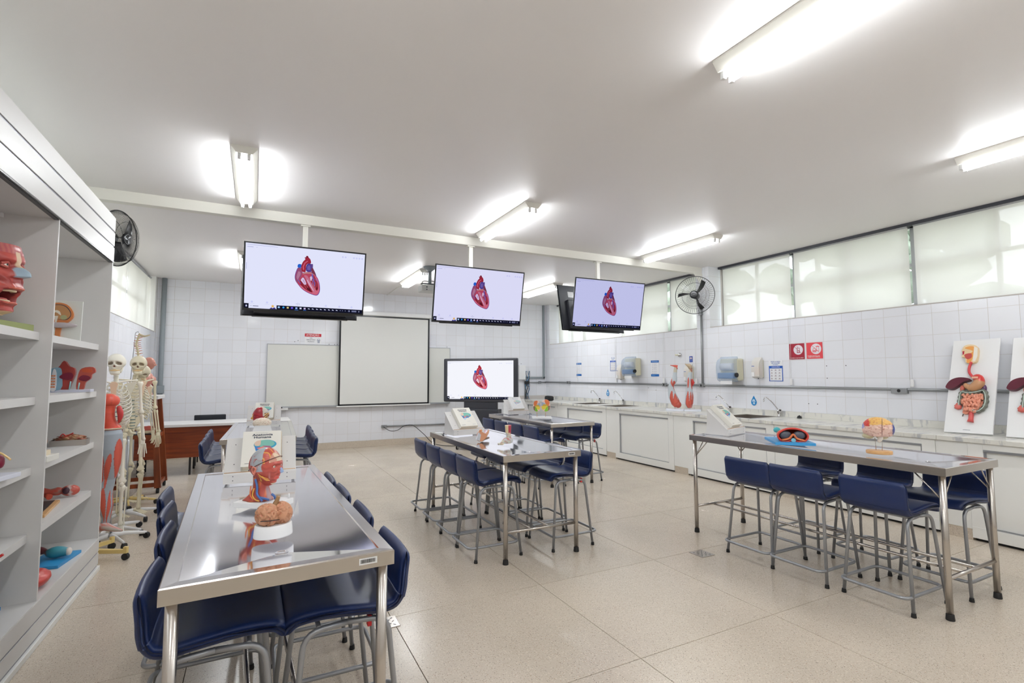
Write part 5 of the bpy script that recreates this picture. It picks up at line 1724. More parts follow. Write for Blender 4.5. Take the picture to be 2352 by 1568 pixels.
# ---- ear / bone fragment model
t = thing('ear_model', 'tan winged ear bone model lying on middle table', 'anatomical model', (2.04, 4.64, .860), R(15))
MB().prism(smoothpoly([(-.05, .0), (-.02, -.005), (.03, .03), (.035, .06), (.0, .075), (-.035, .09), (-.06, .055)], 3), -.02, .02, frame_matrix((0, 0, .0), (1, 0, 0), (0, 0, 1)), srgb(214, 150, 112)).build('lobe', M_anat, t)
MB().tube(catmull([(.02, 0, .03), (.06, .02, .045), (.11, .05, .07), (.14, .08, .085)], 5), [.022, .021, .02, .018, .017, .016, .015, .014, .013, .012, .011, .010, .009, .009, .008, .008], 10, col=srgb(206, 146, 110)).build('horn', M_anat, t)
MB().prism([(-.10, .02), (-.06, .0), (-.045, .06), (-.07, .085)], .015, .03, frame_matrix((0, 0, 0), (1, 0, 0), (0, 0, 1)), srgb(206, 208, 214)).build('plate', M_anat, t)
MB().sphere((-.025, 0, .098), (.018, .015, .014), 2, srgb(226, 160, 116)).build('tip', M_anat, t)
MB().tube(catmull([(.0, .03, .006), (.06, .045, .008), (.13, .06, .01)], 5), [.012, .02, .022, .02, .018, .016, .015, .014, .012, .01, .008], 10, col=srgb(120, 96, 80)).build('underside', M_anat, t)

# ============================================================ BOOKS ON STANDS
def book_stand(x, y, z, rz, which, faded=False):
    t = thing('book_stand', 'white wooden book stand on ' + which, 'stand', (x, y, z), rz, 'white book stands')
    W = .39; w = W / 2
    A = R(43)
    Mb = Matrix.Translation((0, .012, .052)) @ Matrix.Rotation(A, 4, 'X')
    MB().box(-w, w, 0, .275, -.008, .004, .0015, None, Mb).build('back_board', M_lam, t)
    pr = [(0, 0), (.016, 0), (.016, .062), (.004, .062), (0, .052)]
    Mx = frame_matrix((-w, 0, 0), (0, 1, 0), (0, 0, 1))
    MB().prism(pr, -0, W, Mx).build('front_lip', M_lam, t)
    MB().tube([(-w + .004, .006, .0635), (w - .004, .006, .0635)], .0022, 6).build('lip_edge', M_beech, t)
    for sx in (-1, 1):
        MB().prism([(.015, 0), (.222, 0), (.206, .226), (.015, .052)], -.006, .006, frame_matrix((sx * (w - .012), 0, 0), (0, 1, 0), (0, 0, 1))).build('side_panel', M_lam, t)
        for dz in (.018, .042): MB().cyl((sx * (w - .05), -.001, dz), (sx * (w - .05), .002, dz), .0028, seg=8).build('screw', M_dark, t)
        for dy in (.07, .22): 
            m_ = MB().cyl((sx * (w - .05), dy, .003), (sx * (w - .05), dy, .0055), .0028, seg=8); m_.v = [Mb @ v for v in m_.v]; m_.build('screw', M_dark, t)
    # the book lies on the board
    b = thing('anatomy_book', 'thick cream Anatomia Humana book on the white stand of ' + which, 'book', (x, y, z), rz, 'anatomy books on stands')
    bw, bh, bt = .212, .272, .040
    x0 = -bw / 2 + .002
    yb = .014
    MB().box(x0 + .004, x0 + bw - .006, yb + .004, yb + bh - .004, .0085, .004 + bt, .001, srgb(226, 216, 196), Mb).build('pages', M_print, b)
    pg = MB()
    c_ = srgb(238, 235, 226) if not faded else srgb(240, 240, 240)
    pg.box(x0, x0 + bw, yb, yb + bh, .004 + bt, .0065 + bt, .0008, c_, Mb)
    cv = pg.build('front_cover', M_print, b)
    MB().box(x0, x0 + bw, yb, yb + bh, .0045, .008, .0008, c_, Mb).build('back_cover', M_print, b)
    MB().box(x0 - .003, x0 + .002, yb, yb + bh, .0045, .0065 + bt, .001, c_, Mb).build('spine', M_print, b)
    MB().box(x0 + bw - .001, x0 + bw + .004, yb + .005, yb + bh - .003, .012, bt - .002, .001, srgb(222, 206, 180), Mb).build('page_edges', M_print, b)
    Mo = Mb @ Matrix.Translation((x0, yb, .0065 + bt))
    f = .45 if faded else 0
    def k(r_, g_, b_): return mixc(srgb(r_, g_, b_), c_, f)
    el = [(u + .02, v) for u, v in disc(.55, .60, .30, .135, 28)]
    P = [(k(60, 160, 196), [p for p in disc(.58, .595, .30, .135, 28)]), (k(126, 190, 176), disc(.56, .615, .27, .112, 28)), (k(224, 196, 176), [(.30, .66), (.36, .71), (.46, .73), (.46, .60), (.40, .555), (.30, .58)]),
         (k(40, 120, 190), [(.30, .555), (.42, .545), (.55, .50), (.70, .47), (.66, .44), (.46, .45), (.34, .42), (.32, .50)]), (k(236, 130, 120), [(.36, .50), (.50, .53), (.58, .56), (.52, .48), (.44, .455)]),
         (k(170, 96, 130), [(.5, .56), (.7, .545), (.76, .49), (.62, .50)]), (k(190, 214, 234), [(.34, .42), (.46, .44), (.58, .44), (.46, .37), (.38, .33)]), (k(186, 190, 196), rect(.44, .70, .235, .24)), (k(186, 190, 196), rect(.50, .66, .26, .265)),
         (k(90, 92, 100), rect(.08, .28, .072, .082)), (k(60, 66, 80), disc(.72, .075, .012, .009, 8)), (k(150, 152, 160), rect(.75, .88, .070, .080)), (k(176, 178, 186), rect(.30, .64, .935, .941))]
    art('cover_print', P, bw, bh, Mo, M_print, cv, step=.00015, z0=.0001)
    mt = M_text_n if not faded else mat('faded_print', srgb(196, 200, 210), .5)
    for s_, v in (('Anatomia', .885), ('Humana', .81)):
        e = Mo @ Vector((.50 * bw, v * bh, .0006))
        text('title', s_, .0235, mt, cv, e, Mo.to_euler(), 'CENTER', .0001, .0006, 1.25)
book_stand(.047, 3.40, .873, R(-2), 'the nearest table')
book_stand(.118, 7.20, .878, R(-3), 'the far left table')
book_stand(2.11, 5.16, .859, R(9), 'the middle table')
book_stand(3.985, 7.55, .853, R(-3), 'the far middle table', True)
book_stand(4.22, 3.42, .925, R(16), 'the right table')

# ============================================================ DIGESTIVE BOARDS ON THE WORKTOP
def digestive(y0, lab):
    # origin: lower left corner as seen from the room; local x to the right, y up the board, z out
    Lb = 1.0; Wb = .375
    base = Vector((6.19, y0 + Wb / 2, .9245))
    up = Vector((.385, 0, .925)).normalized()
    Mx = frame_matrix(base, (0, -1, 0), up)
    t = bpy.data.objects.new('digestive_board', None); link(t); t.matrix_world = Mx @ Matrix.Rotation(R(1.5), 4, 'Z')
    tag(t, lab, 'anatomical model', 'digestive system boards')
    MB().box(0, Wb, 0, Lb, 0, .018, .002).build('board', M_white, t)
    def P(u, v, z=.03): return Vector((u * Wb, v * Lb, z))
    hd = smoothpoly([(.28, .92), (.42, .935), (.58, .90), (.60, .80), (.56, .735), (.36, .735), (.33, .79), (.25, .80), (.27, .84), (.24, .865)], 3)
    mo = frame_matrix((0, 0, 0), (1, 0, 0), (0, 1, 0))
    h = MB().prism([(u * Wb, v * Lb) for u, v in hd], .018, .048, None, srgb(232, 206, 164)).build('head_section', M_anat, t)
    art('painted_areas', [(srgb(232, 160, 84), smoothpoly([(.30, .895), (.40, .915), (.50, .905), (.52, .86), (.46, .74), (.37, .74), (.40, .82), (.48, .86)], 3)), (srgb(186, 76, 70), smoothpoly([(.31, .825), (.45, .835), (.47, .79), (.40, .77), (.34, .785)], 3)),
                          (srgb(238, 232, 220), [(.50, .91), (.58, .89), (.59, .80), (.55, .745), (.50, .745), (.50, .83)]), (srgb(176, 40, 60), [(.26, .86), (.30, .865), (.30, .83), (.27, .82)])], Wb, Lb, mo, M_anat, h, step=.0006, z0=.048)
    MB().tube(catmull([P(.47, .74, .045), P(.43, .68, .04), P(.44, .63, .04), P(.50, .59, .04), P(.56, .565, .045)], 5), [.012] * 21, 12, col=srgb(200, 60, 66)).build('oesophagus', M_anat, t)
    st = catmull([P(.56, .565, .05), P(.66, .56, .06), P(.68, .50, .06), (P(.58, .46, .055)), P(.45, .47, .05), P(.38, .50, .045)], 6)
    rr = [.022 + .024 * math.sin(min(1, i / 22) * PI * .8) if i < 22 else .030 - (i - 22) * .0018 for i in range(len(st))]
    def stc(p): return srgb(206, 56, 52) if p.y > .52 * Lb else srgb(190, 140, 100)
    MB().tube(st, rr, 18, col=stc).build('stomach', M_anat, t)
    MB().box(.57 * Wb, .70 * Wb, .535, .555, .103, .106, 0, srgb(232, 176, 150)).build('window_patch', M_anat, t)
    MB().prism([(u * Wb, v * Lb) for u, v in smoothpoly([(-.02, .46), (.05, .53), (.20, .565), (.38, .565), (.50, .545), (.36, .52), (.24, .475), (.12, .445)], 4)], .018, .062, None, srgb(88, 26, 44)).build('liver', M_anat, t)
    l_ = C.objects[-1] if False else None
    MB().sphere(P(.77, .455, .035), (.022, .042, .022), 3, srgb(78, 40, 84)).build('spleen', M_anat, t)
    MB().sphere(P(.33, .455, .04), (.020, .035, .018), 3, srgb(196, 100, 84)).build('duodenum', M_anat, t)
    col_ = catmull([P(.29, .27, .035), P(.30, .35, .035), P(.33, .415, .04), P(.48, .405, .045), P(.64, .415, .045), P(.78, .43, .04), (P(.84, .36, .04)), P(.82, .27, .04), P(.70, .22, .038), P(.58, .235, .035)], 8)
    MB().tube(col_, [.019 + .004 * math.sin(i * 1.5) for i in range(len(col_))], 14, col=lambda p: srgb(108, 110, 100)).build('colon', M_anat, t)
    MB().tube([p + Vector((-.0, -.006, .021)) for p in col_], .003, 6, col=srgb(196, 214, 204)).build('colon_band', M_anat, t)
    MB().sphere(P(.27, .265, .035), (.030, .035, .024), 3, srgb(204, 98, 88), disp=lambda d: 1 + .1 * math.sin(d.y * 9)).build('caecum', M_anat, t)
    # small intestine as one long looping tube
    pts = []
    for r_w in range(4):
        for i in range(60):
            q = i / 59 if r_w % 2 == 0 else 1 - i / 59
            half = [.20, .21, .18, .13][r_w]
            pts.append(P(.55 + half * (2 * q - 1) + .012 * math.sin(i * .9 + r_w), .372 - .043 * r_w - .020 * (1 if r_w == 3 else 0) * q + .0175 * math.sin(i / 59 * PI * (9 + r_w % 2)) + .004 * math.sin(i * .45), .046 + .006 * math.cos(i * .8)))
    MB().tube(pts, .0115, 8, col=srgb(224, 150, 124)).build('small_intestine', M_anat, t)
    MB().prism([(u * Wb, v * Lb) for u, v in smoothpoly([(.34, .38), (.55, .39), (.74, .385), (.79, .32), (.72, .25), (.58, .235), (.48, .19), (.38, .20), (.40, .27), (.34, .31)], 3)], .018, .04, None, srgb(214, 138, 112)).build('intestine_bed', M_anat, t)
    MB().tube([P(.56, .215, .035), P(.56, .18, .036), P(.56, .14, .034), P(.55, .11, .03)], [.017, .020, .020, .026], 14, col=srgb(206, 84, 82)).build('rectum', M_anat, t)
    MB().tube([P(.39, .19, .03), P(.38, .165, .03)], .004, 6, col=srgb(70, 60, 60)).build('appendix', M_anat, t)
    MB().box(.40 * Wb, .55 * Wb, .030, .034, .018, .0183).build('caption', M_text_g, t)
digestive(2.375, 'leaning white board with digestive organs, left one of two, fully in view')
digestive(1.905, 'leaning white board with digestive organs, cut by the right edge of the photo')

# ============================================================ ARM MODELS UPSIDE DOWN
t = thing('arm_models', 'two red and grey muscle arm models upright on a white base on the worktop', 'anatomical model', (6.24, 6.10, .923), R(-48))
MB().box(-.25, .03, -.09, .09, 0, .030, .003, srgb(236, 240, 250)).build('base', M_anat, t)
MB().box(.035, .29, -.09, .09, 0, .028, .003, srgb(236, 240, 250)).build('base', M_anat, t)
def spindles(sp, ax=(0, 0), grey=srgb(166, 174, 184)):
    def f(p):
        a = math.atan2(p.y - ax[1], p.x - ax[0])
        for a0, dr, z0, z1, w in sp:
            if z0 < p.z < z1:
                u = (p.z - z0) / (z1 - z0)
                d = (a - a0 - dr * (u - .5) + PI) % (2 * PI) - PI
                ww = w * math.sin(PI * min(1, max(0, u))) ** .55
                if abs(d) < ww:
                    e = abs(d) / ww
                    return mixc(srgb(206, 94, 76), RED2, .55 * max(0, (e - .75) * 4) + .18 * abs(math.sin(d * 30)))
        return grey
    return f
_ag = srgb(190, 198, 204)
armsp = spindles([(-1.1, .3, -.08, .26, .62), (-2.1, .2, -.08, .30, .50), (-.1, .2, -.08, .24, .45), (2.6, .1, -.08, .30, .6), (1.4, .1, -.08, .28, .6), (-.9, -.6, .30, .46, .75), (-2.2, -.8, .36, .52, .35), (1.2, 0, .3, .5, .7)], (-.02, 0), _ag)
armsp2 = spindles([(-2.2, .2, -.08, .30, .50), (-1.35, .5, -.08, .29, .36), (-.65, .3, -.08, .28, .30), (.1, 0, -.08, .28, .4), (2.8, 0, -.08, .3, .5), (1.5, 0, -.08, .3, .7), (-2.0, .3, .34, .52, .42), (-.6, -.3, .32, .50, .35), (1.5, 0, .3, .5, .8)], (0, 0), _ag)
def armcol(k):
    def f(p):
        z = p.z - .03
        n = noise.noise(Vector((p.x * 16, p.y * 16, p.z * 5 + k)))
        if z > .60: return srgb(196, 188, 170) if n < .12 else (RED if k == 0 else srgb(170, 120, 100))
        if z < .60 and z > -.1: return (armsp if k == 0 else armsp2)(Vector((p.x - (-.11 if k == 0 else .12) + .0, p.y, z)))
        if z > .46: return mixc(srgb(186, 190, 190), srgb(232, 210, 160), .7) if n > .12 else (srgb(150, 50, 56) if n < -.2 else srgb(186, 192, 194))
        if z > .34: return RED if n > -.12 else srgb(190, 196, 200)
        if z > .26: return srgb(192, 198, 208) if n < .22 else RED
        if abs(math.sin(p.x * 34 + p.y * 20 + z * 5)) < .10: return mixc(RED2, DRK, .3)
        if n > .30: return srgb(188, 196, 200)
        return RED
    return f
def armmodel(x, k, pts, rad):
    P_ = catmull([Vector((x + a, b, .03 + c_)) for a, b, c_ in pts], 26)
    R_ = []
    for i in range(len(P_)):
        u = i / (len(P_) - 1) * (len(rad) - 1); j = min(int(u), len(rad) - 2)
        R_.append(rad[j] * (1 - (u - j)) + rad[j + 1] * (u - j))
    MB().tube(P_, R_, 72, col=armcol(k), flat=.85).build('arm', M_anat, t)
    MB().cyl((x, 0, .025), (x, 0, .10), .004).build('rod', M_steel_b, t)
armmodel(-.11, 0, [(.03, 0, .035), (.01, 0, .10), (-.03, 0, .20), (-.055, 0, .32), (-.045, 0, .40), (-.005, 0, .47), (.01, 0, .56), (.02, 0, .64), (.03, 0, .68)], [.035, .072, .070, .050, .040, .048, .030, .028, .030])
MB().sphere((-.06, -.01, .10), (.05, .045, .055), 3, RED).build('shoulder', M_anat, t)
MB().tube(catmull([(-.06, 0, .715), (-.11, 0, .735), (-.17, 0, .745)], 5), [.03, .03, .028, .024, .02, .016, .012, .009, .007, .006, .005], 12, col=srgb(214, 92, 78)).build('hand', M_anat, t)
armmodel(.12, 3, [(.0, 0, .02), (-.01, 0, .09), (.0, 0, .20), (.005, 0, .32), (.0, 0, .41), (.0, 0, .49), (.015, 0, .57), (.03, 0, .64), (.03, 0, .67)], [.03, .062, .062, .045, .040, .040, .030, .026, .024])
MB().tube(catmull([(.145, 0, .69), (.13, 0, .73), (.09, 0, .75), (.06, 0, .765)], 5), [.028, .03, .032, .034, .034, .034, .034, .03, .026, .022, .018, .014, .010, .008, .006, .005], 12, col=srgb(190, 168, 140)).build('hand', M_anat, t)
MB().tube([(.165, 0, .40), (.18, 0, .46), (.165, 0, .52)], [.006, .024, .008], 10, col=srgb(196, 52, 50)).build('flap', M_anat, t)

# ============================================================ SKELETONS
def skull(parent, c, s, tint=BON, rz=0.0, tilt=0.0):
    """face towards -y of the parent"""
    M = Matrix.Translation(c) @ Matrix.Rotation(rz - PI / 2, 4, 'Z') @ Matrix.Rotation(tilt, 4, 'Y')
    vs, fs = uvsphere(72, 60)
    P = []; cs = []
    for d in vs:
        x, y, z = d.x * .46, d.y * .375, d.z * .42
        low = ss(-.05, -.40, z)
        y *= 1 - .38 * low
        if d.x < 0: x *= 1 - .35 * low
        cc = tint
        if d.x > 0:
            x *= .93
            f = ss(.3, .75, d.x)
            for q in (-1, 1):
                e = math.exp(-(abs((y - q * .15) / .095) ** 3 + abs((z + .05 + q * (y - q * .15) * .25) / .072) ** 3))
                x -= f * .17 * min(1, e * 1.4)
                if f * e > .40: cc = mixc(tint, srgb(128, 100, 70), .75)  # eye sockets toned darker, their shade put into the bone colour
                x += f * .035 * G(y - q * .21, .05) * G(z + .13, .05)
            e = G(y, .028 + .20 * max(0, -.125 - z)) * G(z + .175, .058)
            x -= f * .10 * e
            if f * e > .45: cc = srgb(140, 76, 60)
            x += f * .03 * G(y, .03) * G(z + .06, .05)
            x += f * .055 * G(y, .13) * ss(-.22, -.32, z)
            if f > .6 and -.40 < z < -.32: cc = srgb(232, 196, 140)
        P.append(Vector((x, y, z)) * s); cs.append(cc)
    mb = MB().add(P, fs, True, None, M); mb.c = cs
    sk = mb.build('skull', M_bone, parent)
    def jp(d):
        return 1.0 / max(abs(d.x) ** 3 + abs(d.y) ** 3 + abs(d.z) ** 3, 1e-6) ** (1 / 3)
    mb = MB().sphere((.145 * s, 0, -.465 * s), (.245 * s, .185 * s, .135 * s), 3, tint, M, jp)
    for q in (-1, 1):
        mb.tube([M @ (Vector(p) * s) for p in ((-.02, q * .255, -.20), (.0, q * .225, -.34), (.07, q * .17, -.46))], [.03 * s, .05 * s, .06 * s], 8, col=tint)
    jw = mb.build('jaw', M_bone, parent)
    te = [Vector(p) * s for p in ((.22, .175, -.365), (.35, .115, -.375), (.40, 0, -.38), (.35, -.115, -.375), (.22, -.175, -.365))]
    MB().tube([M @ p for p in catmull(te, 4)], .026 * s, 8, col=srgb(232, 196, 140)).build('teeth', M_bone, jw)
    return sk
def bone(parent, name, a, b, r, tint, k0=1.9, k1=1.7):
    a, b = Vector(a), Vector(b)
    pts = [a, a.lerp(b, .05), a.lerp(b, .16), a.lerp(b, .5), a.lerp(b, .86), a.lerp(b, .95), b]
    rad = [r * k0 * .7, r * k0, r * 1.15, r, r * 1.1, r * k1, r * k1 * .7]
    return MB().tube(pts, rad, 10, col=tint).build(name, M_bone, parent)
def caster_base(parent, n, rad, z, m, hub=True, a0=0.0):
    for k in range(n):
        a = a0 + 2 * PI * k / n
        c_, s_ = math.cos(a), math.sin(a)
        lg = MB().tube(catmull([(c_ * .02, s_ * .02, z + .035), (c_ * rad * .5, s_ * rad * .5, z + .03), (c_ * rad, s_ * rad, z + .008)], 4), [.022, .021, .020, .019, .018, .016, .015, .014, .012], 10, flat=.7).build('base_leg', m, parent)
        b = a + .7
        MB().cyl((c_ * rad - math.cos(b) * .014, s_ * rad - math.sin(b) * .014, .027), (c_ * rad + math.cos(b) * .014, s_ * rad + math.sin(b) * .014, .027), .026, seg=16).build('castor', M_rub, lg)
def skeleton(loc, rz, lab, tint, base_m, a0, headrz=0.0, tilt=0.0, sc=1.0):
    t = thing('skeleton_model', lab, 'skeleton', loc, rz, 'skeleton models on wheeled stands', None, sc)
    Z = 1.70
    skull(t, (0, -.03, 1.615), .198, tint, headrz, tilt)
    sp = [(0, .02, 1.50), (0, .035, 1.42), (0, .07, 1.28), (0, .07, 1.15), (0, .04, 1.02), (0, .05, .93)]
    P = catmull(sp, 10)
    MB().tube(P, [.016 + .010 * (i / len(P)) + (.006 if i % 2 else 0) for i in range(len(P))], 10, col=lambda p: mixc(tint, srgb(120, 150, 150), .0)).build('spine', M_bone, t)
    dm = MB()
    ds = []
    for i in range(24, 50, 3):
        if i < len(P): MB().lathe([(.03, -.004), (.031, .0), (.03, .004)], tuple(P[i]), 12, col=srgb(84, 118, 122)).build('disc', M_bone, t)
    MB().prism(smoothpoly([(-.025, .0), (-.03, .04), (-.012, .06), (.012, .06), (.03, .04), (.02, 0), (.014, -.08), (.006, -.14), (-.006, -.14), (-.014, -.08)], 2), -.006, .006, frame_matrix((.0, -.115, 1.375), (1, 0, 0), (0, -.12, 1)), srgb(238, 208, 178)).build('sternum', M_bone, t)
    for k in range(11):
        w = [.055, .085, .10, .112, .12, .125, .128, .128, .122, .11, .095][k]
        z = 1.425 - k * .034
        dpt = [.10, .115, .125, .13, .132, .132, .13, .12, .10, .06, .02][k]
        for sx in (-1, 1):
            pts = [(sx * .015, .065, z), (sx * w * .7, .085, z + .005), (sx * w, .03, z - .025), (sx * w * .95, -.05, z - .055)]
            if k < 7: pts += [(sx * w * .6, -dpt * .92, z - .075), (sx * .024, -dpt * .96, z - .06 + k * .002)]
            elif k < 10: pts += [(sx * w * .62, -dpt * .85, z - .078)]
            MB().tube(catmull(pts, 4), .0075, 6, col=lambda p: mixc(tint, WHT, .35 if p.y < -.05 else .05), flat=.55).build('rib', M_bone, t)
    for sx in (-1, 1):
        MB().tube(catmull([(sx * .02, -.10, 1.425), (sx * .08, -.085, 1.44), (sx * .165, -.01, 1.45)], 4), .0075, 8, col=tint).build('clavicle', M_bone, t)
        MB().prism([(.0, 0), (.085, .02), (.08, .0), (.03, -.13)], -.004, .004, frame_matrix((sx * .075, .10, 1.42), (sx, -.35, 0), (0, 0, 1)), tint).build('scapula', M_bone, t)
        bone(t, 'humerus', (sx * .185, .0, 1.435), (sx * .205, .01, 1.13), .012, tint, 2.1, 2.2)
        bone(t, 'ulna', (sx * .200, .015, 1.13), (sx * .225, -.01, .88), .007, tint, 2.0, 1.4)
        bone(t, 'radius', (sx * .215, -.005, 1.12), (sx * .238, -.03, .88), .007, tint, 1.6, 2.0)
        hm = MB().box(sx * .228 - .018, sx * .228 + .018, -.035, -.01, .84, .88, .006, tint)
        for f in range(5):
            x0 = sx * .228 + (f - 2) * .010
            hm.tube(catmull([(x0, -.022, .85), (x0 + (f - 2) * .004, -.03, .79), (x0 + (f - 2) * .006, -.022, .76 - (0 if f in (0, 4) else .02)), (x0 + (f - 2) * .006, -.012, .735 - (-.02 if f in (0, 4) else .015))], 3), .0048, 6, col=tint)
        hm.build('hand', M_bone, t)
        bone(t, 'femur', (sx * .075, .02, .90), (sx * .085, .0, .49), .0145, tint, 2.0, 2.5)
        MB().sphere((sx * .055, .02, .925), .022, 2, tint).build('femur_head', M_bone, t)
        MB().sphere((sx * .085, -.035, .485), (.018, .01, .02), 2, tint).build('patella', M_bone, t)
        bone(t, 'tibia', (sx * .085, .0, .47), (sx * .085, .02, .10), .0125, tint, 2.7, 1.6)
        bone(t, 'fibula', (sx * .118, .02, .45), (sx * .108, .03, .09), .0055, tint, 1.8, 1.8)
        fm = MB().sphere((sx * .085, .045, .085), (.025, .038, .022), 2, tint)
        for f in range(5):
            fm.tube([(sx * .088 + (f - 2) * .008, .02, .085), (sx * .088 + (f - 2) * .014, -.07, .072), (sx * .088 + (f - 2) * .017, -.12 + abs(f - (1 if sx > 0 else 3)) * .010, .065)], [.010, .0055, .0045], 6, col=tint)
        fm.build('foot', M_bone, t)
        pl = smoothpoly([(.02, -.05), (.03, .0), (.075, .05), (.12, .10), (.11, .135), (.06, .11), (.018, .06), (.0, .0)], 3)
        MB().prism(pl, -.010, .010, frame_matrix((0, .045, .95), (sx, -.25, 0), (0, .1, 1)), mixc(tint, CRM, .3)).build('hip_bone', M_bone, t)
        MB().tube(catmull([(sx * .05, -.02, .93), (sx * .04, -.045, .90), (sx * .01, -.05, .895)], 4), .010, 8, col=tint).build('pubis', M_bone, t)
    MB().prism([(-.04, .03), (.04, .03), (.014, -.09), (-.014, -.09)], -.010, .010, frame_matrix((0, .065, .95), (1, 0, 0), (0, 0, 1)), tint).build('sacrum', M_bone, t)
    MB().cyl((0, .085, .06), (0, .085, .96), .011, seg=12).build('pole', M_alu, t)
    b = bpy.data.objects.new('wheeled_base', None); link(b, t); b.location = (0, .085, 0)
    caster_base(b, 5, .29, .045, base_m, a0=a0)
    return t
skeleton((-1.175, 5.97, 0), R(6), 'ivory skeleton nearest, white skull just right of the shelving', srgb(240, 235, 220), M_white, R(-30), headrz=R(-6), sc=1.012)
skeleton((-1.125, 6.60, 0), R(38), 'cream skeleton in the middle, skull right of the nearest skeleton', srgb(234, 224, 196), M_white, R(-10), headrz=R(-34), sc=1.015)
skeleton((-1.21, 7.32, 0), R(62), 'yellowish skeleton with tilted skull looking right, behind the other two', srgb(228, 218, 190), M_yel, R(5), headrz=R(0), tilt=R(26), sc=.965)

# muscle leg on a wheeled stand
t = thing('muscle_leg_model', 'life-size red and grey muscle leg standing right beside the shelving', 'anatomical model', (-1.13, 5.66, 0), R(5))
legsp = spindles([(-2.75, .5, .70, .98, .50), (-.55, -.3, .60, .95, .52), (.3, -.2, .58, .99, .42), (-1.55, .45, .52, .83, .28), (-2.4, .9, .50, .82, .48), (-1.9, -.1, .22, .53, .42), (-.95, .2, .20, .50, .34), (-2.9, .1, .28, .56, .40), (.1, .1, .24, .5, .35), (1.2, 0, .3, .9, .4), (2.2, 0, .3, .9, .4)], (-.01, .01), srgb(160, 168, 178))
def legcol(p):
    z = p.z
    n = noise.noise(Vector((p.x * 9, p.y * 9, z * 3.2)))
    if z > 1.18: return mixc(srgb(214, 84, 64), RED2, .6 if abs(math.sin(p.x * 40 + z * 6)) < .1 else 0)
    if z > 1.03: return mixc(srgb(196, 70, 50), RED2, .5 if abs(math.sin(z * 120)) < .15 else 0)
    if z > .20: return legsp(p)
    if abs(math.sin(math.atan2(p.y, p.x) * 3 + z * 9)) < .06 and n < .1: return RED2
    if z > .62: return RED if n > .03 or n < -.32 else srgb(160, 168, 178)
    if z > .50: return srgb(164, 172, 182) if n > -.25 else RED
    if z > .24: return RED if n < .16 else srgb(162, 170, 178)
    return mixc(srgb(170, 140, 130), srgb(214, 202, 184), .5 + .5 * math.sin(p.x * 180))
pts = [(-.012, .02, .20), (-.006, .02, .26), (-.015, .02, .36), (-.03, .02, .48), (.0, .01, .60), (.0, .0, .72), (-.01, .0, .86), (-.012, .0, .99), (-.02, .0, 1.05)]
P_ = catmull(pts, 30)
rad = [.030, .032, .058, .066, .050, .082, .100, .098, .070]
R_ = []
for i in range(len(P_)):
    u = i / (len(P_) - 1) * (len(rad) - 1); j = min(int(u), len(rad) - 2); R_.append(rad[j] * (1 - (u - j)) + rad[j + 1] * (u - j))
MB().tube(P_, R_, 110, col=legcol, flat=.95).build('leg', M_anat, t)
MB().tube([(-.012, 0, 1.035), (-.012, -.0, 1.045)], .090, 24, col=srgb(206, 196, 168)).build('rim', M_anat, t)
MB().tube(catmull([(-.01, .02, 1.03), (-.03, .0, 1.12), (-.03, .0, 1.20), (-.03, .0, 1.24)], 5), [.085, .08, .072, .066, .062, .06, .058, .056, .055, .054, .054, .054, .055, .056, .058, .06], 20, col=legcol).build('trunk', M_anat, t)
MB().sphere((-.03, 0, 1.285), (.085, .08, .065), 4, lambda p: mixc(srgb(216, 86, 66), RED2, .6 if abs(math.sin(p.x * 45)) < .12 else 0)).build('shoulder', M_anat, t)
MB().tube(catmull([(.05, -.03, 1.24), (.065, -.03, 1.16), (.055, -.02, 1.09)], 4), [.012, .018, .022, .024, .022, .020, .016, .012, .008], 10, col=srgb(196, 62, 62)).build('flap', M_anat, t)
fm = MB().tube(catmull([(-.06, .04, .165), (-.01, .0, .185), (.05, -.03, .165), (.12, -.06, .145)], 5), [.022, .03, .034, .036, .036, .036, .034, .032, .03, .028, .025, .022, .018, .014, .011, .008], 14, col=lambda p: mixc(srgb(196, 92, 76), srgb(196, 190, 184), .5 + .5 * math.sin(p.y * 260 + p.x * 60)))
fm.build('foot', M_anat, t)
MB().cyl((.03, .09, .05), (.0, .05, .60), .010).build('pole', M_alu, t)
b = bpy.data.objects.new('wheeled_base', None); link(b, t); b.location = (.02, .10, 0)
caster_base(b, 5, .27, .045, M_white, a0=R(-62))
t = thing('yellow_stand', 'yellow wheeled stand on the floor behind the shelving end', 'stand', (-1.26, 5.40, 0), 0)
b = bpy.data.objects.new('wheeled_base', None); link(b, t)
def ybase(parent):
    for a in (R(-27), R(45), R(117), R(189), R(261)):
        c_, s_ = math.cos(a), math.sin(a); rad_ = .40 if a < 0 else .27
        Mx = Matrix.Rotation(a, 4, 'Z')
        lg = MB().prism([(.02, -.025), (rad_, -.012), (rad_ + .012, 0), (rad_, .012), (.02, .025)], .055, .085, Mx).box(rad_ - .015, rad_ + .015, -.014, .014, .055, .108, .005, None, Mx).build('base_leg', M_yel, parent)
        MB().cyl((c_ * rad_ - s_ * .013, s_ * rad_ + c_ * .013, .028), (c_ * rad_ + s_ * .013, s_ * rad_ - c_ * .013, .028), .027, seg=16).build('castor', M_rub, lg)
ybase(b)
MB().cyl((0, 0, .06), (0, 0, 1.1), .014).build('pole', M_yel, t)
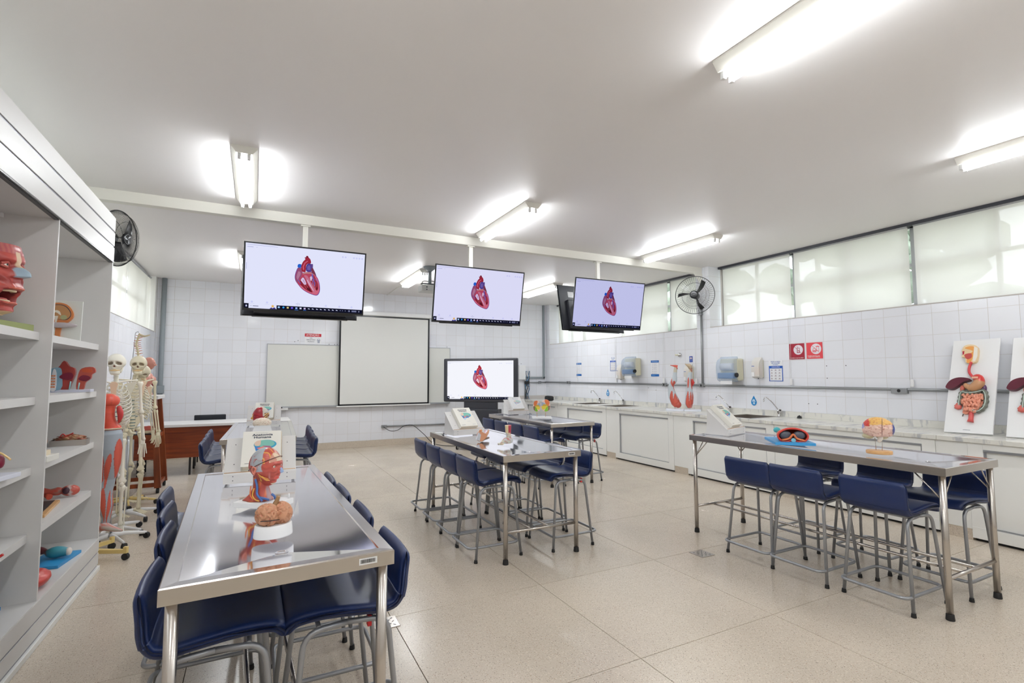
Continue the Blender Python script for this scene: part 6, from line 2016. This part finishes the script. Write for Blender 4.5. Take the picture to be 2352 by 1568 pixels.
# hanging spine model
t = thing('spine_model', 'hanging spinal column model with orange nerves above the middle skull', 'anatomical model', (-1.27, 7.45, 0), 0)
MB().tube(rounded([(-.14, .12, .03), (-.05, .12, 2.04), (.0, .0, 2.045), (.0, 0, 2.03)], .03, 4), .004, 8).build('rod', M_alu, t)
MB().cyl((-.14, .12, 0), (-.14, .12, .02), .14, seg=28).build('foot', M_alu, t)
P_ = catmull([(.01, 0, 2.0), (-.015, 0, 1.90), (.0, 0, 1.82), (.015, 0, 1.70), (.01, 0, 1.55), (.0, 0, 1.35)], 7)
MB().tube(P_, [.010 + (.006 if i % 2 else 0) for i in range(len(P_))], 8, col=lambda p: srgb(220, 206, 168)).build('column', M_bone, t)
for i in range(1, 24, 2):
    p = P_[i]
    MB().tube([p + Vector((-.03, 0, .006)), p, p + Vector((.045, 0, .012))], [.002, .006, .002], 6, col=srgb(206, 110, 60)).build('nerve_spur', M_bone, t)
MB().tube(catmull([(.0, 0, 2.01), (.06, 0, 1.99), (.12, 0, 2.01)], 4), [.02, .018, .016, .014, .012, .010, .008, .006, .004], 8, col=BON2, flat=.3).build('skull_base', M_bone, t)

# ============================================================ TALL WOODEN STAND, BUST, DESK
t = thing('wooden_stand', 'tall reddish wooden stand with white top, splayed legs and castors', 'stand', (-1.36, 8.22, 0), 0)
MB().box(-.245, .245, -.27, .29, 1.205, 1.25, .003).build('top', M_lam, t)
for sx in (-1, 1):
    for sy in (-1, 1):
        a = (sx * .20, sy * .20, 1.205); b_ = (sx * .285, sy * .26, .07)
        vs = []
        for (p, w) in ((a, .026), (b_, .036)):
            for dx, dy in ((-1, -1), (1, -1), (1, 1), (-1, 1)): vs.append((p[0] + dx * w, p[1] + dy * w * .8, p[2]))
        lg = MB().add(vs, [(0, 1, 2, 3), (7, 6, 5, 4), (0, 4, 5, 1), (1, 5, 6, 2), (2, 6, 7, 3), (3, 7, 4, 0)]).build('leg', M_wood, t)
        MB().cyl((b_[0] - .015, b_[1], .035), (b_[0] + .015, b_[1], .035), .034, seg=16).build('castor', M_rub, lg)
for z, kx, ky in ((.70, .24, .225), (.085, .285, .26)):
    for sx in (-1, 1): MB().box(sx * kx - .018, sx * kx + .018, -ky, ky, z, z + .05, .003).build('side_rail', M_wood, t)
    for sy in (-1, 1): MB().box(-kx, kx, sy * ky - .018, sy * ky + .018, z, z + .05, .003).build('cross_rail', M_wood, t)
MB().box(-.24, .24, -.22, .22, .75, .762, .002).build('shelf', M_black, t)
t = thing('torso_bust', 'pink half torso mannequin facing right on the tall wooden stand', 'mannequin', (-1.27, 8.15, 1.25), 0)
sk_ = lambda p: srgb(200, 138, 122)
head(t, 'head', .165, lambda p: mixc(srgb(200, 138, 122), srgb(240, 170, 130), .8 if p.x > .5 else 0), Matrix.Translation((0.01, 0, .425)))
MB().tube(catmull([(.0, 0, 0), (-.01, 0, .10), (-.005, 0, .20), (.0, 0, .275), (-.005, 0, .32), (-.005, 0, .36)], 5), [.070, .068, .064, .060, .058, .060, .066, .072, .078, .082, .084, .084, .080, .074, .066, .056, .046, .038, .034, .032, .031, .031, .031, .031, .031, .031], 24, col=sk_, flat=1.5).build('torso', M_anat, t)
for sy in (-1, 1): MB().sphere((.055, sy * .05, .215), (.035, .04, .038), 3, sk_).build('chest', M_anat, t)
MB().sphere((.062, -.02, .15), (.02, .035, .03), 2, MAR).build('open_organ', M_anat, t)
t = thing('teacher_desk', 'long white-topped desk with reddish wood front at far left', 'desk', (-.55, 9.50, 0), 0)
MB().box(-1.05, 1.10, -.38, .38, .735, .775, .004).build('top', M_lam, t)
MB().box(-1.0, 1.05, -.335, -.315, .27, .735, .002).build('front_panel', M_woodp, t)
for x in (-.95, 1.0, -.30, .40):
    for y in (-.28, .30):
        MB().box(x - .014, x + .014, y - .014, y + .014, 0, .735, .002).build('leg', M_black, t)
t = thing('office_chair', 'black chair with only the top of its back showing behind the desk', 'chair', (-.66, 10.30, 0), PI)
MB().box(-.235, .235, .20, .235, .50, .85, .02).build('backrest', mat('black_leather', srgb(28, 32, 40), .35), t)
MB().box(-.24, .24, -.22, .22, .43, .48, .02).build('seat', MATS['black_leather'], t)
for sx in (-1, 1):
    for sy in (-1, 1): MB().cyl((sx * .20, sy * .19, 0), (sx * .20, sy * .19, .44), .012).build('leg', M_black, t)
    MB().cyl((sx * .16, .215, .44), (sx * .16, .225, .60), .011).build('back_post', M_black, t)
bp = thing('red_pelvis_piece', 'red painted pelvis piece lying on the shelf of the wooden stand', 'anatomical model', (-1.22, 8.02, .7625), 0)
MB().sphere((0, 0, .05), (.09, .05, .05), 3, lambda p: RED if p.z > .04 else CRM, disp=lambda d: 1 + .2 * noise.noise(d * 3)).build('body', M_anat, bp)

# ============================================================ MODELS ON THE SHELVES
# giant face with open mouth, upper left bay
s = .36
t = thing('giant_face_model', 'large red muscle face with wide open mouth on the upper left shelf', 'anatomical model', (-1.235, 3.46, 1.80), R(-16))
def colface(p):
    n = noise.noise(p * 5)
    red = mixc(srgb(190, 66, 60), srgb(150, 44, 44), .6 * stripes(p, 50, (.2, .3, 1)))
    if p.z > .18: return mixc(srgb(176, 66, 74), srgb(196, 100, 90), stripes(p, 70, (0, 1, .2)))
    if p.x > .46 and abs(p.y) < .10 and p.z < .02: return srgb(160, 186, 206)
    if p.x > .38 and abs(p.y) < .05 and p.z >= .02: return srgb(222, 190, 160)
    if -.05 < p.x < .15 and -.2 < p.z < .12 and n > .05: return srgb(212, 176, 150)
    if p.z < -.60: return srgb(222, 180, 140)
    if G(p.y, .11) * G(p.z + .41, .10) > .4 and p.x > .1: return srgb(110, 28, 32)
    if n > .32: return srgb(206, 160, 130)
    return red
def lerp_tab(t_, z):
    for (z0, v0), (z1, v1) in zip(t_, t_[1:]):
        if z >= z1: return v0 + (v1 - v0) * ss(z0, z1, z) if z0 < z1 else v1 + (v0 - v1) * ss(z1, z0, z)
    return t_[-1][1]
FT = [(.30, .36), (.20, .385), (.08, .405), (0, .365), (-.10, .375), (-.22, .395), (-.30, .42), (-.36, .40), (-.44, .34), (-.52, .345), (-.58, .315), (-.64, .33), (-.70, .22)]
WT = [(.30, .30), (.10, .335), (-.10, .315), (-.30, .28), (-.50, .22), (-.62, .155), (-.70, .08)]
BT = [(.30, -.38), (.0, -.40), (-.20, -.30), (-.40, -.12), (-.60, .0), (-.70, .06)]
def bigface(parent, s, M):
    nz, nu = 170, 150
    vs = []; cs = []; fs = []
    for i in range(nz + 1):
        z = .30 - 1.0 * i / nz
        F, W_, B = lerp_tab(FT, z), lerp_tab(WT, z), lerp_tab(BT, z)
        for j in range(nu):
            a = 2 * PI * j / nu
            c_, s_ = math.cos(a), math.sin(a)
            x = (F + B) / 2 + (F - B) / 2 * (abs(c_) ** .85) * (1 if c_ > 0 else -1)
            y = W_ * (abs(s_) ** .9) * (1 if s_ > 0 else -1)
            f = ss(.1, .6, c_)
            n_ = ss(.09, -.12, z) * ss(-.185, -.145, z)
            x += f * .185 * G(y, .040 + .035 * ss(.05, -.14, z)) * n_
            e = G(abs(y) - .14, .06) * G(z - .0, .045)
            x -= f * .05 * e
            box = ss(-.335, -.36, z) * ss(-.515, -.485, z)
            mo_ = math.exp(-(abs(y) / .125) ** 4) * box
            x -= f * .26 * mo_
            x += f * .035 * G(y, .13) * (G(z + .322, .022) + G(z + .525, .026))
            x += f * .012 * math.sin(y * 40 + z * 25) * (1 - mo_) * ss(-.1, -.2, z) * (abs(y) > .08)
            y *= 1 + .04 * math.sin(z * 22 + x * 14)
            p = Vector((x, y, z))
            n = noise.noise(p * 4.5)
            col = mixc(srgb(186, 78, 68), srgb(146, 50, 50), .7 * abs(math.sin(24 * (z * .8 + x * .6) + 3 * noise.noise(p * 3))))
            if z > .17: col = mixc(srgb(168, 76, 84), srgb(188, 104, 98), abs(math.sin(y * 60)))
            if x > .385 and abs(y) < .085 and -.17 < z < -.02: col = srgb(168, 190, 206)
            elif x > .36 and abs(y) < .045 and z > -.02 and z < .2: col = srgb(222, 192, 160)
            elif -.12 < x < .16 and -.10 + .4 * x < z < .02 + .3 * x: col = srgb(214, 178, 150)
            elif -.10 < x < .12 and -.34 < z < -.24: col = srgb(212, 180, 156)
            elif mo_ > .3 and f > .2: col = srgb(112, 34, 36)
            elif G(y, .15) * (G(z + .322, .02) + G(z + .525, .024)) > .45 and f > .3: col = srgb(206, 104, 86)
            elif z < -.645: col = srgb(226, 190, 150)
            elif n > .36: col = srgb(210, 130, 104)
            vs.append(p * s); cs.append(col)
    for i in range(nz):
        for j in range(nu):
            j2 = (j + 1) % nu
            fs.append((i * nu + j, (i + 1) * nu + j, (i + 1) * nu + j2, i * nu + j2))
    mb = MB().add(vs, fs, True, None, M)
    mb.c = cs
    mb.f.append([nz * nu + j for j in range(nu)]); mb.sm.append(False)
    o = mb.build('face', M_anat, parent)
    top = MB(); top.add([v + Vector((0, 0, .0005)) for v in vs[:nu]], [list(range(nu))[::-1]], False, srgb(150, 84, 84), M)
    top.build('cut_surface', M_anat, parent)
Mf = Matrix.Translation((0, 0, .265))
bigface(t, s, Mf)
for sd in (-1, 1):
    eye(t, s, Mf @ (Vector((.318, sd * .135, .0)) * s), (1, .1 * sd, 0))
    MB().tube([Mf @ (Vector((.352 - .03 * abs(k - 3) / 3, sd * (.135 + (k - 3) * .024), .034 - .014 * abs(k - 3) / 1.5)) * s) for k in range(7)], .022 * s, 8, col=srgb(176, 84, 76)).build('eyelid', M_anat, t)
    MB().tube([Mf @ (Vector((.346 - .03 * abs(k - 3) / 3, sd * (.135 + (k - 3) * .024), -.036 + .012 * abs(k - 3) / 1.5)) * s) for k in range(7)], .018 * s, 8, col=srgb(186, 96, 84)).build('eyelid', M_anat, t)
    MB().tube(catmull([Mf @ (Vector(q) * s) for q in ((.02, sd * .33, -.02), (.16, sd * .30, -.12), (.28, sd * .22, -.24))], 6), [.010, .014, .018, .021, .022, .023, .022, .021, .018, .015, .011, .008, .005], 10, col=srgb(198, 104, 84)).build('cheek_muscle', M_anat, t)
te = [Mf @ (Vector(p) * s) for p in ((.26, .095, -.350), (.34, .055, -.352), (.36, 0, -.352), (.34, -.055, -.352), (.26, -.095, -.350))]
MB().tube(catmull(te, 4), .018 * s, 8, col=srgb(234, 216, 178)).build('upper_teeth', M_anat, t)
te = [Mf @ (Vector(p) * s) for p in ((.20, .085, -.495), (.27, .05, -.498), (.29, 0, -.498), (.27, -.05, -.498), (.20, -.085, -.495))]
MB().tube(catmull(te, 4), .017 * s, 8, col=srgb(234, 216, 178)).build('lower_teeth', M_anat, t)
MB().sphere(Mf @ (Vector((.17, 0, -.475)) * s), (.040, .026, .012), 3, srgb(206, 110, 104)).build('tongue', M_anat, t)
MB().tube([(-.02, 0, -.04), (-.03, 0, .06), (-.02, 0, .12)], [.055, .055, .06], 16, col=srgb(150, 160, 176)).build('neck', M_anat, t)
one('green_box', MB().box(-.075, .075, -.20, .19, 0, .036, .003), M_olive, 'flat olive green box lying under the giant face on the upper left shelf', 'box', None, (-1.215, 3.55, 1.7555), R(-8))
# sagittal head section relief on white board
t = thing('head_section_board', 'white board with sectioned head relief on the upper right shelf', 'anatomical model', (-1.245, 4.60, 1.757), R(-2))
Mx = frame_matrix((-.13, .0, 0), (1, 0, 0), (0, .06, 1))
bo = MB().box(0, .255, 0, .285, -.012, 0, .002, srgb(228, 230, 224), Mx); bo.build('board', M_anat, t)
rl = MB().prism([(a * .255, b * .285) for a, b in smoothpoly([(.15, .55), (.20, .80), (.42, .93), (.66, .90), (.80, .74), (.82, .58), (.70, .44), (.60, .40), (.56, .12), (.60, .04), (.10, .04), (.12, .35)], 4)], 0, .016, Mx, srgb(216, 134, 78))
o = rl.build('head_relief', M_anat, t)
art('painted_areas', [(srgb(60, 56, 70), smoothpoly([(.22, .60), (.26, .80), (.45, .89), (.64, .86), (.76, .72), (.76, .58), (.62, .50)], 4)), (srgb(196, 144, 96), smoothpoly([(.23, .61), (.27, .79), (.45, .875), (.63, .845), (.745, .71), (.745, .59), (.60, .51)], 4)),
    (srgb(238, 230, 214), smoothpoly([(.33, .64), (.42, .74), (.52, .72), (.56, .62), (.52, .64), (.44, .69)], 3)), (srgb(176, 176, 130), disc(.62, .57, .075, .06, 14)), (srgb(238, 230, 214), [(.40, .60), (.50, .60), (.47, .40), (.42, .30), (.44, .48)]),
    (srgb(170, 60, 56), smoothpoly([(.16, .48), (.36, .50), (.38, .40), (.18, .36)], 3)), (srgb(100, 160, 196), rect(.26, .36, .06, .28)), (srgb(224, 196, 160), rect(.29, .33, .08, .26)), (srgb(196, 84, 60), rect(.14, .22, .06, .30)), (srgb(238, 236, 226), rect(.42, .46, .05, .30))], .255, .285, Mx, M_anat, o, step=.0004, z0=.016)
MB().sphere((.02, -.035, .105), (.095, .03, .02), 3, srgb(186, 176, 178), disp=lambda d: 1 + .15 * noise.noise(d * 5)).build('loose_piece', M_anat, t)
MB().box(-.02, .08, -.05, -.02, 0, .012, .002, srgb(226, 216, 190)).build('label_block', M_anat, t)
# throat section
t = thing('throat_model', 'red and blue throat section model on a white base, second right shelf', 'anatomical model', (-1.235, 4.80, 1.3875), R(3))
MB().box(-.12, .150, -.06, .06, 0, .020, .002, srgb(214, 216, 232)).build('base', M_anat, t)
Mx = frame_matrix((-.13, -.01, .02), (1, 0, 0), (0, 0, 1))
def slab(nm, pl, c_, d=.05, z0=0):
    return MB().prism(smoothpoly(pl, 3), z0, z0 + d, Mx, c_).build(nm, M_anat, t)
slab('neck_block', [(.0, .0), (.11, .0), (.115, .10), (.10, .16), (.03, .14), (.0, .10)], srgb(140, 176, 196))
slab('spine_block', [(.055, .0), (.085, .0), (.085, .12), (.07, .15), (.06, .10)], srgb(236, 236, 240), .056)
slab('upper_section', [(.04, .13), (.09, .16), (.12, .21), (.15, .17), (.18, .155), (.185, .11), (.165, .04), (.15, .0), (.105, .0), (.10, .08)], RED2, .045)
slab('tongue_section', [(.10, .09), (.13, .12), (.17, .12), (.175, .08), (.14, .07)], MAR, .052)
slab('face_section', [(.195, .0), (.235, .0), (.245, .05), (.275, .08), (.28, .11), (.30, .13), (.285, .165), (.22, .155), (.20, .10)], RED, .03)
slab('mouth_section', [(.205, .075), (.25, .06), (.275, .09), (.23, .105)], MAR, .036)
slab('nose_section', [(.225, .13), (.28, .125), (.275, .15), (.23, .15)], srgb(200, 84, 50), .036)
for x in (.062, .075):
    for k in range(5): MB().box(-.13 + x - .004, -.13 + x + .006, -.072, -.066, .035 + k * .02, .045 + k * .02, .001, srgb(230, 140, 90)).build('vertebra_mark', M_anat, t)
for a, b in (((.16, .0), (.165, .06)), ((.21, .0), (.215, .05))):
    MB().tube([Mx @ Vector((a[0], a[1], .05)), Mx @ Vector((b[0], b[1], .05))], .004, 8, col=srgb(150, 206, 210)).build('pale_strip', M_anat, t)
# steel tray with pieces
t = thing('specimen_tray', 'small grey metal tray holding brown specimen, third right shelf', 'tray', (-1.21, 4.86, .9945), R(4))
MB().box(-.10, .10, -.06, .06, 0, .004).box(-.10, .10, -.062, -.058, 0, .042).box(-.10, .10, .058, .062, 0, .042).box(-.104, -.10, -.06, .06, 0, .042).box(.10, .104, -.06, .06, 0, .042).build('tray', M_steel_b, t)
t2 = thing('specimen', 'brown and red dried specimen lying in the metal tray', 'anatomical model', (-1.21, 4.86, 1.0), R(4))
MB().sphere((0, 0, .038), (.085, .05, .032), 4, lambda p: mixc(srgb(150, 112, 80), srgb(150, 50, 40), .7 if noise.noise(p * 40) > .2 else 0), disp=lambda d: 1 + .45 * noise.noise(d * 4)).build('body', M_anat, t2)
MB().tube(catmull([(-.06, -.02, .05), (-.04, -.02, .08), (-.02, -.02, .065), (.02, -.02, .085)], 4), .004, 6, col=srgb(186, 40, 40)).build('vessel', M_anat, t2)
t = thing('brain_model', 'brown brain piece on small white block beside the divider, third right shelf', 'anatomical model', (-1.19, 4.0, .9945), R(-5))
MB().box(-.11, .115, -.06, .10, 0, .036, .003, srgb(236, 234, 226)).box(-.06, .095, -.04, .04, .036, .066, .003, CRM).build('base', M_anat, t)
brain(t, 'brain', (.035, -.01, .118), (.052, .05, .060), lambda d, g_: mixc(srgb(200, 130, 92), srgb(176, 60, 50), .8 if g_ < .03 else .1), 2.2, .16, 4, 8.0, None, False)
# shoulder joint
t = thing('joint_model', 'cream and maroon joint model on white base, third left shelf', 'anatomical model', (-1.17, 3.42, .9945), R(-12))
MB().box(-.12, .105, -.075, .075, 0, .022, .003, srgb(226, 228, 240)).build('base', M_anat, t)
MB().sphere((.03, 0, .085), (.040, .03, .048), 3, MAR, disp=lambda d: 1 + .1 * math.sin(d.x * 9)).build('muscle', M_anat, t)
MB().tube(catmull([(-.03, 0, .04), (-.035, 0, .09), (-.01, 0, .135), (.03, 0, .14)], 5), [.012, .012, .013, .014, .016, .018, .02, .022, .024, .026, .026, .026, .026, .024, .02, .016], 12, col=CRM).build('bone', M_anat, t)
MB().tube(catmull([(.03, -.01, .145), (.07, -.01, .125), (.105, -.01, .095)], 4), .005, 8, col=srgb(236, 200, 140)).build('ligament', M_anat, t)
MB().box(-.03, .03, -.04, -.02, .022, .035, .002).build('holder', M_glass, t)
# arm muscles and wooden frame on the fourth shelf
t = thing('arm_muscle_model', 'red arm muscle model lying at the back of the fourth right shelf', 'anatomical model', (-1.27, 4.83, .6225), R(6))
MB().tube(catmull([(-.20, 0, .04), (-.10, 0, .055), (-.02, -.01, .045), (.04, -.01, .05)], 6), [.02, .024, .028, .03, .032, .034, .034, .032, .03, .026, .024, .022, .024, .026, .028, .03, .028, .024, .02], 14, col=lambda p: mixc(RED, srgb(150, 120, 110), .7 if noise.noise(p * 30) > .15 else 0)).build('forearm', M_anat, t)
MB().sphere((.085, -.01, .045), (.055, .035, .04), 3, lambda p: mixc(RED, srgb(206, 206, 204), .9 if abs(p.x - .085) < .008 else 0)).build('shoulder', M_anat, t)
MB().sphere((.065, -.042, .05), (.022, .012, .026), 2, srgb(56, 24, 40)).build('hollow', M_anat, t)
MB().tube([(-.05, -.02, .03), (-.02, -.06, .02)], [.014, .02], 10, col=srgb(206, 84, 62)).build('stub', M_anat, t)
t = thing('wooden_framed_board', 'dark framed board with pale wood edge on the fourth right shelf', 'anatomical model', (-1.28, 4.42, .6225), R(6))
MB().box(-.20, .11, -.25, .22, 0, .018, .003).build('frame', M_beech, t)
MB().box(-.18, .085, -.225, .20, .0182, .0215, .001).build('panel', M_black, t)
for k in range(5): MB().tube([(-.10 + k * .035, -.18, .026), (-.04 + k * .02, -.02, .03), (.02, .15, .026)], [.004, .007, .004], 8, col=[srgb(206, 90, 70), srgb(150, 190, 200), srgb(214, 206, 180), srgb(110, 160, 180), srgb(200, 110, 80)][k]).build('strand', M_anat, t)
# bottom board: larynx on blue base, red half, blue bases, skull
t = thing('larynx_model', 'teal larynx model lying on a blue board, bottom right shelf', 'anatomical model', (-1.19, 4.54, .2505), R(-8))
MB().box(-.10, .105, -.17, .15, 0, .020, .003).build('board', M_blue, t)
MB().tube(catmull([(-.13, .06, .07), (-.06, .03, .065), (-.01, .0, .06), (.05, -.0, .06), (.085, .0, .055)], 5), [.018, .02, .024, .026, .024, .02, .017, .016, .02, .026, .032, .036, .038, .038, .036, .034, .032, .030, .028, .026, .024], 14, col=lambda p: srgb(60, 140, 156) if p.x > -.03 else srgb(110, 50, 56)).build('larynx', M_anat, t)
MB().sphere((.09, 0, .058), (.018, .026, .028), 2, srgb(226, 216, 206)).build('opening', M_anat, t)
t = thing('kidney_model', 'glossy red half organ model in front of the blue board, bottom right shelf', 'anatomical model', (-1.155, 4.02, .2505), R(-10))
MB().sphere((0, 0, .055), (.095, .12, .055), 4, lambda p: srgb(196, 66, 58) if p.y < .05 else srgb(206, 92, 84), disp=lambda d: 1 - .25 * G(d.z - .8, .5) * (d.y < .2) + .05 * noise.noise(d * 3)).build('body', M_anat, t)
MB().cyl((-.06, -.05, .10), (.045, -.05, .105), .014, col=srgb(120, 60, 84)).build('vessel', M_anat, t)
t = thing('blue_model_base', 'bright blue model board at the back, bottom left shelf', 'board', (-1.30, 3.66, .2505), R(-15), 'blue boards on the bottom left shelf')
MB().box(-.13, .10, -.16, .10, 0, .020, .003).build('board', M_blue, t)
MB().box(.05, .09, -.06, .02, .0202, .0208).build('tag', M_white, t)
t = thing('blue_model_base', 'bright blue model board nearest the front, bottom left shelf', 'board', (-1.235, 3.36, .2505), R(-20), 'blue boards on the bottom left shelf')
MB().box(-.12, .11, -.12, .13, 0, .020, .003).build('board', M_blue, t)
MB().sphere((-.02, 0, .06), (.05, .06, .04), 3, RED).build('organ', M_anat, t)
t = thing('skull_model', 'cream skull piece half cut by the left edge, fourth left shelf', 'anatomical model', (-1.15, 3.22, .745), 0)
t.location = (-1.16, 3.30, .36)
MB().cyl((0, 0, -.108), (0, 0, .08), .006).build('rod', M_steel_b, t)
MB().box(-.06, .06, -.05, .05, -.109, -.095, .002, WHT).build('base', M_anat, t)
skull(t, (0, 0, .20), .20, srgb(206, 196, 170), R(90))
MB().tube(catmull([(.04, -.02, .27), (.09, -.02, .28), (.12, -.02, .30)], 4), .006, 8, col=srgb(196, 40, 40)).build('red_strip', M_anat, t)
